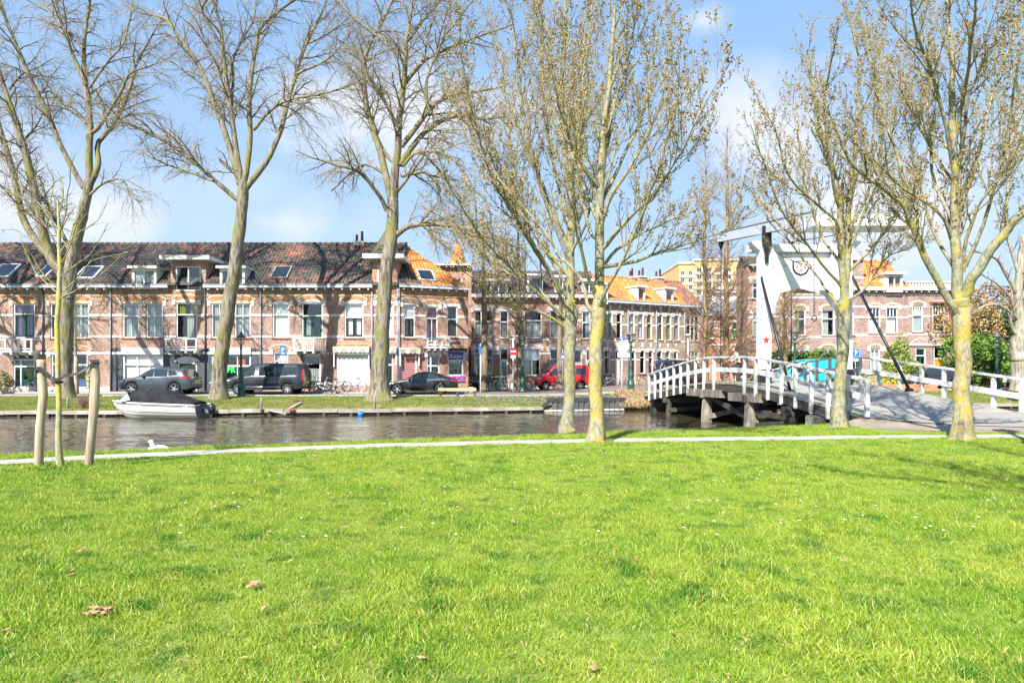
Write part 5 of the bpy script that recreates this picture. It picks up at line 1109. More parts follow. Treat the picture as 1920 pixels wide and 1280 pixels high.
# ------------------------------------------------------------------ bare trees
class Tree:
    def __init__(s, name, label, base, group=None, seed=0, bark=None, twigm=None, cat='tree', limbm=None):
        s.lm = limbm or bark
        s.base = Vector(base); s.o = thing(name, label, cat, base, 0, group); s.rnd = random.Random(seed); s.big = []; s.tw = []; s.buds = []; s.bark = bark; s.twm = twigm
        s.nseed = seed * 3.7
    def wob(s, pts, rad, n, amp):
        # resample a control polyline with Catmull-Rom smoothing and a little wobble
        P = [Vector(p) for p in pts]; out = []; rr = []
        Lt = len(P) - 1
        for i in range(n + 1):
            t = i / n * Lt; k = min(int(t), Lt - 1); f = t - k
            p0 = P[max(k - 1, 0)]; p1 = P[k]; p2 = P[k + 1]; p3 = P[min(k + 2, Lt)]
            v = 0.5 * ((2 * p1) + (p2 - p0) * f + (2 * p0 - 5 * p1 + 4 * p2 - p3) * f * f + (3 * p1 - p0 - 3 * p2 + p3) * f ** 3)
            a = amp * (0 if i == 0 else 1)
            v += Vector((noise.noise(Vector((t * 1.7, s.nseed, 0.3))), noise.noise(Vector((t * 1.7, s.nseed, 5.3))), noise.noise(Vector((t * 1.7, s.nseed, 9.3))))) * a
            out.append(v); rr.append(rad[min(k, len(rad) - 1)] * (1 - f) + rad[min(k + 1, len(rad) - 1)] * f)
        s.nseed += 1.37; return out, rr
    def limb(s, px, Y, rad, dy=0.0, y0=0.0, ext=0, amp=0.06, kids=True, trunk=False, kw=None):
        # px: photo points of the limb; it leans in depth from y0 to dy
        n = len(px); pts = []; 
        for i, (a, b) in enumerate(px):
            t = i / (n - 1); pts.append(PX(a, b, Y + y0 + (dy - y0) * t ** 1.2))
        rm = [r / FP * Y * (0.88 if Y > 30 else 1) for r in rad]; rad_ = [rm[0] + (rm[-1] - rm[0]) * i / (n - 1) for i in range(n)] if len(rm) == 2 else rm
        if ext:
            d = (pts[-1] - pts[-2]).normalized()
            for k in range(ext): d = (d + Vector((s.rnd.uniform(-.25, .25), s.rnd.uniform(-.25, .25), s.rnd.uniform(-.05, .25)))).normalized(); pts.append(pts[-1] + d * 0.9); rad_.append(rad_[-1] * 0.72)
        m = max(6, int(len(pts) * 3)); P, Rr = s.wob(pts, rad_, m, amp)
        s.big.append((P, Rr, trunk))
        if kids: s.kids(P, Rr, **(kw or {}))
        return P, Rr
    def kids(s, P, Rr, lv=1, dens=2.2, ln=1.9, ang=0.9, up=0.25, grav=0.0, start=0.25, dec=0.55, maxlv=3, curl=0.25, bud=0.0, rmin=0.0035, tw=1.0):
        rnd = s.rnd; L = [0.0]
        for a, b in zip(P, P[1:]): L.append(L[-1] + (b - a).length)
        T = L[-1]
        if T < 0.05: return
        d = T * start if lv == 1 else T * 0.12; side = rnd.random() * 6.28
        while d < T:
            k = 0
            while k < len(L) - 2 and L[k + 1] < d: k += 1
            f = (d - L[k]) / max(1e-5, L[k + 1] - L[k]); p = P[k].lerp(P[k + 1], f); r = Rr[k] * (1 - f) + Rr[k + 1] * f; dr = (P[k + 1] - P[k]).normalized()
            side += 2.4 + rnd.uniform(-.6, .6); a = Vector((0, 0, 1)).cross(dr); 
            if a.length < 0.1: a = Vector((1, 0, 0))
            a.normalize(); b = dr.cross(a); q = (a * math.cos(side) + b * math.sin(side)); an = ang * rnd.uniform(.6, 1.25)
            nd = (dr * math.cos(an) + q * math.sin(an)).normalized()
            l = ln * rnd.uniform(.45, 1.2) * (1 - 0.45 * d / T); s.grow(p, nd, l, min(r * 0.62, 0.012 * l * 1.6 + rmin), lv, dict(dens=dens, ln=ln, ang=ang, up=up, grav=grav, dec=dec, maxlv=maxlv, curl=curl, bud=bud, rmin=rmin, tw=tw))
            d += rnd.uniform(.5, 1.5) / dens * (1 if lv == 1 else .62 if lv == 2 else .5)
    def grow(s, p, d, l, r, lv, K):
        rnd = s.rnd; n = 6 if lv == 1 else (5 if lv == 2 else 4); P = [p]; Rr = [r]; st = l / (n - 1)
        for i in range(1, n):
            t = i / (n - 1); c = K['curl']
            d = (d + Vector((rnd.uniform(-c, c), rnd.uniform(-c, c), rnd.uniform(-c, c) + K['up'] * .5 - K['grav'] * t * (0.6 + .5 * lv)))).normalized(); p = p + d * st; P.append(p); Rr.append(max(K['rmin'] * .8, r * (1 - .72 * t)))
        if lv < K['maxlv']:
            (s.big if r > 0.03 else s.tw).append((P, Rr, False) if r > 0.03 else (P, Rr))
            K2 = dict(K); K2['ln'] = l * K['dec']; s.kids(P, Rr, lv=lv + 1, **K2)
        else: s.tw.append((P, Rr))
        if K['bud'] and lv >= 2:
            if rnd.random() < K['bud']: s.buds.append((P[-1], d))
            if rnd.random() < K['bud'] * .8: s.buds.append((P[len(P) // 2], d))
    def finish(s, flare=0.0):
        B = s.base; groups = {'trunk': [], 'limb': []}
        mbt = MB(); mbt.M = Matrix.Translation(-B); mbl = MB(); mbl.M = Matrix.Translation(-B)
        for (P, Rr, trunk) in s.big:
            if trunk:
                # knobbly bark silhouette
                P2 = []; R2 = []
                for i in range(len(P) - 1):
                    for j in range(3): t = j / 3; P2.append(P[i].lerp(P[i + 1], t)); R2.append((Rr[i] * (1 - t) + Rr[i + 1] * t))
                P2.append(P[-1]); R2.append(Rr[-1]); o = len(mbt.v); mbt.tube(P2, R2, 14)
                for i in range(o, len(mbt.v)):
                    v = Vector(mbt.v[i]); j = min((i - o) // 14, len(P2) - 1); c = P2[j] - B; dv = v - c; ang = math.atan2(dv.y, dv.x)
                    k = 1 + 0.10 * noise.noise(Vector((math.cos(ang) * 1.7 + s.nseed, math.sin(ang) * 1.7, c.z * 1.1))) + .06 * noise.noise(Vector((math.cos(ang) * 4, math.sin(ang) * 4, c.z * 3)))
                    if flare: k += flare * math.exp(-max(0, c.z) * 2.8) * (1 + .5 * math.sin(ang * 5 + s.nseed))
                    mbt.v[i] = tuple(c + dv * k)
            else: mbl.tube(P, Rr, 8 if Rr[0] > .06 else 5, cap=False)
        t = mbt.build('trunk', s.bark, s.o)
        if mbl.v: mbl.build('limbs', s.lm, s.o)
        # twigs: vectorised three sided tubes
        byn = {}
        for (P, Rr) in s.tw: byn.setdefault(len(P), []).append((P, Rr))
        V = []; F = []; off = 0
        for n, lst in byn.items():
            A = np.array([[tuple(p) for p in P] for P, _ in lst]); rad = np.array([r for _, r in lst]); m = len(lst); D = np.zeros_like(A); D[:, :-1] = A[:, 1:] - A[:, :-1]; D[:, -1] = D[:, -2]
            D /= np.linalg.norm(D, axis=2, keepdims=True) + 1e-9; ref = np.where(np.abs(D[:, :, 2:3]) > .85, np.array([1., 0, 0]), np.array([0, 0, 1.])); a = np.cross(D, ref); a /= np.linalg.norm(a, axis=2, keepdims=True) + 1e-9; b = np.cross(D, a)
            vs = np.zeros((m, n, 3, 3))
            for k in range(3): t_ = 2 * math.pi * k / 3; vs[:, :, k] = A + (a * math.cos(t_) + b * math.sin(t_)) * rad[:, :, None]
            V.append(vs.reshape(-1, 3)); base = np.arange(m)[:, None, None] * (n * 3) + np.arange(n - 1)[None, :, None] * 3 + off; kk = np.arange(3)[None, None, :]; k2 = (kk + 1) % 3
            F.append(np.stack([base + kk, base + k2, base + k2 + 3, base + kk + 3], -1).reshape(-1, 4)); off += m * n * 3
        if V:
            V = np.concatenate(V) - np.array(B); F = np.concatenate(F); me = bpy.data.meshes.new('twigs'); me.vertices.add(len(V)); me.vertices.foreach_set('co', V.ravel()); me.loops.add(F.size); me.loops.foreach_set('vertex_index', F.ravel().astype(np.int32)); me.polygons.add(len(F)); me.polygons.foreach_set('loop_start', np.arange(0, F.size, 4, dtype=np.int32)); me.polygons.foreach_set('loop_total', np.full(len(F), 4, dtype=np.int32)); me.update(calc_edges=True)
            me.materials.append(s.twm); c = bpy.data.objects.new('crown', me); COL.objects.link(c); c.parent = s.o; tag(c, kind='stuff')
        if s.buds:
            mb = MB(); rn = s.rnd
            for (p, d) in s.buds:
                for q in range(rn.choice((2, 3, 4, 5))):
                    c = p - B + Vector((rn.uniform(-.04, .04), rn.uniform(-.04, .04), rn.uniform(-.045, .035))); r = rn.uniform(.010, .021)
                    ax = [Vector((rn.uniform(-1, 1), rn.uniform(-1, 1), rn.uniform(-1, 1))).normalized() * r * k for k in (1.5, .9)]; cr = ax[0].cross(ax[1]).normalized() * r
                    mb.add([c + ax[0], c - ax[0], c + ax[1], c - ax[1], c + cr, c - cr], [(0, 2, 4), (2, 1, 4), (1, 3, 4), (3, 0, 4), (2, 0, 5), (1, 2, 5), (3, 1, 5), (0, 3, 5)], rn.choice((0, 0, 1, 2)))
            tag(mb.build('seed_clusters', [BUD1, BUD2, BUD3], s.o), kind='stuff')
BUD1 = mat('olive_seed_husk', (.33, .25, .09), .8); BUD2 = mat('brown_seed_husk', (.17, .10, .055), .8); BUD3 = mat('tan_seed_husk', (.40, .28, .12), .8)
def bark(name, c1, c2, lich, ls=1.3, k0=.5, k1=.62, fine=26, bump=1.0, stretch=(1, 1, .18)):
    m = mat(name, c1, .92, c2, fine * .6, bump=bump, bscale=fine, stretch=stretch, detail=6, lo=.38, hi=.56)
    n = m.node_tree.nodes; l = m.node_tree.links; b = n['Principled BSDF']; src = b.inputs['Base Color'].links[0].from_socket
    tc = n.new('ShaderNodeTexCoord'); no = n.new('ShaderNodeTexNoise'); no.inputs['Scale'].default_value = ls; no.inputs['Detail'].default_value = 9; no.inputs['Roughness'].default_value = .7; l.new(tc.outputs['Object'], no.inputs['Vector'])
    mr = n.new('ShaderNodeMapRange'); mr.inputs['From Min'].default_value = k0; mr.inputs['From Max'].default_value = k1; l.new(no.outputs[0], mr.inputs['Value'])
    mx = n.new('ShaderNodeMixRGB'); mx.inputs[2].default_value = (*lich, 1); l.new(mr.outputs[0], mx.inputs[0]); l.new(src, mx.inputs[1]); l.new(mx.outputs[0], b.inputs['Base Color']); return m
BK_WILLOW = bark('willow_bark', (.075, .063, .047), (.25, .215, .162), (.19, .18, .05), .9, .47, .62, 11, 2.2, (1, 1, .22))
BK_ASH = bark('ash_bark', (.13, .125, .085), (.28, .265, .195), (.30, .26, .04), 2.6, .48, .62, 20, 1.2, (1, 1, .6))
BK_YEL = bark('yellow_lichen_bark', (.17, .155, .10), (.33, .30, .22), (.40, .295, .03), 3.6, .44, .60, 22, 1.0, (1, 1, .5))
BK_YEL2 = bark('young_lichen_bark', (.22, .22, .14), (.34, .33, .24), (.48, .37, .04), 1.8, .45, .58, 40, .6, (1, 1, .5))
BK_ASH2 = bark('lichen_limb_bark', (.15, .145, .09), (.30, .28, .20), (.36, .30, .045), 2.6, .50, .66, 22, 1.0, (1, 1, .6))
BK_DARK = bark('dark_street_tree_bark', (.10, .075, .05), (.24, .18, .12), (.22, .2, .08), 1.2, .55, .7, 16)
BK_CON = bark('reddish_conifer_bark', (.11, .075, .045), (.27, .185, .10), (.36, .30, .10), 1.2, .5, .65, 16)
BK_OLD = bark('grey_knobbly_bark', (.14, .125, .10), (.36, .33, .27), (.30, .29, .16), 1.2, .5, .65, 14)
TW_W = mat('willow_twigs', (.22, .17, .125), .9, (.30, .25, .15), 1.5); TW_A = mat('ash_twigs', (.20, .175, .10), .9, (.32, .27, .12), 2); TW_D = mat('dark_twigs', (.15, .10, .07), .9, (.24, .18, .10), 1.5); TW_C = mat('pinkish_twigs', (.24, .155, .11), .9, (.32, .23, .13), 1.5)
GW = 'tall bare willows on the far canal bank'
WK = dict(dens=3.0, ln=3.1, ang=.8, up=.12, grav=.21, curl=.22, maxlv=3, dec=.6, rmin=.0055)
# --- far bank willow with a forked trunk, left
t = Tree('willow_tree', 'tall bare willow with two crossing trunks behind the staked young tree', PX(124, 748, 39.5), GW, 1, BK_WILLOW, TW_W); Y = 39.5
t.limb([(124, 752), (122, 690), (123, 620), (128, 545), (134, 490), (142, 450), (154, 405), (161, 375), (167, 337)], Y, [16, 14.5, 14, 13.5, 12.5, 12, 11, 10, 9], kids=False, trunk=True)
t.limb([(167, 345), (168, 262), (169, 225), (161, 157), (157, 86), (169, 0)], Y, [8, 7, 6.5, 6, 4, 3], 0.4, ext=3, kw=WK)
t.limb([(157, 352), (112, 266), (86, 206), (49, 127), (26, 75), (0, 8)], Y, [6, 5, 5, 4, 3, 2], -1.2, ext=2, kw=WK)
t.limb([(166, 350), (184, 311), (184, 270), (217, 225), (243, 169), (259, 112), (292, 56)], Y, [7, 6, 5, 4.5, 4, 3, 1.5], 1.5, ext=2, kw=WK)
t.limb([(172, 250), (187, 236), (225, 176), (243, 139), (281, 124)], Y, [5, 1.5], -1.0, ext=2, kw=WK)
t.limb([(162, 160), (142, 116), (124, 67), (109, 22), (103, -10)], Y, [4.5, 2], -.5, ext=3, kw=WK)
t.limb([(157, 92), (131, 64), (97, 30), (75, -5)], Y, [3.5, 1.5], .8, ext=2, kw=WK)
t.limb([(167, 165), (202, 116), (229, 86), (244, 34)], Y, [3, 1.5], 1.2, ext=2, kw=WK)
t.limb([(163, 372), (191, 345), (225, 335), (244, 362)], Y, [3, 1.5], -1.2, ext=1, kw=WK)
t.limb([(162, 232), (127, 202), (94, 172), (76, 174)], Y, [3, 1.5], .8, ext=1, kw=WK)
t.limb([(128, 560), (118, 520), (103, 497), (86, 454), (75, 412), (56, 319), (41, 266), (22, 206), (0, 139)], Y, [11, 11, 10.5, 10, 9.5, 8, 7, 6, 4], -.8, y0=-.1, ext=3, kw=WK)
t.limb([(95, 480), (77, 463), (45, 412), (26, 330), (0, 240), (-20, 170)], Y, [8, 7.5, 7, 6, 5, 3], .8, ext=2, kw=WK)
t.limb([(137, 490), (118, 440), (96, 400), (80, 350)], Y, [5, 2], 1.0, ext=1, kw=WK); t.limb([(41, 266), (71, 232)], Y, [3, 1.5], ext=1, kw=WK); t.limb([(17, 169), (45, 139), (75, 124)], Y, [2.5, 1], ext=1, kw=WK)
t.finish(.35)
# --- middle leaning willow
t = Tree('willow_tree', 'tall bare willow leaning right behind the moored boat', PX(418, 748, 39.3), GW, 2, BK_WILLOW, TW_W); Y = 39.3
t.limb([(410, 752), (411, 700), (418, 640), (430, 565), (444, 480), (450, 420), (456, 368), (455, 340)], Y, [17, 15.5, 14.5, 14, 13, 12, 11.5, 9], kids=False, trunk=True)
t.limb([(446, 375), (400, 336), (332, 279), (269, 244), (220, 227)], Y, [5.5, 4.5, 4, 3, 2], -1.5, ext=2, kw=WK); t.limb([(400, 339), (351, 322), (276, 291)], Y, [3, 1.5], .3, -1, ext=1, kw=WK)
t.limb([(450, 345), (430, 274), (404, 199), (385, 150), (370, 116), (329, 60), (306, 34), (257, 22)], Y, [7.5, 6.5, 6, 5, 4.5, 3.5, 3, 1.5], .8, ext=1, kw=WK)
t.limb([(452, 345), (441, 262), (430, 187), (419, 112), (413, 49), (400, 0)], Y, [7, 6, 5.5, 5, 3.5, 2], -.8, ext=3, kw=WK)
t.limb([(434, 215), (436, 142), (439, 105), (475, 37), (480, -5)], Y, [4, 3, 2.5, 1.8, 1.5], .8, ext=2, kw=WK)
t.limb([(458, 340), (469, 270), (467, 180), (479, 94), (494, 45), (554, 0)], Y, [7, 6, 5.5, 4.5, 3.5, 2], .3, ext=2, kw=WK)
t.limb([(460, 355), (501, 300), (527, 244), (539, 195), (554, 142), (576, 79), (610, 8)], Y, [7, 6, 5.5, 5, 4.5, 3.5, 2], 1.5, ext=2, kw=WK)
t.limb([(475, 244), (505, 210), (539, 189), (595, 178), (659, 158)], Y, [3.5, 1.5], -1.5, ext=1, kw=WK); t.limb([(557, 139), (617, 109), (647, 75)], Y, [3, 1.2], 1.5, ext=1, kw=WK); t.limb([(578, 81), (614, 64), (644, 43)], Y, [2.5, 1.2], 1, ext=1, kw=WK)
t.limb([(411, 79), (381, 22), (390, -5)], Y, [3, 1.5], -.8, ext=2, kw=WK); t.limb([(415, 135), (385, 79), (374, 37)], Y, [3, 1.5], .6, ext=2, kw=WK); t.limb([(447, 330), (420, 306), (412, 300)], Y, [4, 2.5], -.3, kw=WK)
t.finish(.4)
# --- right hand thick willow with the arching branch
t = Tree('willow_tree', 'thick trunked bare willow with a long arching branch to the right', PX(712, 750, 39.0), GW, 3, BK_WILLOW, TW_W); Y = 39.0
t.limb([(712, 754), (712, 705), (714, 650), (720, 570), (727, 490), (735, 430), (737, 372)], Y, [23, 18, 16.5, 15, 14, 13, 11.5], kids=False, trunk=True)
t.limb([(737, 378), (742, 322), (746, 285), (747, 232), (753, 195), (757, 161), (759, 112), (762, 75), (770, 30), (777, 0)], Y, [10, 9, 8, 7, 6.5, 6, 5, 4, 3, 2], -.4, ext=3, kw=WK)
t.limb([(733, 372), (710, 277), (699, 240), (687, 195), (680, 127), (691, 90), (714, 45), (736, 0)], Y, [8, 7, 6.5, 6, 5.5, 4.5, 3.5, 2.5], .8, ext=2, kw=WK); t.limb([(740, 305), (720, 285), (708, 258)], Y, [5, 4], .4, kids=False)
t.limb([(726, 396), (710, 365), (687, 337), (665, 319), (616, 306)], Y, [5, 4.5, 4, 3.5, 2], -1.8, ext=2, kw=WK); t.limb([(722, 325), (691, 309), (669, 317), (640, 340)], Y, [4, 2], 1, ext=1, kw=WK)
t.limb([(744, 232), (725, 199), (702, 161), (689, 139)], Y, [4, 2.5], -.9, ext=2, kw=WK); t.limb([(752, 275), (785, 232), (815, 195), (852, 176), (897, 171)], Y, [6, 5.5, 5, 4, 2.5], -1.2, ext=2, kw=WK)
t.limb([(750, 310), (777, 270), (807, 240), (849, 219), (901, 223)], Y, [7, 6, 5.5, 4.5, 3], 1.3, ext=2, kw=WK); t.limb([(757, 161), (789, 120), (822, 99), (871, 79), (935, 56)], Y, [5, 4.5, 3.5, 3, 2], -.8, ext=1, kw=WK)
t.limb([(804, 215), (800, 157), (815, 109), (837, 64), (882, 8)], Y, [3.5, 1.5], -.8, -.8, ext=2, kw=WK); t.limb([(757, 118), (721, 79), (684, 52), (635, 8)], Y, [3.5, 1.5], .8, ext=1, kw=WK); t.limb([(764, 77), (792, 41), (826, 0)], Y, [3.5, 2], .7, ext=2, kw=WK)
t.limb([(755, 312), (785, 285), (834, 289), (860, 311), (875, 345)], Y, [4, 1.5], -1.4, ext=1, kw=WK); t.limb([(785, 287), (804, 296), (830, 330), (860, 367), (865, 400)], Y, [3, 1.2], 1, ext=1, kw=WK); t.limb([(752, 330), (775, 325), (800, 324), (822, 349), (826, 360)], Y, [4.5, 2], .8, kw=WK)
t.limb([(742, 441), (756, 430), (778, 422), (815, 420), (860, 426), (897, 437), (955, 458)], Y, [6.5, 6, 5.5, 5, 4.5, 4, 2.5], -1.2, ext=1, kw=dict(WK, start=.1)); t.limb([(744, 360), (770, 326), (785, 307)], Y, [4, 2], -.8, ext=1, kw=WK)
t.limb([(722, 530), (700, 470), (706, 440)], Y, [4, 2], .5, kids=False) if False else None
t.finish(.45)
t0 = copy_tree(t.o, None, (-35.5, 38.6, -.1), 2.4, 'bare willow standing beyond the left edge, its outer branches reaching in')
# --- near ash trees
GA_ = 'bare trees with olive seed clusters on the near bank'
AK = dict(dens=3.9, ln=1.65, ang=.62, up=.42, grav=0.0, curl=.16, maxlv=3, dec=.52, rmin=.0036, bud=.44)
def fan(t, Y, lst, r, kw=AK, ext=2):
    for i, p in enumerate(lst): t.limb(p, Y, [r[0], r[1]] if not isinstance(r, list) or len(r) == 2 else r, (-1) ** i * (1.2 + .5 * (i % 3)), ext=ext, amp=.05, kw=kw)
Y = 17.6
t = Tree('ash_tree', 'bare tree with lichen speckled trunk, the left one of the close pair', GP(1065, 809), GA_, 11, BK_ASH, TW_A)
t.limb([(1064, 812), (1065, 760), (1067, 700), (1068, 640), (1070, 600), (1070, 560)], Y, [12, 10.5, 10.5, 11, 12, 11], kids=False, trunk=True)
t.limb([(1070, 565), (1070, 450), (1072, 380), (1060, 300), (1052, 175), (1058, 60), (1060, -20)], Y, [8, 7.5, 6.5, 5, 4, 3, 2], .4, ext=2, kw=dict(AK, start=.15))
fan(t, Y, [[(1064, 615), (1030, 565), (1000, 530), (950, 505), (905, 480)], [(1067, 590), (1020, 490), (965, 400), (920, 290)], [(1068, 545), (1005, 440), (935, 340), (885, 260)], [(1069, 500), (1020, 370), (985, 220), (965, 70)], [(1070, 440), (1040, 320), (1020, 170), (1010, 30)], [(1063, 600), (985, 530), (915, 460), (872, 400)], [(1070, 430), (1085, 330), (1095, 200), (1090, 80)], [(1071, 480), (1105, 400), (1120, 300)], [(1068, 520), (980, 400), (950, 220), (940, 110)], [(1062, 615), (1010, 585), (965, 575), (930, 560)], [(1063, 605), (1000, 540), (930, 500), (868, 450)], [(1066, 560), (990, 450), (920, 330), (880, 180)], [(1068, 470), (1000, 300), (975, 160), (1000, 40)]], [3.6, 1.1])
t.finish(.42)
Y = 14.8
t = Tree('ash_tree', 'bare tree with yellow lichen patches on a pale trunk, right one of the pair', GP(1118, 831), GA_, 12, BK_YEL, TW_A, limbm=BK_ASH2)
t.limb([(1118, 835), (1118, 790), (1118, 700), (1121, 620), (1124, 570), (1124, 540)], Y, [15, 12.5, 12, 12.5, 13, 11.5], kids=False, trunk=True)
t.limb([(1124, 550), (1124, 430), (1127, 330), (1131, 230), (1145, 150), (1150, 60), (1152, -20)], Y, [9.5, 8.5, 7.5, 6, 4.5, 3.5, 2.5], -.3, ext=3, kw=dict(AK, start=.15))
fan(t, Y, [[(1118, 600), (1105, 575), (1085, 515), (1040, 470), (1015, 425), (965, 370), (925, 320)], [(1130, 360), (1100, 325), (1070, 270), (1050, 210), (1030, 120)], [(1125, 520), (1140, 485), (1185, 450), (1230, 425), (1285, 400)], [(1126, 430), (1150, 360), (1190, 300), (1230, 220), (1252, 130)], [(1128, 380), (1160, 310), (1200, 230), (1225, 120), (1240, 40)], [(1126, 470), (1170, 420), (1230, 360), (1275, 290)], [(1129, 310), (1150, 200), (1180, 100), (1195, 0)], [(1122, 560), (1098, 500), (1080, 420), (1072, 330)], [(1124, 420), (1095, 350), (1060, 250), (1035, 130), (1020, 30)], [(1125, 500), (1185, 490), (1240, 470), (1290, 455)], [(1124, 450), (1100, 420), (1085, 250), (1100, 100), (1110, 0)], [(1120, 590), (1150, 520), (1200, 420), (1240, 300)]], [4.3, 1.3])
t.finish(.45)
Y = 18.4
t = Tree('ash_tree', 'bare tree with lichen on its trunk in front of the bridge railing', GP(1573, 804), GA_, 13, BK_ASH, TW_A)
t.limb([(1572, 808), (1573, 760), (1576, 700), (1581, 640), (1583, 590), (1582, 560)], Y, [13, 11, 10.5, 10.5, 11.5, 10.5], kids=False, trunk=True)
TC = t
t.limb([(1582, 565), (1576, 436), (1574, 363), (1552, 290), (1535, 218), (1516, 121), (1512, 95)], Y, [7.5, 6.5, 5.5, 4.5, 3.5, 2.5, 1.5], -.4, kw=dict(AK, start=.15))
t.limb([(1584, 560), (1590, 470), (1592, 400), (1598, 330), (1606, 250), (1610, 120), (1598, 40)], Y, [7.5, 6.5, 5.5, 4.5, 3.5, 2.5, 1.5], .6, kw=dict(AK, start=.15))
fan(t, Y, [[(1576, 575), (1564, 566), (1535, 523), (1496, 475), (1453, 411), (1415, 366)], [(1572, 440), (1569, 416), (1525, 378), (1477, 330), (1450, 240)], [(1586, 565), (1622, 542), (1661, 484), (1705, 466)], [(1590, 480), (1620, 400), (1650, 330), (1668, 270)], [(1578, 500), (1540, 440), (1510, 340), (1490, 220)], [(1575, 400), (1560, 330), (1545, 200), (1560, 120)], [(1592, 430), (1630, 350), (1640, 220), (1650, 120)], [(1580, 540), (1530, 480), (1470, 400), (1430, 300)], [(1590, 510), (1640, 460), (1680, 400), (1700, 340)]], [3.4, 1.1], ext=1)
t.finish(.42)
Y = 15.2
t = Tree('ash_tree', 'largest bare tree with a yellow lichen trunk at the right, before the bridge ramp', GP(1803, 828), GA_, 14, BK_YEL, TW_A, limbm=BK_ASH2)
t.limb([(1804, 833), (1803, 780), (1802, 700), (1803, 640), (1804, 590), (1800, 560)], Y, [17, 14, 13.5, 14, 16, 15], kids=False, trunk=True)
t.limb([(1800, 570), (1794, 470), (1790, 400), (1788, 300), (1785, 220), (1783, 130), (1775, 0)], Y, [10, 9, 8, 7, 6, 4.5, 3], -.3, ext=2, kw=dict(AK, start=.15))
t.limb([(1795, 590), (1777, 562), (1733, 484), (1714, 426), (1695, 383), (1651, 349), (1593, 300), (1564, 232)], Y, [7, 6.5, 6, 5.5, 5, 4, 3, 1.8], -1.0, ext=1, kw=AK)
t.limb([(1808, 560), (1821, 528), (1845, 489), (1884, 436), (1918, 397), (1965, 350)], Y, [9.5, 9, 8.5, 7.5, 7, 5], -1.2, ext=2, kw=AK)
fan(t, Y, [[(1697, 386), (1690, 315), (1670, 252), (1651, 194), (1627, 97)], [(1792, 360), (1801, 290), (1816, 184), (1845, 121), (1888, 29)], [(1790, 380), (1782, 339), (1729, 242), (1690, 169), (1661, 110)], [(1806, 510), (1816, 436), (1845, 368), (1903, 310)], [(1792, 400), (1840, 271), (1864, 169), (1915, 30)], [(1789, 330), (1758, 169), (1719, 63), (1709, 0)], [(1800, 520), (1760, 450), (1720, 330), (1700, 240)], [(1810, 500), (1850, 400), (1890, 250), (1910, 120)], [(1789, 420), (1750, 330), (1740, 200), (1745, 60)], [(1793, 460), (1760, 400), (1690, 350), (1640, 300)], [(1884, 436), (1890, 350), (1905, 240)], [(1788, 280), (1810, 170), (1825, 60), (1830, -20)]], [4.0, 1.4])
t.finish(.45)
copy_tree(TC.o, None, (6.3, 2.6, 0), 1.9, 'bare tree beside the viewer, outside the right edge, shading the lawn corner')
# --- young staked tree
Y = 10.75
t = Tree('young_tree', 'slender young tree with yellow lichen tied between two stakes', GP(112, 882), None, 21, BK_YEL2, TW_A, limbm=BK_ASH)
t.limb([(113, 884), (110, 800), (109, 700), (108, 600), (110, 540), (111, 480), (110, 400), (108, 370)], Y, [5.8, 4.8, 4.5, 4.3, 4.1, 3.6, 2.2, 1.1], kids=False, trunk=True, amp=.02)
YK = dict(dens=5, ln=.42, ang=.6, up=.12, grav=.02, curl=.16, maxlv=2, dec=.6, rmin=.0016, start=.3)
for p in ([(110, 470), (85, 420), (60, 400), (30, 330)], [(111, 520), (150, 490), (175, 470), (200, 420)], [(109, 540), (80, 510), (50, 470), (25, 460)], [(111, 560), (140, 545), (175, 528), (225, 480), (240, 470)], [(110, 500), (130, 460), (150, 400), (165, 360)], [(109, 450), (95, 400), (100, 340), (85, 300)], [(111, 440), (125, 390), (130, 330), (140, 290)], [(109, 555), (80, 520), (60, 500), (38, 440)], [(110, 430), (70, 380), (40, 370), (-5, 350)], [(112, 550), (150, 520), (172, 490), (238, 472)], [(110, 480), (140, 440), (185, 410), (205, 360)], [(109, 500), (60, 450), (20, 430), (-20, 440)], [(110, 400), (118, 360), (110, 320)], [(112, 558), (125, 552), (150, 535), (170, 515)]): t.limb(p, Y, [1.5, .5], random.uniform(-.5, .5), amp=.03, kw=YK)
t.finish(.3)
# --- far street trees (conifers without needles) and small trees
def conical(name, label, px, pyb, Y, pytop, rpx, wpx, seed, bk, tw, group=None, low=0.25, dens=1.0, h0=None, lnk=1.0):
    b = PX(px, pyb, Y); top = PX(px + random.uniform(-3, 3), pytop, Y); t = Tree(name, label, b, group, seed, bk, tw); rn = t.rnd; H = top.z - b.z
    pts = [b + (top - b) * k + Vector((rn.uniform(-.08, .08), rn.uniform(-.08, .08), 0)) * (k > 0) for k in (0, .15, .3, .45, .6, .75, .9, 1)]; r0 = rpx / FP * Y
    P, Rr = t.wob(pts, [r0 * 1.15, r0, r0 * .85, r0 * .7, r0 * .55, r0 * .38, r0 * .2, r0 * .06], 20, .05); t.big.append((P, Rr, True)); W = wpx / FP * Y
    n = int(H * 8 * dens)
    for i in range(n):
        f = low + (1 - low) * (i + rn.random()) / n; z = f * 20; k = min(int(z), 19); p = P[k].lerp(P[k + 1], z - k); a = rn.uniform(0, 6.28); q = Vector((math.cos(a), math.sin(a), .35 + .7 * f)).normalized(); l = W * (1.05 - f) ** .75 * rn.uniform(.6, 1.15) * lnk
        t.grow(p, q, max(.3, l), max(.009, .012 * l), 1, dict(dens=4.2, ln=l, ang=.6, up=.12, grav=0, dec=.36, maxlv=3, curl=.14, bud=0, rmin=.0095, tw=1))
    t.finish(.3); return t
GC = 'slender bare trees at the head of the bridge'
conical('bare_conifer_tree', 'left one of two slender leafless conifers at the end of the bridge', 1324, 722, 46, 236, 4.6, 85, 31, BK_CON, TW_C, GC, .06, 1.15)
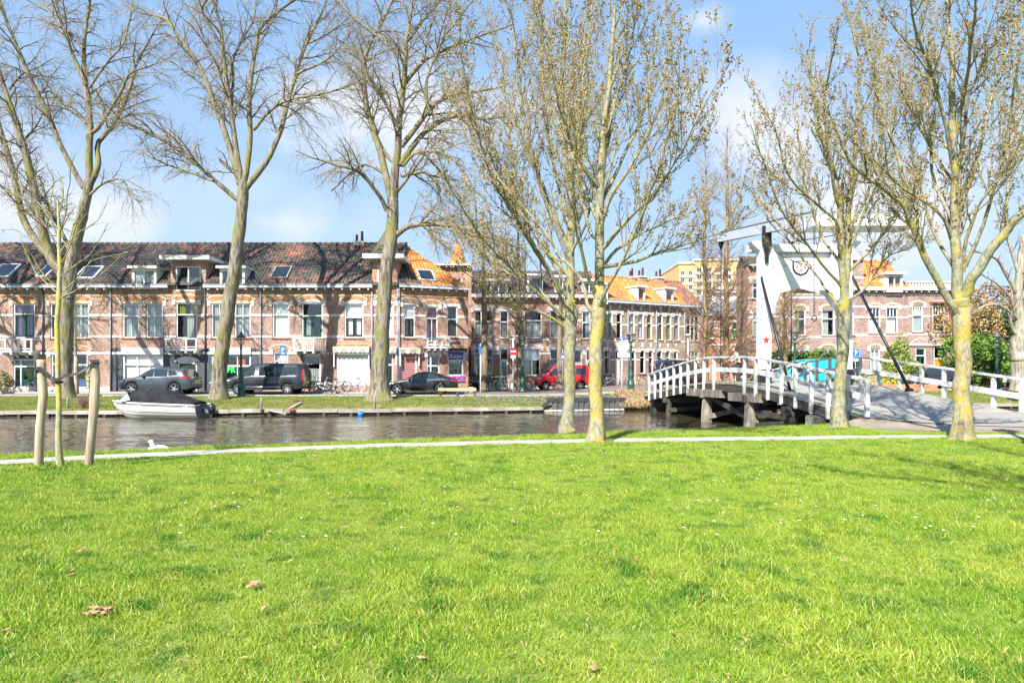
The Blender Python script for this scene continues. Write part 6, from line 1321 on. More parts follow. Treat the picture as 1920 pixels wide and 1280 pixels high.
conical('bare_conifer_tree', 'right one of two slender leafless conifers, behind the bridge lifting rod', 1362, 722, 47, 242, 6.2, 85, 32, BK_CON, TW_C, GC, .06, 1.15)
GS = 'bare street trees in front of the orange brown houses'
conical('street_tree', 'bare street tree beside the parked bicycles behind the white pole', 907, 732, 47.5, 420, 7, 60, 33, BK_DARK, TW_D, GS, .22, 1.1)
conical('street_tree', 'thick footed bare street tree beside the red van and no entry sign', 971, 732, 47, 400, 8, 60, 34, BK_DARK, TW_D, GS, .22, 1.1)
conical('street_tree', 'thin bare street tree standing in front of the red van', 1049, 730, 46, 470, 6, 40, 35, BK_DARK, TW_D, GS, .35, .8)
conical('street_tree', 'bare tree behind the bridge portal beside the dark hedge', 1472, 700, 44, 450, 4.5, 75, 36, BK_CON, TW_C, None, .12, 2.6)
conical('young_street_tree', 'small thin bare tree on the pavement before the blue door', 143, 738, 43.6, 560, 3, 48, 37, BK_ASH, TW_A, None, .45, 1.2)
# --- knobbly old tree at the right edge
Y = 41.5; TW_O = mat('ochre_twigs', (.34, .23, .09), .9, (.42, .30, .12), 1)
t = Tree('pollard_tree', 'thick grey knobbly tree trunk at the right edge behind the railing', PX(1909, 732, Y), None, 41, BK_OLD, TW_O)
t.limb([(1909, 734), (1909, 690), (1912, 672), (1908, 655), (1912, 630), (1915, 600), (1908, 560), (1912, 500), (1918, 440)], Y, [14, 13, 17, 14.5, 14, 11, 9, 7, 4], kids=False, trunk=True)
OK_ = dict(dens=2.0, ln=1.6, ang=.8, up=.1, grav=.05, curl=.35, maxlv=3, dec=.6, rmin=.008)
for p in ([(1910, 635), (1895, 605), (1900, 570), (1880, 540), (1850, 520)], [(1912, 600), (1880, 575), (1850, 572), (1820, 590)], [(1910, 560), (1880, 500), (1860, 480), (1830, 470)], [(1912, 520), (1890, 450), (1870, 400)], [(1915, 560), (1950, 500), (1990, 470)], [(1912, 590), (1940, 560), (1980, 560)], [(1914, 480), (1930, 400), (1920, 340)]): t.limb(p, Y, [4.5, 1.5], random.uniform(-1.5, 1.5), ext=1, kw=OK_)
t.finish(.2)
# ------------------------------------------------------------------ street lamps
LGREEN = mat('lamp_green_paint', (.018, .075, .055), .4, (.03, .1, .075), 6)
LGLASS = glass_mat('lantern_glass', (.93, .95, .93), .12)
def lamp(label, loc, group='green lantern street lamps', rz=0.0, proto=[None]):
    if proto[0]: return copy_tree(proto[0], None, loc, rz, label)
    o = thing('street_lamp', label, 'street lamp', loc, rz, group); proto[0] = o
    MB().lathe([(.27, 0), (.27, .06), (.22, .12), (.20, .55), (.23, .60), (.23, .66), (.15, .78), (.125, 1.1), (.15, 1.14), (.15, 1.2), (.10, 1.3), (.085, 1.7), (.10, 1.74), (.075, 1.8), (.055, 2.9), (.09, 2.93), (.09, 2.97), (.05, 3.02), (.045, 3.1)], sides=14).build('pole', LGREEN, o)
    MB().beam((-.28, 0, 2.86), (.28, 0, 2.86), .025, .025).build('cross_bar', LGREEN, o)
    l = MB(); l.lathe([(.03, 3.1), (.12, 3.15), (.13, 3.18)], sides=6, smooth=False)
    for k in range(6):
        t = k * math.pi / 3; l.beam((.13 * math.cos(t), .13 * math.sin(t), 3.17), (.25 * math.cos(t), .25 * math.sin(t), 3.56), .022, .022)
    l.lathe([(.27, 3.555), (.27, 3.58)], sides=6, smooth=False); la = l.build('lantern', LGREEN, o)
    vs = []; 
    for (r, z) in ((.125, 3.18), (.245, 3.555)): vs += [(r * math.cos(k * math.pi / 3), r * math.sin(k * math.pi / 3), z) for k in range(6)]
    MB().add(vs, [(k, (k + 1) % 6, 6 + (k + 1) % 6, 6 + k) for k in range(6)]).build('glass', LGLASS, la)
    MB().lathe([(.05, 3.22), (.06, 3.3), (.02, 3.4)], sides=8).build('bulb', WHITE, la)
    MB().lathe([(.31, 3.581), (.16, 3.70), (.12, 3.71), (.12, 3.80), (.06, 3.86), (.05, 3.90), (.015, 3.96), (.012, 4.02)], sides=12).build('lamp_cap', mat('lamp_cap_grey', (.10, .11, .115), .5), la)
    return o
def at(px, py_or_z, Y): return PX(px, py_or_z, Y)
lamp('green lantern street lamp beside the grey van and leaning willow', (PX(452, 0, 40.6).x, 40.6, zbank(-16, 40.6) - .02))
lamp('green lantern street lamp beside the no entry sign and red van', (PX(980, 0, 46.6).x, 46.6, .05))
lamp('green lantern street lamp on the grass at the left end of the bridge', (PX(1183, 0, 40.9).x, 40.9, .06))
lamp('green lantern street lamp between bridge portal and teal van', (PX(1490, 0, 41.6).x, 41.6, .26))
lamp('distant lantern street lamp just left of the white portal leg', (PX(1407, 0, 52).x, 52, .26))
lamp('green lantern street lamp before the evergreen bushes at the right', (PX(1869, 0, 47.8).x, 47.8, .28))
lamp('nearest green street lamp, its lantern cut by the right picture edge', (PX(1952, 0, 14.0).x, 14.0, .0))
# ------------------------------------------------------------------ signs
SB = mat('sign_blue', (.015, .14, .55), .4); SW = mat('sign_white', (.75, .76, .78), .4); SR = mat('sign_red', (.62, .02, .03), .4); SG = mat('sign_back_grey', (.42, .47, .50), .5)
def pole_sign(name, label, x, y, z0, h, r=.03, m=ZINC):
    o = thing(name, label, 'sign', (x, y, z0)); MB().tube([(0, 0, 0), (0, 0, h)], r, 8).build('pole', m, o); return o
def zof(py, Y): return CH + (HY - py) / FP * Y
Y = 44.6; o = pole_sign('parking_sign', 'blue parking sign with a white arrow plate above the grey van', PX(531, 0, Y).x, Y, .1, zof(648, Y) - .1)
zz = lambda py: zof(py, Y) - .1
pl = MB().box(-.19, .19, -.06, -.04, zz(666), zz(648)).build('sign_plate', SB, o); text('P', .42, SW, pl, (0, -.063, (zz(656.2)))); MB().box(-.1, .1, -.066, -.061, zz(663.2), zz(661)).build('car_symbol', SW, pl)
MB().box(-.17, .17, -.058, -.04, zz(670.5), zz(667)).build('lower_plate', SW, o)
pb = MB().box(-.27, .27, -.06, -.04, zz(681), zz(671.5)).build('arrow_plate', SW, o)
for sx in (-1, 1): MB().prism([(sx * .22, zz(679.5)), (sx * .22, zz(675)), (sx * .10, zz(679.5))], -.066, -.0605).build('arrow', BLACK, pb); MB().beam((sx * .17, -.063, zz(678)), (sx * .05, -.063, zz(674)), .006, .03).build('arrow_stem', BLACK, pb)
Y = 40.6; o = pole_sign('pole_sign', 'white pole with a narrow blue sign seen edge on, beside the wooden barrier', PX(901, 0, Y).x, Y, -.02, zof(644, Y), .035, SW)
MB().box(-.10, .03, -.06, -.042, zof(663, Y), zof(646, Y)).build('sign_plate', SB, o)
Y = 46.2; o = pole_sign('no_entry_sign', 'red round no entry sign on a tall white pole', PX(962, 0, Y).x, Y, .05, zof(630, Y) - .05, .04, SW)
zz = lambda py: zof(py, Y) - .05
d = MB().lathe([(.25, -.07), (.25, -.05)], (0, 0, zz(658.5)), 20, axis='y', smooth=False).build('sign_disc', SR, o); MB().box(-.18, .18, -.076, -.071, zz(660.2), zz(657)).build('white_bar', SW, d)
MB().box(-.16, .16, -.065, -.045, zz(671.5), zz(666)).build('lower_plate', SW, o); MB().box(-.35, .35, -.1, .1, zz(631), zz(628.5)).build('street_light_head', SG, o)
Y = 45.6; o = pole_sign('shop_sign', 'small blue and white sign on a post behind the thin street tree', PX(1055, 0, Y).x, Y, .06, 2.9, .03); MB().box(-.11, .16, -.06, -.04, zof(674, Y) - .06, zof(662, Y) - .06).build('sign_plate', SB, o); MB().box(-.07, .12, -.066, -.061, zof(671, Y) - .06, zof(667, Y) - .06).build('white_patch', SW, o)
Y = 41.2; o = pole_sign('round_sign', 'grey backs of a round and a square road sign on a white post', PX(1166, 0, Y).x, Y, .05, zof(635, Y) - .05, .035, SW)
zz = lambda py: zof(py, Y) - .05
MB().lathe([(.36, .04), (.36, .06)], (.12, 0, zz(648.5)), 24, axis='y', smooth=False).build('sign_disc', SG, o); MB().box(-.26, .5, .04, .06, zz(670), zz(660)).build('sign_plate', SG, o); MB().box(-.20, .55, -.02, .02, zz(636.5), zz(633.5)).build('top_bar', SB, o)
Y = 43.0; o = pole_sign('parking_sign', 'blue parking sign behind the far bridge railing', PX(1604, 0, Y).x, Y, .25, zof(655, Y) - .25)
zz = lambda py: zof(py, Y) - .25
pl = MB().box(-.29, .29, -.06, -.04, zz(670), zz(656)).build('sign_plate', SB, o); MB().box(-.24, .24, -.066, -.0605, zz(668.6), zz(657.4)).build('sign_border', SW, pl); MB().box(-.22, .22, -.071, -.0665, zz(668), zz(658)).build('sign_field', SB, pl); text('P', .34, SW, pl, (0, -.074, zz(663))); MB().box(-.2, .2, -.06, -.04, zz(676), zz(671)).build('lower_plate', SW, o)
Y = 49; o = pole_sign('grey_sign', 'grey back of a square sign beside the right conifer', PX(1358, 0, Y).x, Y, .25, zof(645, Y) - .25); MB().box(-.22, .22, .03, .05, zof(663, Y) - .25, zof(647, Y) - .25).build('sign_plate', SG, o)
Y = 55; o = pole_sign('street_light', 'slim white street light in front of the terraced houses', PX(1290, 0, Y).x, Y, .2, zof(628, Y) - .2, .05, SW); MB().lathe([(.15, -.1), (.3, 0), (.08, .12)], (0, 0, zof(628, Y) - .2), 10).build('lamp_head', SG, o)
o['category'] = 'street lamp'
# wooden barrier and rubbish bucket near the corner shop
Y = 41.0; x0, x1 = PX(822, 0, Y).x, PX(893, 0, Y).x
bo = thing('wooden_barrier', 'low timber rail on short posts along the kerb', 'barrier', ((x0 + x1) / 2, Y, 0)); hw = (x1 - x0) / 2
RAILW = mat('raw_timber_rail', (.55, .40, .24), .8, (.45, .32, .18), 4, stretch=(.3, 2, 2)); MB().box(-hw, hw, -.07, .07, .30, .47).build('rail', RAILW, bo)
for x in (-hw + .1, 0, hw - .1): MB().box(x - .05, x + .05, -.04, .04, -.1, .299).build('post', QW, bo)
MB().lathe([(.14, 0), (.18, .4), (.19, .42), (.17, .42), (.13, .03)], sides=16).build('bucket', SW, None, (PX(884, 0, 44.2).x, 44.2, .02))
tag(bpy.data.objects['bucket'], 'small white bucket on the street behind the timber rail', 'bucket')
# ------------------------------------------------------------------ vehicles
CG = mat('car_window_glass', (.02, .03, .032), .04, spec=1.0); PLAST = mat('black_plastic', (.02, .02, .021), .55); REDL = mat('tail_light', (.45, .01, .015), .15, coat=.8); HEADL = mat('head_light', (.65, .68, .7), .1, coat=.8); ALLOY = mat('alloy_wheel', (.55, .56, .58), .3, metal=.8); YPL = mat('yellow_plate', (.7, .5, .03), .5)
def paint(n, c, metal=.35): return mat(n, c, .28, metal=metal, coat=.9)
def car(name, label, cat, L_, W_, H_, prof, belt, wheels, sides, body, sill=.30, tumble=.30, front=None, rear=None, group=None, spokes=5, glass_front=None, glass_back=None, extra=None, nst=72):
    """prof: top outline (x, z); belt: (x, z); wheels: ((xf, xr), radius); sides: side window polygons (x, z)"""
    o = thing(name, label, cat, (0, 0, 0), 0, group); (xf, xr_), wr = wheels; hw = W_ / 2; ar = wr * 1.16
    def zb(x):
        z = sill - .06 * (1 if .12 < x / L_ < .9 else 0)
        if x < .25: z = sill + .12 * (1 - x / .25)
        if x > L_ - .25: z = sill + .12 * (1 - (L_ - x) / .25)
        for c in (xf, xr_):
            if abs(x - c) < ar: z = max(z, wr + math.sqrt(ar * ar - (x - c) ** 2))
        return z
    def wid(x): t = min(x, L_ - x); return hw * (1 - .16 * max(0, 1 - t / .55) ** 2.2)
    zt_, ztb = (lambda x: interp(prof, x)), (lambda x: interp(belt, x))
    def ring(x):
        w, t, b, z0 = wid(x), zt_(x), ztb(x), zb(x); s_ = min(b, t - .06); s_ = max(s_, z0 + .05); t = max(t, s_ + .06); g = t - s_; wt = w * .985 - tumble * max(0, g - .08) - .03
        h = [(w * .90, z0), (w * .985, z0 + min(.05, (s_ - z0) * .2)), (w, z0 + (s_ - z0) * .45), (w * .985, s_ - .03), (w * .965, s_), (wt, t - .05), (wt - .07, t - .008), (wt * .5, t + .012), (0, t + .018)]
        return [(x, y, z) for y, z in h] + [(x, -y, z) for y, z in reversed(h[:-1])]
    xs = sorted({round(L_ * i / nst, 4) for i in range(nst + 1)} | {c + s_ * ar * k for c in (xf, xr_) for s_ in (-1, 1) for k in (1.0, .96, .85)}); xs[0] = .0; R_ = [ring(min(max(x, .004), L_ - .004)) for x in xs]; n = len(R_[0]); m = MB()
    m.add([p for r in R_ for p in r], [(i * n + j, i * n + j + 1, (i + 1) * n + j + 1, (i + 1) * n + j) for i in range(len(R_) - 1) for j in range(n - 1)], 0, True)
    m.add([p for r in R_ for p in (r[0], r[-1])], [(2 * i, 2 * i + 1, 2 * i + 3, 2 * i + 2) for i in range(len(R_) - 1)], 1)
    for r in (R_[0], R_[-1]): m.add(list(r), [tuple(range(n))] if r is R_[0] else [tuple(range(n - 1, -1, -1))])
    m.build('body', [body, PLAST], o)
    def yside(x, z):
        w, t, b = wid(x), zt_(x), ztb(x); b = min(b, t - .06); wt = w * .985 - tumble * max(0, t - b - .08) - .03
        if z <= b: return w * (1.0 if z < b * .8 else .99)
        return w * .965 + (wt - w * .965) * (z - b) / max(.02, t - .05 - b)
    def sidepoly(nm, pts, mt, off=.008, par=None, both=True, th=0.0):
        # polygon laid over the curved flank, densified
        q = MB(); c = None
        for sg in (-1, 1):
            P = []; 
            for (a, b) in zip(pts, pts[1:] + pts[:1]):
                for k in range(5): t = k / 5; P.append((a[0] * (1 - t) + b[0] * t, a[1] * (1 - t) + b[1] * t))
            vs = [(x, sg * (yside(x, z) + off), z) for x, z in P]; cx = sum(p[0] for p in P) / len(P); cz = sum(p[1] for p in P) / len(P); vs.append((cx, sg * (yside(cx, cz) + off), cz)); k_ = len(P)
            q.add(vs, [(i, (i + 1) % k_, k_) for i in range(k_)])
        return q.build(nm, mt, par or o)
    for i, pts in enumerate(sides): sidepoly('side_window', pts, CG)
    def topstrip(nm, xa, xb, mt, inset=.10):
        q = MB(); vs = []; N_ = 8
        for i in range(N_ + 1):
            x = xa + (xb - xa) * i / N_; w, t, b = wid(x), zt_(x), ztb(x); b = min(b, t - .06); wt = w * .985 - tumble * max(0, t - b - .08) - .03 - inset
            vs += [(x, wt, t + .010), (x, 0, t + .028), (x, -wt, t + .010)]
        q.add(vs, [(3 * i + j, 3 * i + j + 1, 3 * i + j + 4, 3 * i + j + 3) for i in range(N_) for j in (0, 1)], 0, True); return q.build(nm, mt, o)
    if glass_front: topstrip('windscreen', *glass_front, CG)
    if glass_back: topstrip('rear_window', *glass_back, CG)
    # wheels
    for c in (xf, xr_):
        for sg in (-1, 1):
            yw = sg * (wid(c) - .11); q = MB(); q.lathe([(wr * .62, -.10), (wr * .93, -.10), (wr, -.07), (wr, .07), (wr * .93, .10), (wr * .62, .10)], (c, yw, wr), 22, axis='y', cap=False); wh = q.build('wheel', RUBBER, o)
            q = MB(); q.lathe([(wr * .66, -.09), (wr * .66, .09), (wr * .60, .09), (wr * .58, 0.0), (wr * .60, -.09)], (c, yw, wr), 22, axis='y', cap=False)
            for k in range(spokes):
                t = 2 * math.pi * k / spokes + c; d = Vector((math.cos(t), 0, math.sin(t))); q.beam(Vector((c, yw + sg * .05, wr)) + d * .04, Vector((c, yw + sg * .075, wr)) + d * wr * .62, .035, .075, up=(0, 1, 0)) if spokes < 12 else None
                q.beam(Vector((c, yw + sg * .06, wr)) + d * .03, Vector((c, yw + sg * .075, wr)) + d * wr * .62, .07, .03, up=(0, 1, 0))
            q.lathe([(.05, sg * .05), (.05, sg * .085)], (c, yw, wr), 10, axis='y'); q.build('rim', ALLOY, wh)
            MB().lathe([(wr * .57, -.02), (wr * .57, .02)], (c, yw, wr), 16, axis='y').build('brake_disc', PLAST, wh)
    sidepoly('sill_trim', [(xf + ar, sill - .055), (xr_ - ar, sill - .055), (xr_ - ar, sill + .05), (xf + ar, sill + .05)], PLAST, .012)
    # mirrors, lights, handles, bumpers
    ab = glass_front[1] if glass_front else prof[3][0]
    mx = extra.get('mirror', glass_front[0] + .35 if glass_front else 1.2) if extra else 1.2; mz = ztb(mx) + .07
    for sg in (-1, 1): MB().lathe([(.02, -.06), (.085, -.04), (.085, .04), (.03, .08)], (mx, sg * (yside(mx, mz) + .10), mz), 8, axis='x').build('wing_mirror', body if not (extra and extra.get('bm')) else PLAST, o)
    hz = extra.get('hz', ztb(.2) - .12) if extra else .65
    sidepoly('headlight', [(.03, hz - .06), (.42, hz + .02), (.5, hz + .10), (.06, hz + .06)], HEADL, .012)
    tz = extra.get('tz', ztb(L_ - .2) - .08) if extra else .8; tl = extra.get('tl', [(-.40, .04), (-.02, -.08), (-.02, .12), (-.34, .14)]) if extra else []
    sidepoly('tail_light', [(L_ + a, tz + b) for a, b in tl], REDL, .014)
    for hx in (extra.get('handles', []) if extra else []): sidepoly('door_handle', [(hx, ztb(hx) - .10), (hx + .17, ztb(hx) - .10), (hx + .17, ztb(hx) - .07), (hx, ztb(hx) - .07)], STEEL if extra.get('chrome') else body, .03)
    for dx, z_0, z_1 in (extra.get('seams', []) if extra else []): sidepoly('door_seam', [(dx, z_0), (dx + .018, z_0), (dx + .018, z_1), (dx, z_1)], PLAST, .005)
    q = MB(); q.box(-.012, .01, -.26, .26, .42, .53).box(L_ - .01, L_ + .012, -.26, .26, extra.get('pz', .55) if extra else .55, (extra.get('pz', .55) if extra else .55) + .11); q.build('number_plate', YPL, o); 
    return o
SUVG = paint('blue_grey_car_paint', (.07, .085, .105), .55)
def place(o, x, y, z, rz): o.location = (x, y, z); o.rotation_euler = (0, 0, rz); return o
suv = car('parked_car', 'silver grey crossover car parked before the wide white shop window', 'car', 4.64, 1.82, 1.70,
   [(0, .72), (.12, .88), (.5, 1.0), (1.15, 1.12), (1.35, 1.18), (1.95, 1.56), (2.3, 1.66), (2.9, 1.70), (3.7, 1.65), (4.15, 1.56), (4.45, 1.12), (4.6, .95), (4.64, .7)],
   [(0, .75), (.5, .92), (1.3, 1.04), (2.8, 1.10), (4.0, 1.20), (4.64, 1.0)], ((.93, 3.64), .37),
   [[(1.55, 1.10), (2.28, 1.12), (2.28, 1.54), (2.05, 1.50)], [(2.36, 1.12), (3.18, 1.15), (3.14, 1.55), (2.36, 1.56)], [(3.27, 1.17), (3.86, 1.24), (3.6, 1.48), (3.24, 1.53)]],
   SUVG, sill=.33, glass_front=(1.38, 1.95), glass_back=(4.12, 4.44), extra=dict(handles=[2.1, 3.0], seams=[(1.45, .36, 1.06), (2.31, .36, 1.08), (3.2, .45, 1.1)], hz=.78, tz=.98, tl=[(-.62, .08), (-.08, .0), (-.10, .16), (-.5, .16)], mirror=1.72, bm=1, pz=.75))
MB().tube([(2.2, -.62, 1.70), (2.4, -.62, 1.75), (3.6, -.60, 1.72), (3.8, -.6, 1.68)], .018, 5).build('roof_rail', PLAST, suv); MB().tube([(2.2, .62, 1.70), (2.4, .62, 1.75), (3.6, .60, 1.72), (3.8, .6, 1.68)], .018, 5).build('roof_rail', PLAST, suv)
place(suv, PX(219, 0, 42.3).x, 43.2, .02, R(-2))
van = car('parked_van', 'long dark grey passenger van with tinted windows beside the willow trunk', 'van', 5.0, 1.95, 1.97,
   [(0, .80), (.12, .98), (.75, 1.18), (.95, 1.24), (1.55, 1.78), (1.85, 1.90), (2.4, 1.96), (4.6, 1.95), (4.86, 1.88), (4.97, 1.2), (5.0, .8)],
   [(0, .85), (.8, 1.08), (1.2, 1.16), (5.0, 1.20)], ((.93, 4.02), .345),
   [[(1.12, 1.14), (1.2, 1.27), (1.62, 1.66), (1.98, 1.70), (1.98, 1.18)], [(2.22, 1.18), (3.36, 1.18), (3.34, 1.72), (2.26, 1.72)], [(3.42, 1.18), (4.62, 1.20), (4.62, 1.66), (4.5, 1.72), (3.44, 1.72)]],
   paint('dark_grey_van_paint', (.018, .022, .032), .25), sill=.36, tumble=.20, spokes=7, glass_front=(.98, 1.55), glass_back=None, extra=dict(handles=[1.75, 2.2], seams=[(1.04, .4, 1.1), (2.08, .4, 1.86), (3.39, .4, 1.15)], hz=.85, tz=1.1, tl=[(-.12, -.2), (-.03, -.2), (-.05, .45), (-.13, .45)], mirror=1.2, bm=1, pz=.7))
MB().tube([(1.5, -.985, 1.06), (4.7, -.985, 1.06)], .012, 4).build('side_strip', STEEL, van); MB().tube([(1.3, -1.0, .48), (3.6, -1.0, .48)], .03, 6).build('side_bar', STEEL, van)
place(van, PX(419, 0, 42.5).x, 43.4, .02, R(-1))
sed = car('parked_car', 'black saloon car with five spoke wheels parked right of the thick willow', 'car', 4.55, 1.77, 1.43,
   [(0, .62), (.1, .72), (.6, .84), (1.2, .93), (1.4, .97), (2.05, 1.36), (2.5, 1.43), (3.0, 1.41), (3.5, 1.28), (3.95, 1.06), (4.4, 1.02), (4.53, .9), (4.55, .6)],
   [(0, .66), (1.3, .88), (3.9, .97), (4.55, .92)], ((.87, 3.52), .335),
   [[(1.52, .94), (2.38, .95), (2.38, 1.33), (2.12, 1.30)], [(2.45, .95), (3.3, .97), (3.18, 1.26), (2.9, 1.33), (2.45, 1.34)], [(3.36, .98), (3.62, 1.0), (3.3, 1.2), (3.25, 1.22)]],
   paint('black_car_paint', (.008, .010, .013), .2), sill=.27, glass_front=(1.42, 2.02), glass_back=(3.2, 3.85), extra=dict(handles=[2.1, 3.05], seams=[(1.42, .3, .9), (2.41, .3, .94), (3.3, .5, .94)], hz=.62, tz=.82, tl=[(-.42, .05), (-.05, -.02), (-.05, .14), (-.36, .14)], mirror=1.62, pz=.7))
MB().tube([(1.5, -.83, .935), (3.5, -.82, .965)], .01, 4).build('window_chrome', STEEL, sed)
place(sed, PX(722, 0, 42.9).x, 43.1, .02, R(0))
bpy.context.view_layer.update()
KAN = [(0, .75), (.1, .92), (.55, 1.12), (.9, 1.2), (1.35, 1.68), (1.7, 1.80), (2.4, 1.84), (3.9, 1.82), (4.1, 1.74), (4.18, 1.1), (4.2, .7)]; KB = [(0, .82), (.9, 1.08), (4.2, 1.14)]
red = car('parked_van', 'bright red small delivery van behind the thin street tree', 'van', 4.2, 1.83, 1.84, KAN, KB, ((.85, 3.45), .32),
   [[(1.05, 1.12), (1.12, 1.24), (1.5, 1.60), (1.9, 1.64), (1.9, 1.12)], [(3.05, 1.14), (3.85, 1.16), (3.82, 1.62), (3.1, 1.62)]],
   paint('red_van_paint', (.62, .012, .018), .1), sill=.34, tumble=.2, glass_front=(.93, 1.38), extra=dict(handles=[1.7], seams=[(1.0, .4, 1.1), (1.98, .4, 1.7), (3.0, .4, 1.7)], hz=.82, tz=1.0, tl=[(-.1, -.1), (-.02, -.1), (-.03, .4), (-.1, .4)], mirror=1.15, bm=1))
MB().box(1.0, 2.9, -.935, -.922, .60, .68).build('side_strip', PLAST, red); MB().box(1.0, 2.9, .922, .935, .60, .68).build('side_strip', PLAST, red)
place(red, PX(998, 0, 50.5).x, 50.2, .08, R(8))
teal = car('parked_van', 'turquoise delivery van seen behind the bridge railing', 'van', 5.0, 1.95, 2.0,
   [(0, .80), (.12, .98), (.75, 1.18), (.95, 1.24), (1.55, 1.78), (1.85, 1.92), (2.4, 1.99), (4.7, 1.98), (4.9, 1.9), (4.97, 1.2), (5.0, .8)], [(0, .85), (.8, 1.08), (1.2, 1.16), (5.0, 1.20)], ((.93, 4.02), .345),
   [[(1.12, 1.14), (1.2, 1.27), (1.62, 1.66), (1.98, 1.70), (1.98, 1.18)]], paint('turquoise_paint', (.02, .42, .42), .05), sill=.36, tumble=.16, spokes=7, glass_front=(.98, 1.55), extra=dict(handles=[1.75, 2.3], seams=[(1.04, .4, 1.1), (2.08, .4, 1.86), (3.4, .4, 1.86)], hz=.85, tz=1.1, tl=[(-.12, -.2), (-.03, -.2), (-.05, .45), (-.13, .45)], mirror=1.2, bm=1))
MB().box(2.2, 2.45, -.985, -.965, .5, 1.8).build('white_stripe', SW, teal)
place(teal, PX(1438, 0, 44.5).x, 44.4, .26, R(2))
hatch = car('parked_car', 'dark grey hatchback parked behind the right bridge railing', 'car', 4.3, 1.78, 1.47,
   [(0, .62), (.1, .74), (.6, .88), (1.15, .98), (1.3, 1.03), (1.95, 1.40), (2.4, 1.47), (3.2, 1.45), (3.8, 1.30), (4.15, 1.05), (4.28, .85), (4.3, .6)], [(0, .68), (1.3, .92), (3.9, 1.02), (4.3, .95)], ((.85, 3.45), .32),
   [[(1.45, .98), (2.3, 1.0), (2.3, 1.38), (2.02, 1.34)], [(2.37, 1.0), (3.1, 1.02), (3.05, 1.36), (2.37, 1.39)], [(3.17, 1.03), (3.6, 1.07), (3.4, 1.26), (3.14, 1.33)]],
   paint('dark_silver_paint', (.035, .038, .042), .4), sill=.28, glass_front=(1.33, 1.92), glass_back=(3.75, 4.12), extra=dict(handles=[2.1, 2.95], seams=[(1.4, .32, .94), (2.33, .32, .98), (3.12, .4, .98)], hz=.66, tz=.9, tl=[(-.35, 0), (-.04, -.05), (-.05, .14), (-.3, .12)], mirror=1.55, pz=.75))
place(hatch, PX(1708, 0, 44.6).x, 46.6, .28, R(2)); hatch.scale = (1.07, 1, 1)
def clone(src, label, x, y, z, rz, body=None, group=None, cat=None):
    c = copy_tree(src, None, (x, y, z), rz, label)
    if group is not None: c['group'] = group
    if cat: c['category'] = cat
    if body:
        for ch in children(c):
            if ch.name.startswith('body'): ch.data = ch.data.copy(); ch.data.materials[0] = body
    return c
clone(hatch, 'dark car half hidden in the side street at the corner shop', PX(884, 0, 50).x - .2, 49.5, .03, R(100), paint('black_car_paint', (.02, .02, .02)))
clone(hatch, 'white car cut off by the right edge of the picture', PX(1898, 0, 47).x, 47.2, .28, R(0), paint('white_car_paint', (.7, .7, .7), 0))
# black van by the bridge with a rack of bicycles on its back
bv = car('parked_van', 'black van seen through the left bridge railing with bicycles on its rear', 'van', 4.7, 1.9, 2.0,
   [(0, .75), (.1, .95), (.7, 1.15), (.95, 1.2), (1.5, 1.85), (1.9, 1.97), (4.3, 2.0), (4.55, 1.9), (4.66, 1.2), (4.7, .8)], [(0, .85), (.8, 1.06), (1.2, 1.14), (4.7, 1.18)], ((.9, 3.8), .34),
   [[(1.12, 1.14), (1.55, 1.72), (1.95, 1.76), (1.95, 1.16)], [(2.2, 1.18), (3.2, 1.18), (3.2, 1.76), (2.2, 1.76)]], paint('gloss_black_paint', (.015, .016, .02), .2), sill=.34, tumble=.18, glass_front=(.98, 1.5), extra=dict(handles=[1.8], seams=[(1.0, .4, 1.1), (2.06, .4, 1.8)], hz=.8, tz=1.0, tl=[(-.12, -.2), (-.03, -.2), (-.05, .45), (-.13, .45)], mirror=1.2, bm=1))
place(bv, 13.5, 49.7, .25, R(226)) 
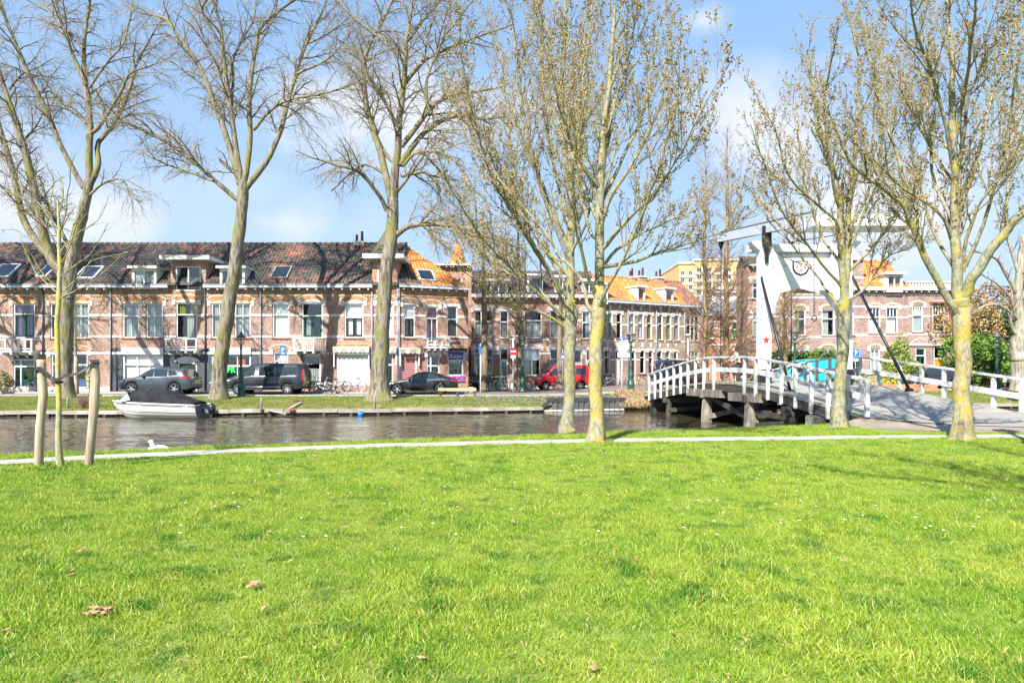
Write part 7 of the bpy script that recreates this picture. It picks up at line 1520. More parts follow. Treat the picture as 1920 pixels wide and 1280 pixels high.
# ------------------------------------------------------------------ bicycles
def bike(label, loc, rz, fr=(.02, .02, .02), tilt=0.0, group='bicycles parked in front of the houses', protos={}):
    key = fr
    if key in protos:
        c = copy_tree(protos[key], None, loc, rz, label); c.rotation_euler = (tilt, 0, rz); c['group'] = group; return c
    o = thing('bicycle', label, 'bicycle', loc, rz, group); o.rotation_euler = (tilt, 0, rz); protos[key] = o; FM = mat('bicycle_frame_%d' % len(protos), fr, .4)
    for x in (-.55, .55):
        wh = MB().torus((x, 0, .345), .33, .018, 'y', 22, 5).build('wheel', RUBBER, o); q = MB().torus((x, 0, .345), .305, .012, 'y', 20, 4)
        for k in range(10): t = k * math.pi / 5; q.tube([(x, .0, .345), (x + .3 * math.cos(t), 0, .345 + .3 * math.sin(t))], .0035, 3)
        q.build('rim', STEEL, wh)
        MB().add([(x + .375 * math.cos(t), dy, .345 + .375 * math.sin(t)) for t in [a * math.pi / 10 for a in range(1, 9)] for dy in (-.025, .025)], [(2 * i, 2 * i + 2, 2 * i + 3, 2 * i + 1) for i in range(7)]).build('mudguard', FM, o)
    q = MB(); q.tube([(-.55, .03, .345), (-.14, .02, .30), (.36, 0, .62)], .017, 5); q.tube([(-.14, 0, .30), (-.24, 0, .80)], .017, 5); q.tube([(-.55, .03, .345), (-.21, 0, .70)], .011, 5); q.tube([(-.20, 0, .66), (.36, 0, .72)], .016, 5); q.tube([(.55, 0, .345), (.44, 0, .60), (.34, 0, .92), (.32, 0, 1.0)], .017, 5); q.build('frame', FM, o)
    MB().tube([(.12, -.27, 1.0), (.24, -.26, 1.04), (.34, -.12, 1.02), (.34, .12, 1.02), (.24, .26, 1.04), (.12, .27, 1.0)], .013, 5).build('handlebar', STEEL, o)
    MB().prism([(-.40, .88), (-.38, .93), (-.12, .91), (-.10, .88), (-.25, .86)], -.07, .07).build('saddle', BLACK, o)
    MB().lathe([(.09, -.01), (.09, .01)], (-.14, .05, .30), 12, axis='y').tube([(-.14, .06, .30), (-.02, .08, .17), (-.02, .15, .17)], .01, 4).tube([(-.14, -.06, .30), (-.26, -.08, .43), (-.26, -.15, .43)], .01, 4).build('crank', STEEL, o)
    MB().box(-.80, -.36, -.07, .07, .73, .745).build('luggage_rack', BLACK, o); return o
WHT = (.62, .62, .6); BLK = (.02, .02, .022); ORG = (.75, .22, .03); GRN = (.06, .3, .1); RED_ = (.35, .03, .03); SIL = (.35, .38, .40)
Yb = 44.7
bike('black bicycle on the pavement behind the rear of the grey van', (PX(580, 0, Yb).x, Yb, .1), R(15), BLK, R(4))
bike('white bicycle parked nearest the roller shutter shop', (PX(603, 0, 44).x, 44.0, .02), R(175), WHT, R(-3))
bike('white framed bicycle facing left with a black crate beside the shop', (PX(622, 0, 44.2).x, 44.2, .02), R(182), WHT, R(3))
bike('dark bicycle in front of the left edge of the roller shutter', (PX(636, 0, Yb).x, Yb, .1), R(8), BLK, R(-5))
bike('pale blue grey bicycle standing before the roller shutter', (PX(664, 0, Yb).x, Yb, .1), R(170), SIL, R(4))
bike('bicycle leaning on the green arched door', (PX(76, 0, 45.2).x, 45.2, .1), R(5), BLK, R(6))
for i, (px, Y, a, c, l) in enumerate(((918, 47.6, 60, BLK, 'dark bicycle just right of the first street tree'), (930, 47.9, 40, GRN, 'green bicycle in the group between two street trees'), (941, 48.6, 120, BLK, 'black bicycle with a crate between two street trees'), (950, 49.2, 30, SIL, 'silver bicycle behind the no entry sign pole'), (990, 48.6, 75, ORG, 'orange bicycle in front of the red van'), (935, 49.6, 10, RED_, 'dark red bicycle at the back of the group between street trees'), (1000, 49.5, 50, SIL, 'grey bicycle hidden behind the orange one'))):
    bike(l, (PX(px, 0, Y).x, Y, .05), R(a), c, R(5 - 3 * (i % 3)))
bike('bicycle parked at the terrace right of the lichen trunk', (PX(1142, 0, 55).x, 55, .2), R(10), SIL, R(4))
bike('yellow bicycle beside the left bridge lamp', (PX(1192, 0, 56).x, 56, .2), R(170), (.6, .4, .03), R(-4))
for k in range(3): bike(('uppermost', 'middle', 'lowest')[k] + ' bicycle hung upright on the rear of the black van', (10.05 + .18 * k, 45.9 + .1 * k, 1.45 - .2 * k), R(30), SIL if k != 1 else BLK, 0, 'bicycles on the rack of the black van').rotation_euler = (0, R(-80), R(20 + 10 * k))
# ------------------------------------------------------------------ people
SKIN = mat('skin', (.52, .30, .21), .6)
def person(label, loc, rz, joints, radii, edges, parts, head, hairc, hl=.10):
    o = thing('person', label, 'person', loc, rz)
    me = bpy.data.meshes.new('body'); me.from_pydata(joints, edges, []); b = bpy.data.objects.new('body', me); COL.objects.link(b); b.parent = o; sk = b.modifiers.new('skin', 'SKIN'); me.materials.append(parts['skin'])
    for i, r in enumerate(radii): me.skin_vertices[0].data[i].radius = (r, r * .85)
    me.skin_vertices[0].data[0].use_root = True; ss = b.modifiers.new('sub', 'SUBSURF'); ss.levels = 1; ss.render_levels = 1
    bpy.context.view_layer.update(); ev = b.evaluated_get(bpy.context.evaluated_depsgraph_get()); nm = bpy.data.meshes.new_from_object(ev); b.modifiers.clear(); b.data = nm
    nm.materials.clear(); ms = [parts['skin'], parts['top'], parts['legs'], parts['shoes']]
    for m_ in ms: nm.materials.append(m_)
    for p in nm.polygons:
        z = p.center.z; x = abs(p.center.y); p.use_smooth = True
        p.material_index = 3 if z < parts.get('zs', .09) else (2 if z < parts['zl'] else (1 if z < parts['zt'] and not (x > parts.get('xw', .5)) else 0))
    h = Vector(head); MB().lathe([(.02, -.12), (.065, -.10), (.085, -.03), (.088, .03), (.07, .09), (.03, .12)], h, 12).build('head', parts['skin'], o)
    MB().lathe([(.05, -.06 - hl), (.093, -.05), (.097, .02), (.082, .095), (.04, .13), (.005, .14)], h + Vector((-.02, 0, .01)), 12).build('hair', hairc, o)
    MB().prism([(.085, -.02), (.115, -.03), (.085, .015)], -.012, .012).build('nose', parts['skin'], o, h)
    for sg in (-1, 1): MB().lathe([(.012, -.004), (.012, .004)], h + Vector((.083, sg * .032, .01)), 6, axis='x').build('eye', BLACK, o)
    return o
def figure(kind):
    # x forward, y left, z up
    if kind == 'walk':
        J = [(0, 0, .95), (0, 0, 1.12), (0, 0, 1.32), (0, 0, 1.46), (.01, 0, 1.53), (0, .10, .90), (.12, .11, .52), (.14, .11, .09), (.26, .11, .05), (0, -.10, .90), (-.04, -.11, .50), (-.22, -.11, .13), (-.13, -.11, .06), (0, .18, 1.40), (-.03, .23, 1.14), (.10, .22, .96), (.16, .21, .90), (0, -.18, 1.40), (.06, -.23, 1.15), (.26, -.22, 1.05), (.33, -.21, 1.03)]
        E = [(0, 1), (1, 2), (2, 3), (3, 4), (0, 5), (5, 6), (6, 7), (7, 8), (0, 9), (9, 10), (10, 11), (11, 12), (3, 13), (13, 14), (14, 15), (15, 16), (3, 17), (17, 18), (18, 19), (19, 20)]; head = (.02, 0, 1.65)
    else:   # riding
        J = [(0, 0, .98), (.06, 0, 1.14), (.14, 0, 1.32), (.17, 0, 1.44), (.20, 0, 1.50), (.05, .10, .95), (.38, .11, .80), (.24, .12, .40), (.34, .12, .34), (.05, -.10, .95), (.36, -.11, .68), (.18, -.12, .26), (.28, -.12, .20), (.17, .18, 1.38), (.28, .24, 1.16), (.48, .25, 1.08), (.55, .25, 1.06), (.17, -.18, 1.38), (.28, -.24, 1.16), (.48, -.25, 1.08), (.55, -.25, 1.06)]
        E = [(0, 1), (1, 2), (2, 3), (3, 4), (0, 5), (5, 6), (6, 7), (7, 8), (0, 9), (9, 10), (10, 11), (11, 12), (3, 13), (13, 14), (14, 15), (15, 16), (3, 17), (17, 18), (18, 19), (19, 20)]; head = (.24, 0, 1.62)
    Rd = [.15, .13, .155, .10, .055, .10, .075, .05, .04, .10, .075, .05, .04, .07, .05, .035, .032, .07, .05, .035, .032]
    return J, Rd, E, head
JEAN = mat('blue_jeans', (.07, .13, .24), .8); CRM = mat('cream_jumper', (.62, .57, .48), .9); BLOND = mat('blond_hair', (.45, .30, .12), .7); BRNH = mat('dark_hair', (.06, .035, .02), .7); DJ = mat('dark_jacket', (.03, .035, .05), .8)
PAST = mat('pastel_striped_jumper', (.70, .50, .12), .85, (.60, .16, .28), 3.0, stretch=(.2, .2, 2.5), c3=(.10, .45, .50), scale3=2.5)
J, Rd, E, hd_ = figure('walk'); Yw = 60.0
person('blond person in cream jumper and jeans walking past the terraced houses', (PX(1211, 0, Yw).x, Yw, .22), R(200), J, Rd, E, dict(skin=SKIN, top=CRM, legs=JEAN, shoes=BLACK, zl=.98, zt=1.47), hd_, BLOND, .12)
J, Rd, E, hd_ = figure('ride'); Yc = 33.4; xc = PX(1386, 0, Yc).x; zc = zd(xc, Yc) + .01
person('cyclist in a pastel rainbow jumper riding over the top of the bridge', (xc, Yc, zc + .06), R(185), J, Rd, E, dict(skin=SKIN, top=PAST, legs=DJ, shoes=BLACK, zl=.98, zt=1.45, zs=.28), hd_, BRNH, .02)
bike('bicycle ridden by the cyclist on top of the bridge', (xc, Yc, zc), R(185), BLK, 0, 'bicycles parked in front of the houses'); 
b_ = [o for o in bpy.data.objects if o.get('label', '') == 'bicycle ridden by the cyclist on top of the bridge'][0]; del b_['group']
b_.scale = (1.02, 1.02, 1.05)
# ------------------------------------------------------------------ the moored boat
Yb = 33.55; bx = PX(305, 0, Yb).x; boat = thing('motor_boat', 'white clinker style motor boat with a black canvas cover moored at the quay', 'boat', (bx, Yb, WZ)); HULL = mat('cream_white_hull', (.66, .66, .60), .35, (.58, .58, .52), 3, coat=.3); GREYH = mat('hull_grey', (.12, .14, .16), .4)
def px2(px, py): v = PX(px, py, Yb); return v.x - bx, v.z - WZ
xb0 = px2(215, 0)[0]; xb1 = px2(381, 0)[0]; Lh = xb1 - xb0
def shear(t): return 0.84 - .24 * t + .05 * t * t        # gunwale height above the water from bow to stern
def half(t): return .86 * min(1, (t + .02) * 2.6) ** .62 if t < .38 else .86
m = MB(); NS = 30; levels = [0, .07, .0705, .16, .26, .2605, .42, .4205, .60, .6005, .80, .8005, .90, 1.0]; vs = []
for i in range(NS + 1):
    t = i / NS; x = xb0 + Lh * t; sh = shear(t); keel = -.18 + .26 * max(0, 1 - t * 5) ** 1.5; bowx = lambda k, t=t: (.55 * (1 - k) ** 1.4) * max(0, 1 - t * 2.2)
    row = []
    for k in levels:
        z = keel + (sh - keel) * k; f = math.sin(min(1, k * 1.12 + .06) * math.pi / 2) ** .75; y = half(t) * f * (1 + .02 * (k in (.0705, .2605, .4205, .6005, .8005))); row.append((x + bowx(k), y, z))
    vs.append([(a, -b, c) for a, b, c in row] + [(a, b, c) for a, b, c in reversed(row)])
n = len(vs[0]); m.add([p for r in vs for p in r], [(i * n + j, i * n + j + 1, (i + 1) * n + j + 1, (i + 1) * n + j) for i in range(NS) for j in range(n - 1)], 0, False)
m.add(vs[-1], [tuple(range(n - 1, -1, -1))], 1); m.build('hull', [HULL, GREYH], boat)
q = MB()
for sg in (-1, 1): q.tube([(xb0 + Lh * t, sg * (half(t) + .01), shear(t) + .01) for t in [i / 20 for i in range(21)]], .045, 6)
q.build('rubbing_strake', mat('pale_grey_rubber', (.5, .5, .48), .6), boat)
q = MB()
for sg in (-1, 1): q.tube([(xb0 + Lh * t + .04, sg * (half(t) * .985 + .02), shear(t) - .09) for t in [i / 20 for i in range(1, 21)]], .022, 5)
q.build('dark_stripe', GREYH, boat)
for kk in (.26, .42, .60, .80):
    q = MB(); q.tube([(vs[i][levels.index(kk)][0], vs[i][levels.index(kk)][1] - .006, vs[i][levels.index(kk)][2]) for i in range(2, NS + 1)], .007, 4); q.build('lap_line', GREYH, boat)
CANV = mat('black_canvas', (.016, .017, .019), .85, (.03, .031, .035), 2.5, bump=.3, spec=.15)
top = [(247, 752.5), (258, 731), (275, 727.5), (290, 727), (312, 729), (335, 737), (358, 747), (374, 753)]; m = MB(); N_ = 10; P = [px2(*p) for p in top]; rows = []
for i in range(25):
    t = i / 24 * (len(P) - 1); k = min(int(t), len(P) - 2); f = t - k; x = P[k][0] * (1 - f) + P[k + 1][0] * f; z = P[k][1] * (1 - f) + P[k + 1][1] * f; tt = (x - xb0) / Lh; hw = half(tt) * .97; gz = shear(tt) + .03; r = []
    for j in range(N_ + 1):
        a = math.pi * j / N_; r.append((x, -hw * math.cos(a), gz + max(0.0, z - gz) * (math.sin(a) ** .55) + .012 * math.sin(i * 1.7 + j)))
    rows.append(r)
m.add([p for r in rows for p in r], [(i * (N_ + 1) + j, i * (N_ + 1) + j + 1, (i + 1) * (N_ + 1) + j + 1, (i + 1) * (N_ + 1) + j) for i in range(24) for j in range(N_)], 0, True)
cv = m.build('canvas_cover', CANV, boat)
q = MB(); a, b, c, d = px2(237, 749), px2(249, 734.5), px2(262, 748), px2(242, 751); hwf = .78
q.add([(a[0], -.60, a[1]), (b[0], -.50, b[1]), (c[0], -.80, c[1]), (d[0], -.72, d[1] - .02)], [(0, 1, 2, 3)]); q.add([(a[0], -.60, a[1]), (b[0], -.50, b[1]), (b[0], .50, b[1]), (a[0], .60, a[1])], [(0, 1, 2, 3)]); q.build('windscreen', mat('pale_plastic_screen', (.30, .36, .45), .15, spec=.9), boat)
q = MB(); q.tube([(a[0], -.61, a[1]), (b[0], -.51, b[1]), (b[0], .51, b[1]), (a[0], .61, a[1])], .02, 5).tube([(b[0], -.51, b[1]), (c[0], -.81, c[1] - .01)], .015, 5); q.build('windscreen_frame', GREYH, boat)
q = MB(); e = px2(283, 728); q.tube([(e[0], -.62, px2(0, 752)[1]), (e[0] - .05, -.60, px2(0, 735)[1]), (e[0] + .15, -.4, e[1] + .02), (e[0] + .15, .4, e[1] + .02)], .012, 5); q.build('cover_hoop', GREYH, boat)
q = MB(); u0, v0 = px2(325, 0)[0], px2(376, 0)[0]; q.box(u0, v0, -.89, -.875, .50, .53); q.build('stripe', SW, boat); text('140', .16, SW, boat, (px2(364, 0)[0], -.905, .585))
OUTB = mat('outboard_black', (.02, .02, .03), .25, coat=.5); mo = MB(); mo.lathe([(.05, -.16), (.17, -.13), (.20, 0), (.19, .16), (.13, .27), (.04, .30)], (xb1 + .42, 0, .42), 12, smooth=True); mt_ = mo.build('outboard_motor', OUTB, boat)
MB().box(xb1 + .30, xb1 + .46, -.06, .06, -.45, .30).build('motor_leg', OUTB, mt_); MB().box(xb1 + .02, xb1 + .32, -.12, .12, .25, .45).build('motor_bracket', GREYH, mt_); MB().beam((xb1 - .15, -.3, .68), (xb1 + .2, -.1, .60), .12, .16).build('tiller', BLACK, mt_)
# ------------------------------------------------------------------ gull, stakes, bits
gx, gy = GP(300, 842, WZ).x, 19.6; g = thing('seagull', 'white gull with grey wings floating on the canal near the bank', 'seagull', (PX(300, 0, 19.6).x, 19.6, WZ + .02)); FEA = mat('white_feathers', (.75, .75, .74), .8); FEG = mat('grey_feathers', (.34, .36, .38), .8)
g.scale = (1.4, 1.3, 1.3)
q = MB(); q.lathe([(.015, -.24), (.05, -.18), (.085, -.06), (.09, .05), (.06, .14), (.03, .18)], (0, 0, .07), 12, axis='x'); q.tube([(-.12, 0, .09), (-.165, 0, .17), (-.175, 0, .22)], [.055, .04, .035], 8); q.lathe([(.01, -.045), (.036, -.02), (.04, .01), (.02, .045)], (-.185, 0, .235), 10, axis='x'); q.build('body', FEA, g)
for sg in (-1, 1): MB().prism([(-.10, .10), (.02, .135), (.16, .10), (.27, .085), (.13, .045), (-.06, .045)], sg * .085 - .012, sg * .085 + .012).build('wing', FEG, g); MB().lathe([(.006, 0), (.006, .004)], (-.20, sg * .038, .245), 6, axis='y').build('eye', BLACK, g)
MB().prism([(-.225, .245), (-.285, .228), (-.225, .222)], -.008, .008).build('beak', mat('yellow_beak', (.7, .4, .05), .5), g)
q = MB(); STK = mat('stake_wood', (.50, .41, .29), .85, (.27, .21, .14), 9, stretch=(1, 1, .12), bump=.6, bscale=20)
def stake(label, pts, Y, r0, r1):
    b = GP(pts[0][0], pts[0][1]); o = thing('wooden_stake', label, 'stake', (b.x, Y, 0), 0, 'two wooden stakes holding the young tree'); P = [PX(a, c, Y) - Vector((b.x, Y, 0)) for a, c in pts]; P[0].z = -.1
    PP2 = []; RR = []
    for i in range(len(P) - 1):
        for k in range(4): t = k / 4; PP2.append(P[i].lerp(P[i + 1], t)); RR.append((r0 + (r1 - r0) * (i + t) / (len(P) - 1)) * (1 + .10 * noise.noise(Vector((i + t, r0 * 90, 2)))))
    PP2.append(P[-1]); RR.append(r1); MB().tube(PP2, RR, 12).build('stake_post', STK, o); return o, P
s1, p1 = stake('left weathered wooden stake beside the slender young tree', [(72, 883), (75, 800), (81, 745), (79, 710), (77, 674)], 10.75, .064, .062)
s2, p2 = stake('right bent wooden stake beside the slender young tree', [(165, 877), (171, 820), (176, 770), (179, 710), (176, 676)], 10.9, .062, .068)
st_ = thing('tree_strap', 'black rubber strap tying the young tree to both stakes', 'strap', PX(112, 706, 10.7))
q = MB(); bs = PX(112, 706, 10.7)
def ribbon(pts, wdt):
    vs = []; 
    for (a, b, Y, tw) in pts: p = PX(a, b, Y) - bs; h = wdt / 2; vs += [p + Vector((0, h * math.sin(tw), h * math.cos(tw))), p - Vector((0, h * math.sin(tw), h * math.cos(tw)))]
    n_ = len(pts); vs2 = [v + Vector((0, .008, 0)) for v in vs]
    q.add(vs + vs2, [(2 * i, 2 * i + 1, 2 * i + 3, 2 * i + 2) for i in range(n_ - 1)] + [(2 * n_ + 2 * i, 2 * n_ + 2 * i + 2, 2 * n_ + 2 * i + 3, 2 * n_ + 2 * i + 1) for i in range(n_ - 1)] + [(2 * i, 2 * i + 2, 2 * n_ + 2 * i + 2, 2 * n_ + 2 * i) for i in range(n_ - 1)] + [(2 * i + 1, 2 * n_ + 2 * i + 1, 2 * n_ + 2 * i + 3, 2 * i + 3) for i in range(n_ - 1)])
ribbon([(64, 692, 10.66, 0), (75, 690, 10.64, 0), (86, 699, 10.66, .1), (95, 707, 10.68, .3), (104, 712, 10.66, 0), (112, 711, 10.64, 0), (120, 704, 10.66, .2), (132, 703, 10.7, .5), (148, 699, 10.76, .6), (160, 692, 10.8, .4), (170, 684, 10.81, 0), (186, 681, 10.82, 0)], .055)
ribbon([(168, 677, 10.79, 0), (185, 677, 10.80, 0)], .05); ribbon([(66, 695, 10.68, 0), (88, 706, 10.72, 0), (104, 716, 10.70, 0), (118, 716, 10.68, 0)], .04)
q.build('strap_band', mat('strap_rubber', (.022, .024, .022), .6), st_)
rnd = random.Random(4)
LEAFB = mat('dead_leaf', (.33, .18, .09), .8, (.45, .28, .15), 30)
def leaf_heap(label, px, py, sz, n, name='dead_leaf', cat='leaf'):
    p = GP(px, py); o = MB()
    for i in range(n):
        c = Vector((rnd.uniform(-sz, sz) * (n > 1), rnd.uniform(-sz, sz) * .6 * (n > 1), .045 + rnd.uniform(0, .02))); r = min(sz, .036) * rnd.uniform(.8, 1.3); a = rnd.uniform(0, 6.3); pts = []
        for k in range(9): t = k * 2 * math.pi / 9; rr = r * (1 if k % 2 else .55); pts.append(c + Vector((math.cos(t + a) * rr, math.sin(t + a) * rr, .25 * rr * math.sin(t * 2 + a) + .01 * rnd.random())))
        o.add([c + Vector((0, 0, .012))] + pts, [(0, 1 + k, 1 + (k + 1) % 9) for k in range(9)])
    ob = o.build(name, LEAFB, None, (p.x, p.y, zl(p.x, p.y))); tag(ob, label, cat)
    if n > 1: ob['kind'] = 'stuff'
leaf_heap('small heap of pale brown dead leaves in the grass at lower left', 184, 1158, .085, 12, 'leaf_heap', 'leaves')
leaf_heap('smaller clump of brown dead leaves in the left part of the lawn', 467, 1108, .05, 6, 'leaf_heap', 'leaves')
for (px, py, l) in ((153, 1042, 'single pale leaf above the leaf heap at far left'), (505, 1008, 'single reddish leaf in the left middle of the lawn'), (1111, 1270, 'single pale leaf at the bottom edge of the lawn'), (961, 990, 'single tan leaf near the middle of the lawn'), (792, 1248, 'small reddish leaf near the bottom centre')): leaf_heap(l, px, py, .04, 1)
m = MB()
for i in range(420):
    y = rnd.uniform(3.4, 15) ; x = rnd.uniform(-.75, .75) * y
    if y > interp(PP, x) - .6: continue
    a = rnd.uniform(0, 6.3); l = rnd.uniform(.01, .05); d = Vector((math.cos(a) * l, math.sin(a) * l, rnd.uniform(-.008, .012))); c = Vector((x, y, zl(x, y) + rnd.uniform(.03, .06)))
    if rnd.random() < .5: m.add([c - d, c + d, c + d * .2 + Vector((-d.y, d.x, .006)) * .5], [(0, 1, 2)])
    else: m.tube([c - d * 1.6, c + d * 1.6], [.003, .0015], 3, cap=False)
tag(m.build('lawn_litter', LEAFB), 'tiny bits of dead leaf and twig lying in the lawn', 'litter', kind='stuff')
# flowers: crocuses on the far bank, daisies on the lawn, dry reeds, driftwood
def flowers(name, label, pts, r, mts, stem=.06):
    m = MB()
    for (x, y, z) in pts:
        k = rnd.randrange(len(mts)); a = rnd.uniform(0, 6.3); c = Vector((x, y, z + stem * rnd.uniform(.7, 1.3))); P = []
        for j in range(5): t = a + j * 1.2566; P.append(c + Vector((math.cos(t) * r, math.sin(t) * r, r * .7)))
        m.add([c] + P, [(0, 1 + j, 1 + (j + 1) % 5) for j in range(5)], k)
    return tag(m.build(name, mts, None), label, 'flowers', kind='stuff')
FW = mat('white_petals', (.72, .70, .78), .7); FL = mat('lilac_petals', (.40, .30, .62), .7)
pts = []
for i in range(950):
    x = rnd.uniform(-3.6, 6.8); f = fb(x); y = f + .6 + (kb(x) - f - .8) * rnd.random() ** .8
    if noise.noise(Vector((x * .9, y * 1.2, 3))) > -.12 * (1 if x < 3 else 2): pts.append((x, y, zbank(x, y)))
flowers('crocus_flowers', 'white and lilac crocuses scattered over the far bank grass', pts, .045, [FW, FW, FL], .09)
pts = []
for i in range(330):
    y = rnd.uniform(6, 15); x = rnd.uniform(-4, 12); pts.append((x, y, 0)) if x < y * .75 and y < interp(PP, x) - .6 else None
flowers('daisy_flowers', 'tiny white daisies dotted over the right of the lawn', pts, .017, [WHITE], .085)
m = MB(); RD = mat('dry_reed', (.50, .37, .20), .9, (.36, .25, .13), 9)
for i in range(2600):
    x = rnd.gauss(7.05, .55); x = min(8.1, max(6.1, x)); f = fb(x); y = f + rnd.uniform(-.15, .9); z = -.75 + .75 * max(0, (y - f)) + rnd.uniform(0, .15); a = rnd.uniform(0, 6.3); l = rnd.uniform(.25, .6); d = Vector((math.cos(a) * .5, -abs(math.sin(a)) * .7 - .1, rnd.uniform(-.1, .9))).normalized() * l; w_ = Vector((.012, 0, .006)); p = Vector((x, y, z + .2)); md = p + d * .5 + Vector((0, 0, .06)); e = p + d - Vector((0, 0, .16))
    m.add([p - w_, p + w_, md + w_ * .8, md - w_ * .8, e], [(0, 1, 2, 3), (3, 2, 4)])
tag(m.build('dry_reeds', RD), 'dry straw coloured reeds hanging over the water left of the bridge', 'reeds', kind='stuff')
def bush_sticks(name, label, px, Y, h, w_, n, m_, zb_):
    b = PX(px, 0, Y); q = MB()
    for i in range(n):
        a = rnd.uniform(0, 6.3); l = h * rnd.uniform(.5, 1); d = Vector((math.cos(a) * w_ * rnd.random(), math.sin(a) * w_ * .6 * rnd.random(), l)); q.tube([(0, 0, 0), d * .5 + Vector((rnd.uniform(-.05, .05), 0, 0)), d], [.008, .006, .003], 3, cap=False)
        for k in range(3): s_ = d * rnd.uniform(.3, .9); q.tube([s_, s_ + Vector((rnd.uniform(-.2, .2), rnd.uniform(-.2, .2), rnd.uniform(0, .2)))], [.004, .002], 3, cap=False)
    return tag(q.build(name, m_, None, (b.x, Y, zb_)), label, 'shrub')
bush_sticks('bare_shrub', 'low bare shrub hanging over the quay beside the right stake', 158, 35.3, .95, .9, 160, TW_C, -.55)
pw = [(490, 34.9, -.6, .75, 'short pale mooring post right of the moored boat'), (703, 36.0, -.55, .8, 'short white mooring post below the thick willow'), (127, 35.3, -.45, .6, 'short pale post on the left end of the quay')]
for (px, Y, z, h_, l) in pw: tag(MB().lathe([(.055, 0), (.05, h_ * .9), (.03, h_)], sides=8).build('mooring_post', QB, None, (PX(px, 0, Y).x, Y, z)), l, 'post', 'mooring posts along the quay')
o = thing('broken_planks', 'broken weathered boards slipping from the quay into the canal', 'boards', (PX(520, 0, 35).x, 35, -.5)); b0 = Vector((PX(520, 0, 35).x, 35, -.5))
for (a, b, w_) in (((500, 767, 34.9), (537, 776, 34.5), .16), ((541, 767, 35.2), (566, 753, 37.2), .14), ((545, 769, 34.9), (552, 766, 35.6), .3), ((548, 752, 37.6), (568, 751, 38.2), .2)): MB().beam(PX(*a) - b0, PX(*b) - b0, w_, .05).build('board', QB if w_ < .2 else STONEW, o)
tag(MB().lathe([(.03, -.16), (.14, -.11), (.17, 0), (.13, .12), (.04, .17)], sides=12).build('buoy', mat('blue_plastic', (.02, .16, .45), .4), None, (PX(675, 0, 35.2).x, 35.35, -.72)), 'round blue plastic float against the quay', 'float')
# ------------------------------------------------------------------ leafy shrubs, hedge and evergreens
def foliage(name, label, cat, lobes, mts, n, leaf, base, seed=0, group=None, stem=True, up=.3):
    """lobes: (centre, radii) relative to base; leaves as small quads spread through noisy lobes"""
    o = thing(name, label, cat, base, 0, group); r_ = random.Random(seed); m = MB(); V = sum(b[0] * b[1] * b[2] for _, b in lobes)
    for (c, b) in lobes:
        k = int(n * (b[0] * b[1] * b[2]) / V) if V else 0
        for i in range(k):
            while True:
                p = Vector((r_.uniform(-1, 1), r_.uniform(-1, 1), r_.uniform(-1, 1)))
                if p.length < 1: break
            p = p.normalized() * (p.length ** .45)
            cl = noise.noise(Vector((p.x * 2.1 + c[0], p.y * 2.1 + seed, p.z * 2.1 + c[2])))
            if cl < -.16 and r_.random() < .8: continue
            sc = 1 + .28 * cl; q = Vector((c[0] + p.x * b[0] * sc, c[1] + p.y * b[1] * sc, c[2] + p.z * b[2] * sc))
            if q.z < .02: continue
            u = Vector((r_.uniform(-1, 1), r_.uniform(-1, 1), r_.uniform(-1, 1) + up)).normalized(); v = u.cross(Vector((r_.uniform(-1, 1), r_.uniform(-1, 1), r_.uniform(-1, 1)))).normalized(); s_ = leaf * r_.uniform(.6, 1.3); u *= s_; v *= s_ * .45
            m.add([q - u, q + v, q + u, q - v], [(0, 1, 2, 3)], min(len(mts) - 1, max(0, int((cl + .35 + r_.uniform(-.25, .25)) / .75 * len(mts)))))
    tag(m.build('foliage', mts, o), kind='stuff')
    if stem:
        q = MB()
        for (c, b) in lobes[:10]:
            q.tube([(c[0] * .15, c[1] * .15, 0), (c[0] * .6, c[1] * .5, c[2] * .5), (c[0], c[1], c[2] + b[2] * .3)], [.05, .035, .015], 6, cap=False)
        q.build('stems', BK_DARK, o)
    return o
def lf(n, c, t=.25):
    m = mat(n, c, .55, tuple(v * .6 for v in c), 1.5); return m
LG1 = lf('dark_evergreen_leaf', (.035, .075, .02)); LG2 = lf('mid_evergreen_leaf', (.07, .14, .03)); LG3 = lf('bright_evergreen_leaf', (.18, .32, .03)); LG4 = lf('yellow_green_leaf', (.34, .40, .07)); LO = lf('ochre_leaf', (.42, .27, .08)); LO2 = lf('tan_leaf', (.5, .36, .16)); LY = lf('yellow_flower', (.75, .62, .03)); LHB = lf('hedge_brown', (.20, .15, .07)); LO3 = lf('dry_brown_leaf', (.26, .15, .08))
foliage('hedge', 'dark green clipped hedge behind the turquoise van', 'hedge', [((x, 0, .9 + .1 * math.sin(x * 2)), (.8, .7, 1.0)) for x in (-1.8, -.9, 0, .9, 1.8)], [LG1, LG2, LG2, LG3], 12000, .09, (PX(1520, 0, 47).x, 47.6, .26 + .75), 1)
foliage('hedge', 'lower brownish green hedge at the foot of the bridge portal', 'hedge', [((x, 0, .6), (.7, .6, .8)) for x in (-.9, 0, .9)], [LG1, LHB, LG2], 4500, .085, (PX(1452, 0, 47).x, 47.4, .26 + .3), 2)
foliage('garden_shrub', 'tall loose yellow green shrub in front of the pinkish houses', 'shrub', [((0, 0, 1.9), (.9, .8, 1.2)), ((.3, 0, 2.9), (.5, .5, .9)), ((-.5, 0, 1.4), (.7, .6, 1.0)), ((.9, 0, 1.2), (.7, .6, .9)), ((.4, 0, 1.0), (1.3, .8, .9))], [LG2, LG3, LG4, LG4], 9500, .085, (PX(1682, 0, 48.2).x, 48.2, .26), 3)
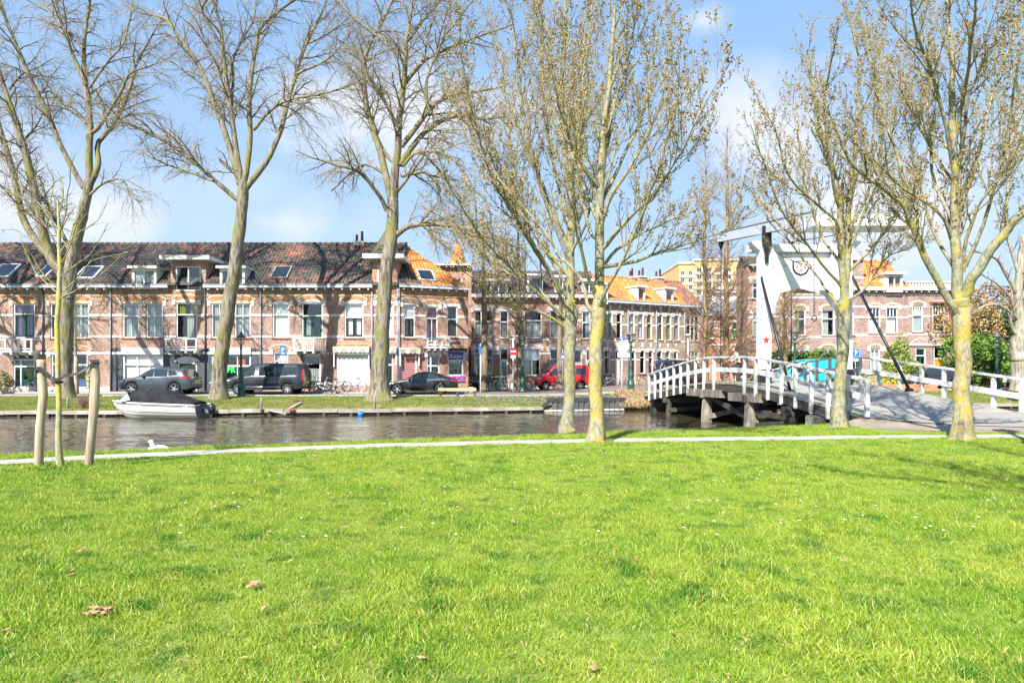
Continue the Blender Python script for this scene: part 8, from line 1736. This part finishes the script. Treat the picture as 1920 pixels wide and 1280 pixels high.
foliage('flowering_shrub', 'low shrub full of yellow flowers behind the right railing', 'shrub', [((x, 0, .5), (.6, .5, .55)) for x in (-1.0, -.2, .7, 1.3)], [LG3, LY, LY], 2600, .05, (PX(1672, 0, 46.3).x, 46.3, .26), 4)
foliage('garden_shrub', 'small green shrub behind the blue parking sign', 'shrub', [((0, 0, .6), (1.1, .6, .8)), ((.9, 0, .7), (.8, .5, .7))], [LG1, LG2, LG3], 3000, .07, (PX(1588, 0, 47.5).x, 47.8, .26), 5)
foliage('garden_shrub', 'green shrub left of the dark hatchback', 'shrub', [((0, 0, .6), (.8, .5, .8))], [LG2, LG3, LG4], 1500, .07, (PX(1735, 0, 50.2).x, 50.2, .26), 6)
foliage('evergreen_bush', 'bright green evergreen bush behind the largest lichen trunk', 'bush', [((0, 0, 2.2), (1.9, 1.3, 1.5)), ((-1.0, 0, 1.2), (1.2, 1, 1.3)), ((1.2, 0, 1.5), (1.4, 1, 1.3)), ((.3, 0, 3.1), (1.1, .9, .9)), ((-1.6, .3, 2.4), (1.0, .8, 1.4))], [LG1, LG2, LG3, LG3], 14000, .12, (PX(1835, 0, 50).x, 50, .26), 7)
foliage('evergreen_tree', 'dark evergreen tree rising behind the bright bush', 'tree', [((0, 0, 4.0), (2.2, 1.8, 2.4)), ((-1.2, 0, 2.5), (1.5, 1.4, 2.2)), ((1.8, 0, 3.0), (1.9, 1.4, 2.4)), ((.5, 0, 1.3), (3.0, 1.5, 1.4))], [LG1, LG1, LG2, LO3], 17000, .18, (PX(1850, 0, 55).x, 55, .26), 8)
foliage('ochre_tree', 'tree with hanging ochre catkins above the evergreens at the right', 'tree', [((0, 0, 5.0), (1.9, 1.4, 1.7)), ((-1.4, 0, 4.2), (1.2, 1.0, 1.3)), ((1.8, 0, 4.5), (1.8, 1.2, 1.7)), ((.8, 0, 6.3), (1.7, 1.2, 1.3))], [LO3, LO, LO2, LO], 8000, .10, (PX(1855, 0, 48.9).x, 52.5, .26), 9, up=-.6)
foliage('evergreen_bush', 'leafy green bushes behind the street lamp at the far right', 'bush', [((0, 0, 1.3), (1.6, 1, 1.5)), ((1.8, 0, 1.6), (1.6, 1, 1.7)), ((3.8, 0, 1.6), (1.8, 1, 1.8))], [LG1, LG2, LG2, LG3], 8000, .11, (PX(1890, 0, 51).x, 50.6, .26), 10)
foliage('background_tree', 'brown twiggy tree mass behind the evergreens at the right edge', 'tree', [((0, 0, 5), (3, 2, 4)), ((-3, 0, 4), (2.4, 2, 3.4)), ((4, 0, 5.5), (3.5, 2, 4.5)), ((9, 0, 5), (4, 2, 4.5)), ((14, 0, 5), (4, 2, 4.2))], [LO3, LHB, LG1, LO3], 17000, .22, (PX(1870, 0, 62).x, 62, .26), 11)
foliage('green_plant', 'round green yellow shrub at the left edge by the house wall', 'shrub', [((0, 0, .7), (.55, .5, .7))], [LG1, LG2, LG4], 1100, .07, (PX(0, 0, 45.2).x, 45.3, .1), 12)
foliage('potted_plant', 'small leafy plant growing against the wall beside the blue door', 'plant', [((0, 0, .8), (.25, .2, .8))], [LG3, LG4], 420, .06, (PX(166, 0, 45.5).x, 45.6, .1), 13)
foliage('potted_plant', 'green potted plant behind the white bicycle by the van', 'plant', [((0, 0, .6), (.35, .2, .4))], [LG3, LG2], 350, .05, (PX(580, 0, 45.5).x, 45.6, .1), 14)
# low brick planter wall and plant pots by the bridge end
tag(MB().box(0, 4.6, -.12, .12, -.1, .42).build('planter_wall', BRICKR, None, (PX(1648, 0, 43.4).x, 44.9, .2)), 'low red brick planter wall behind the right railing', 'wall')
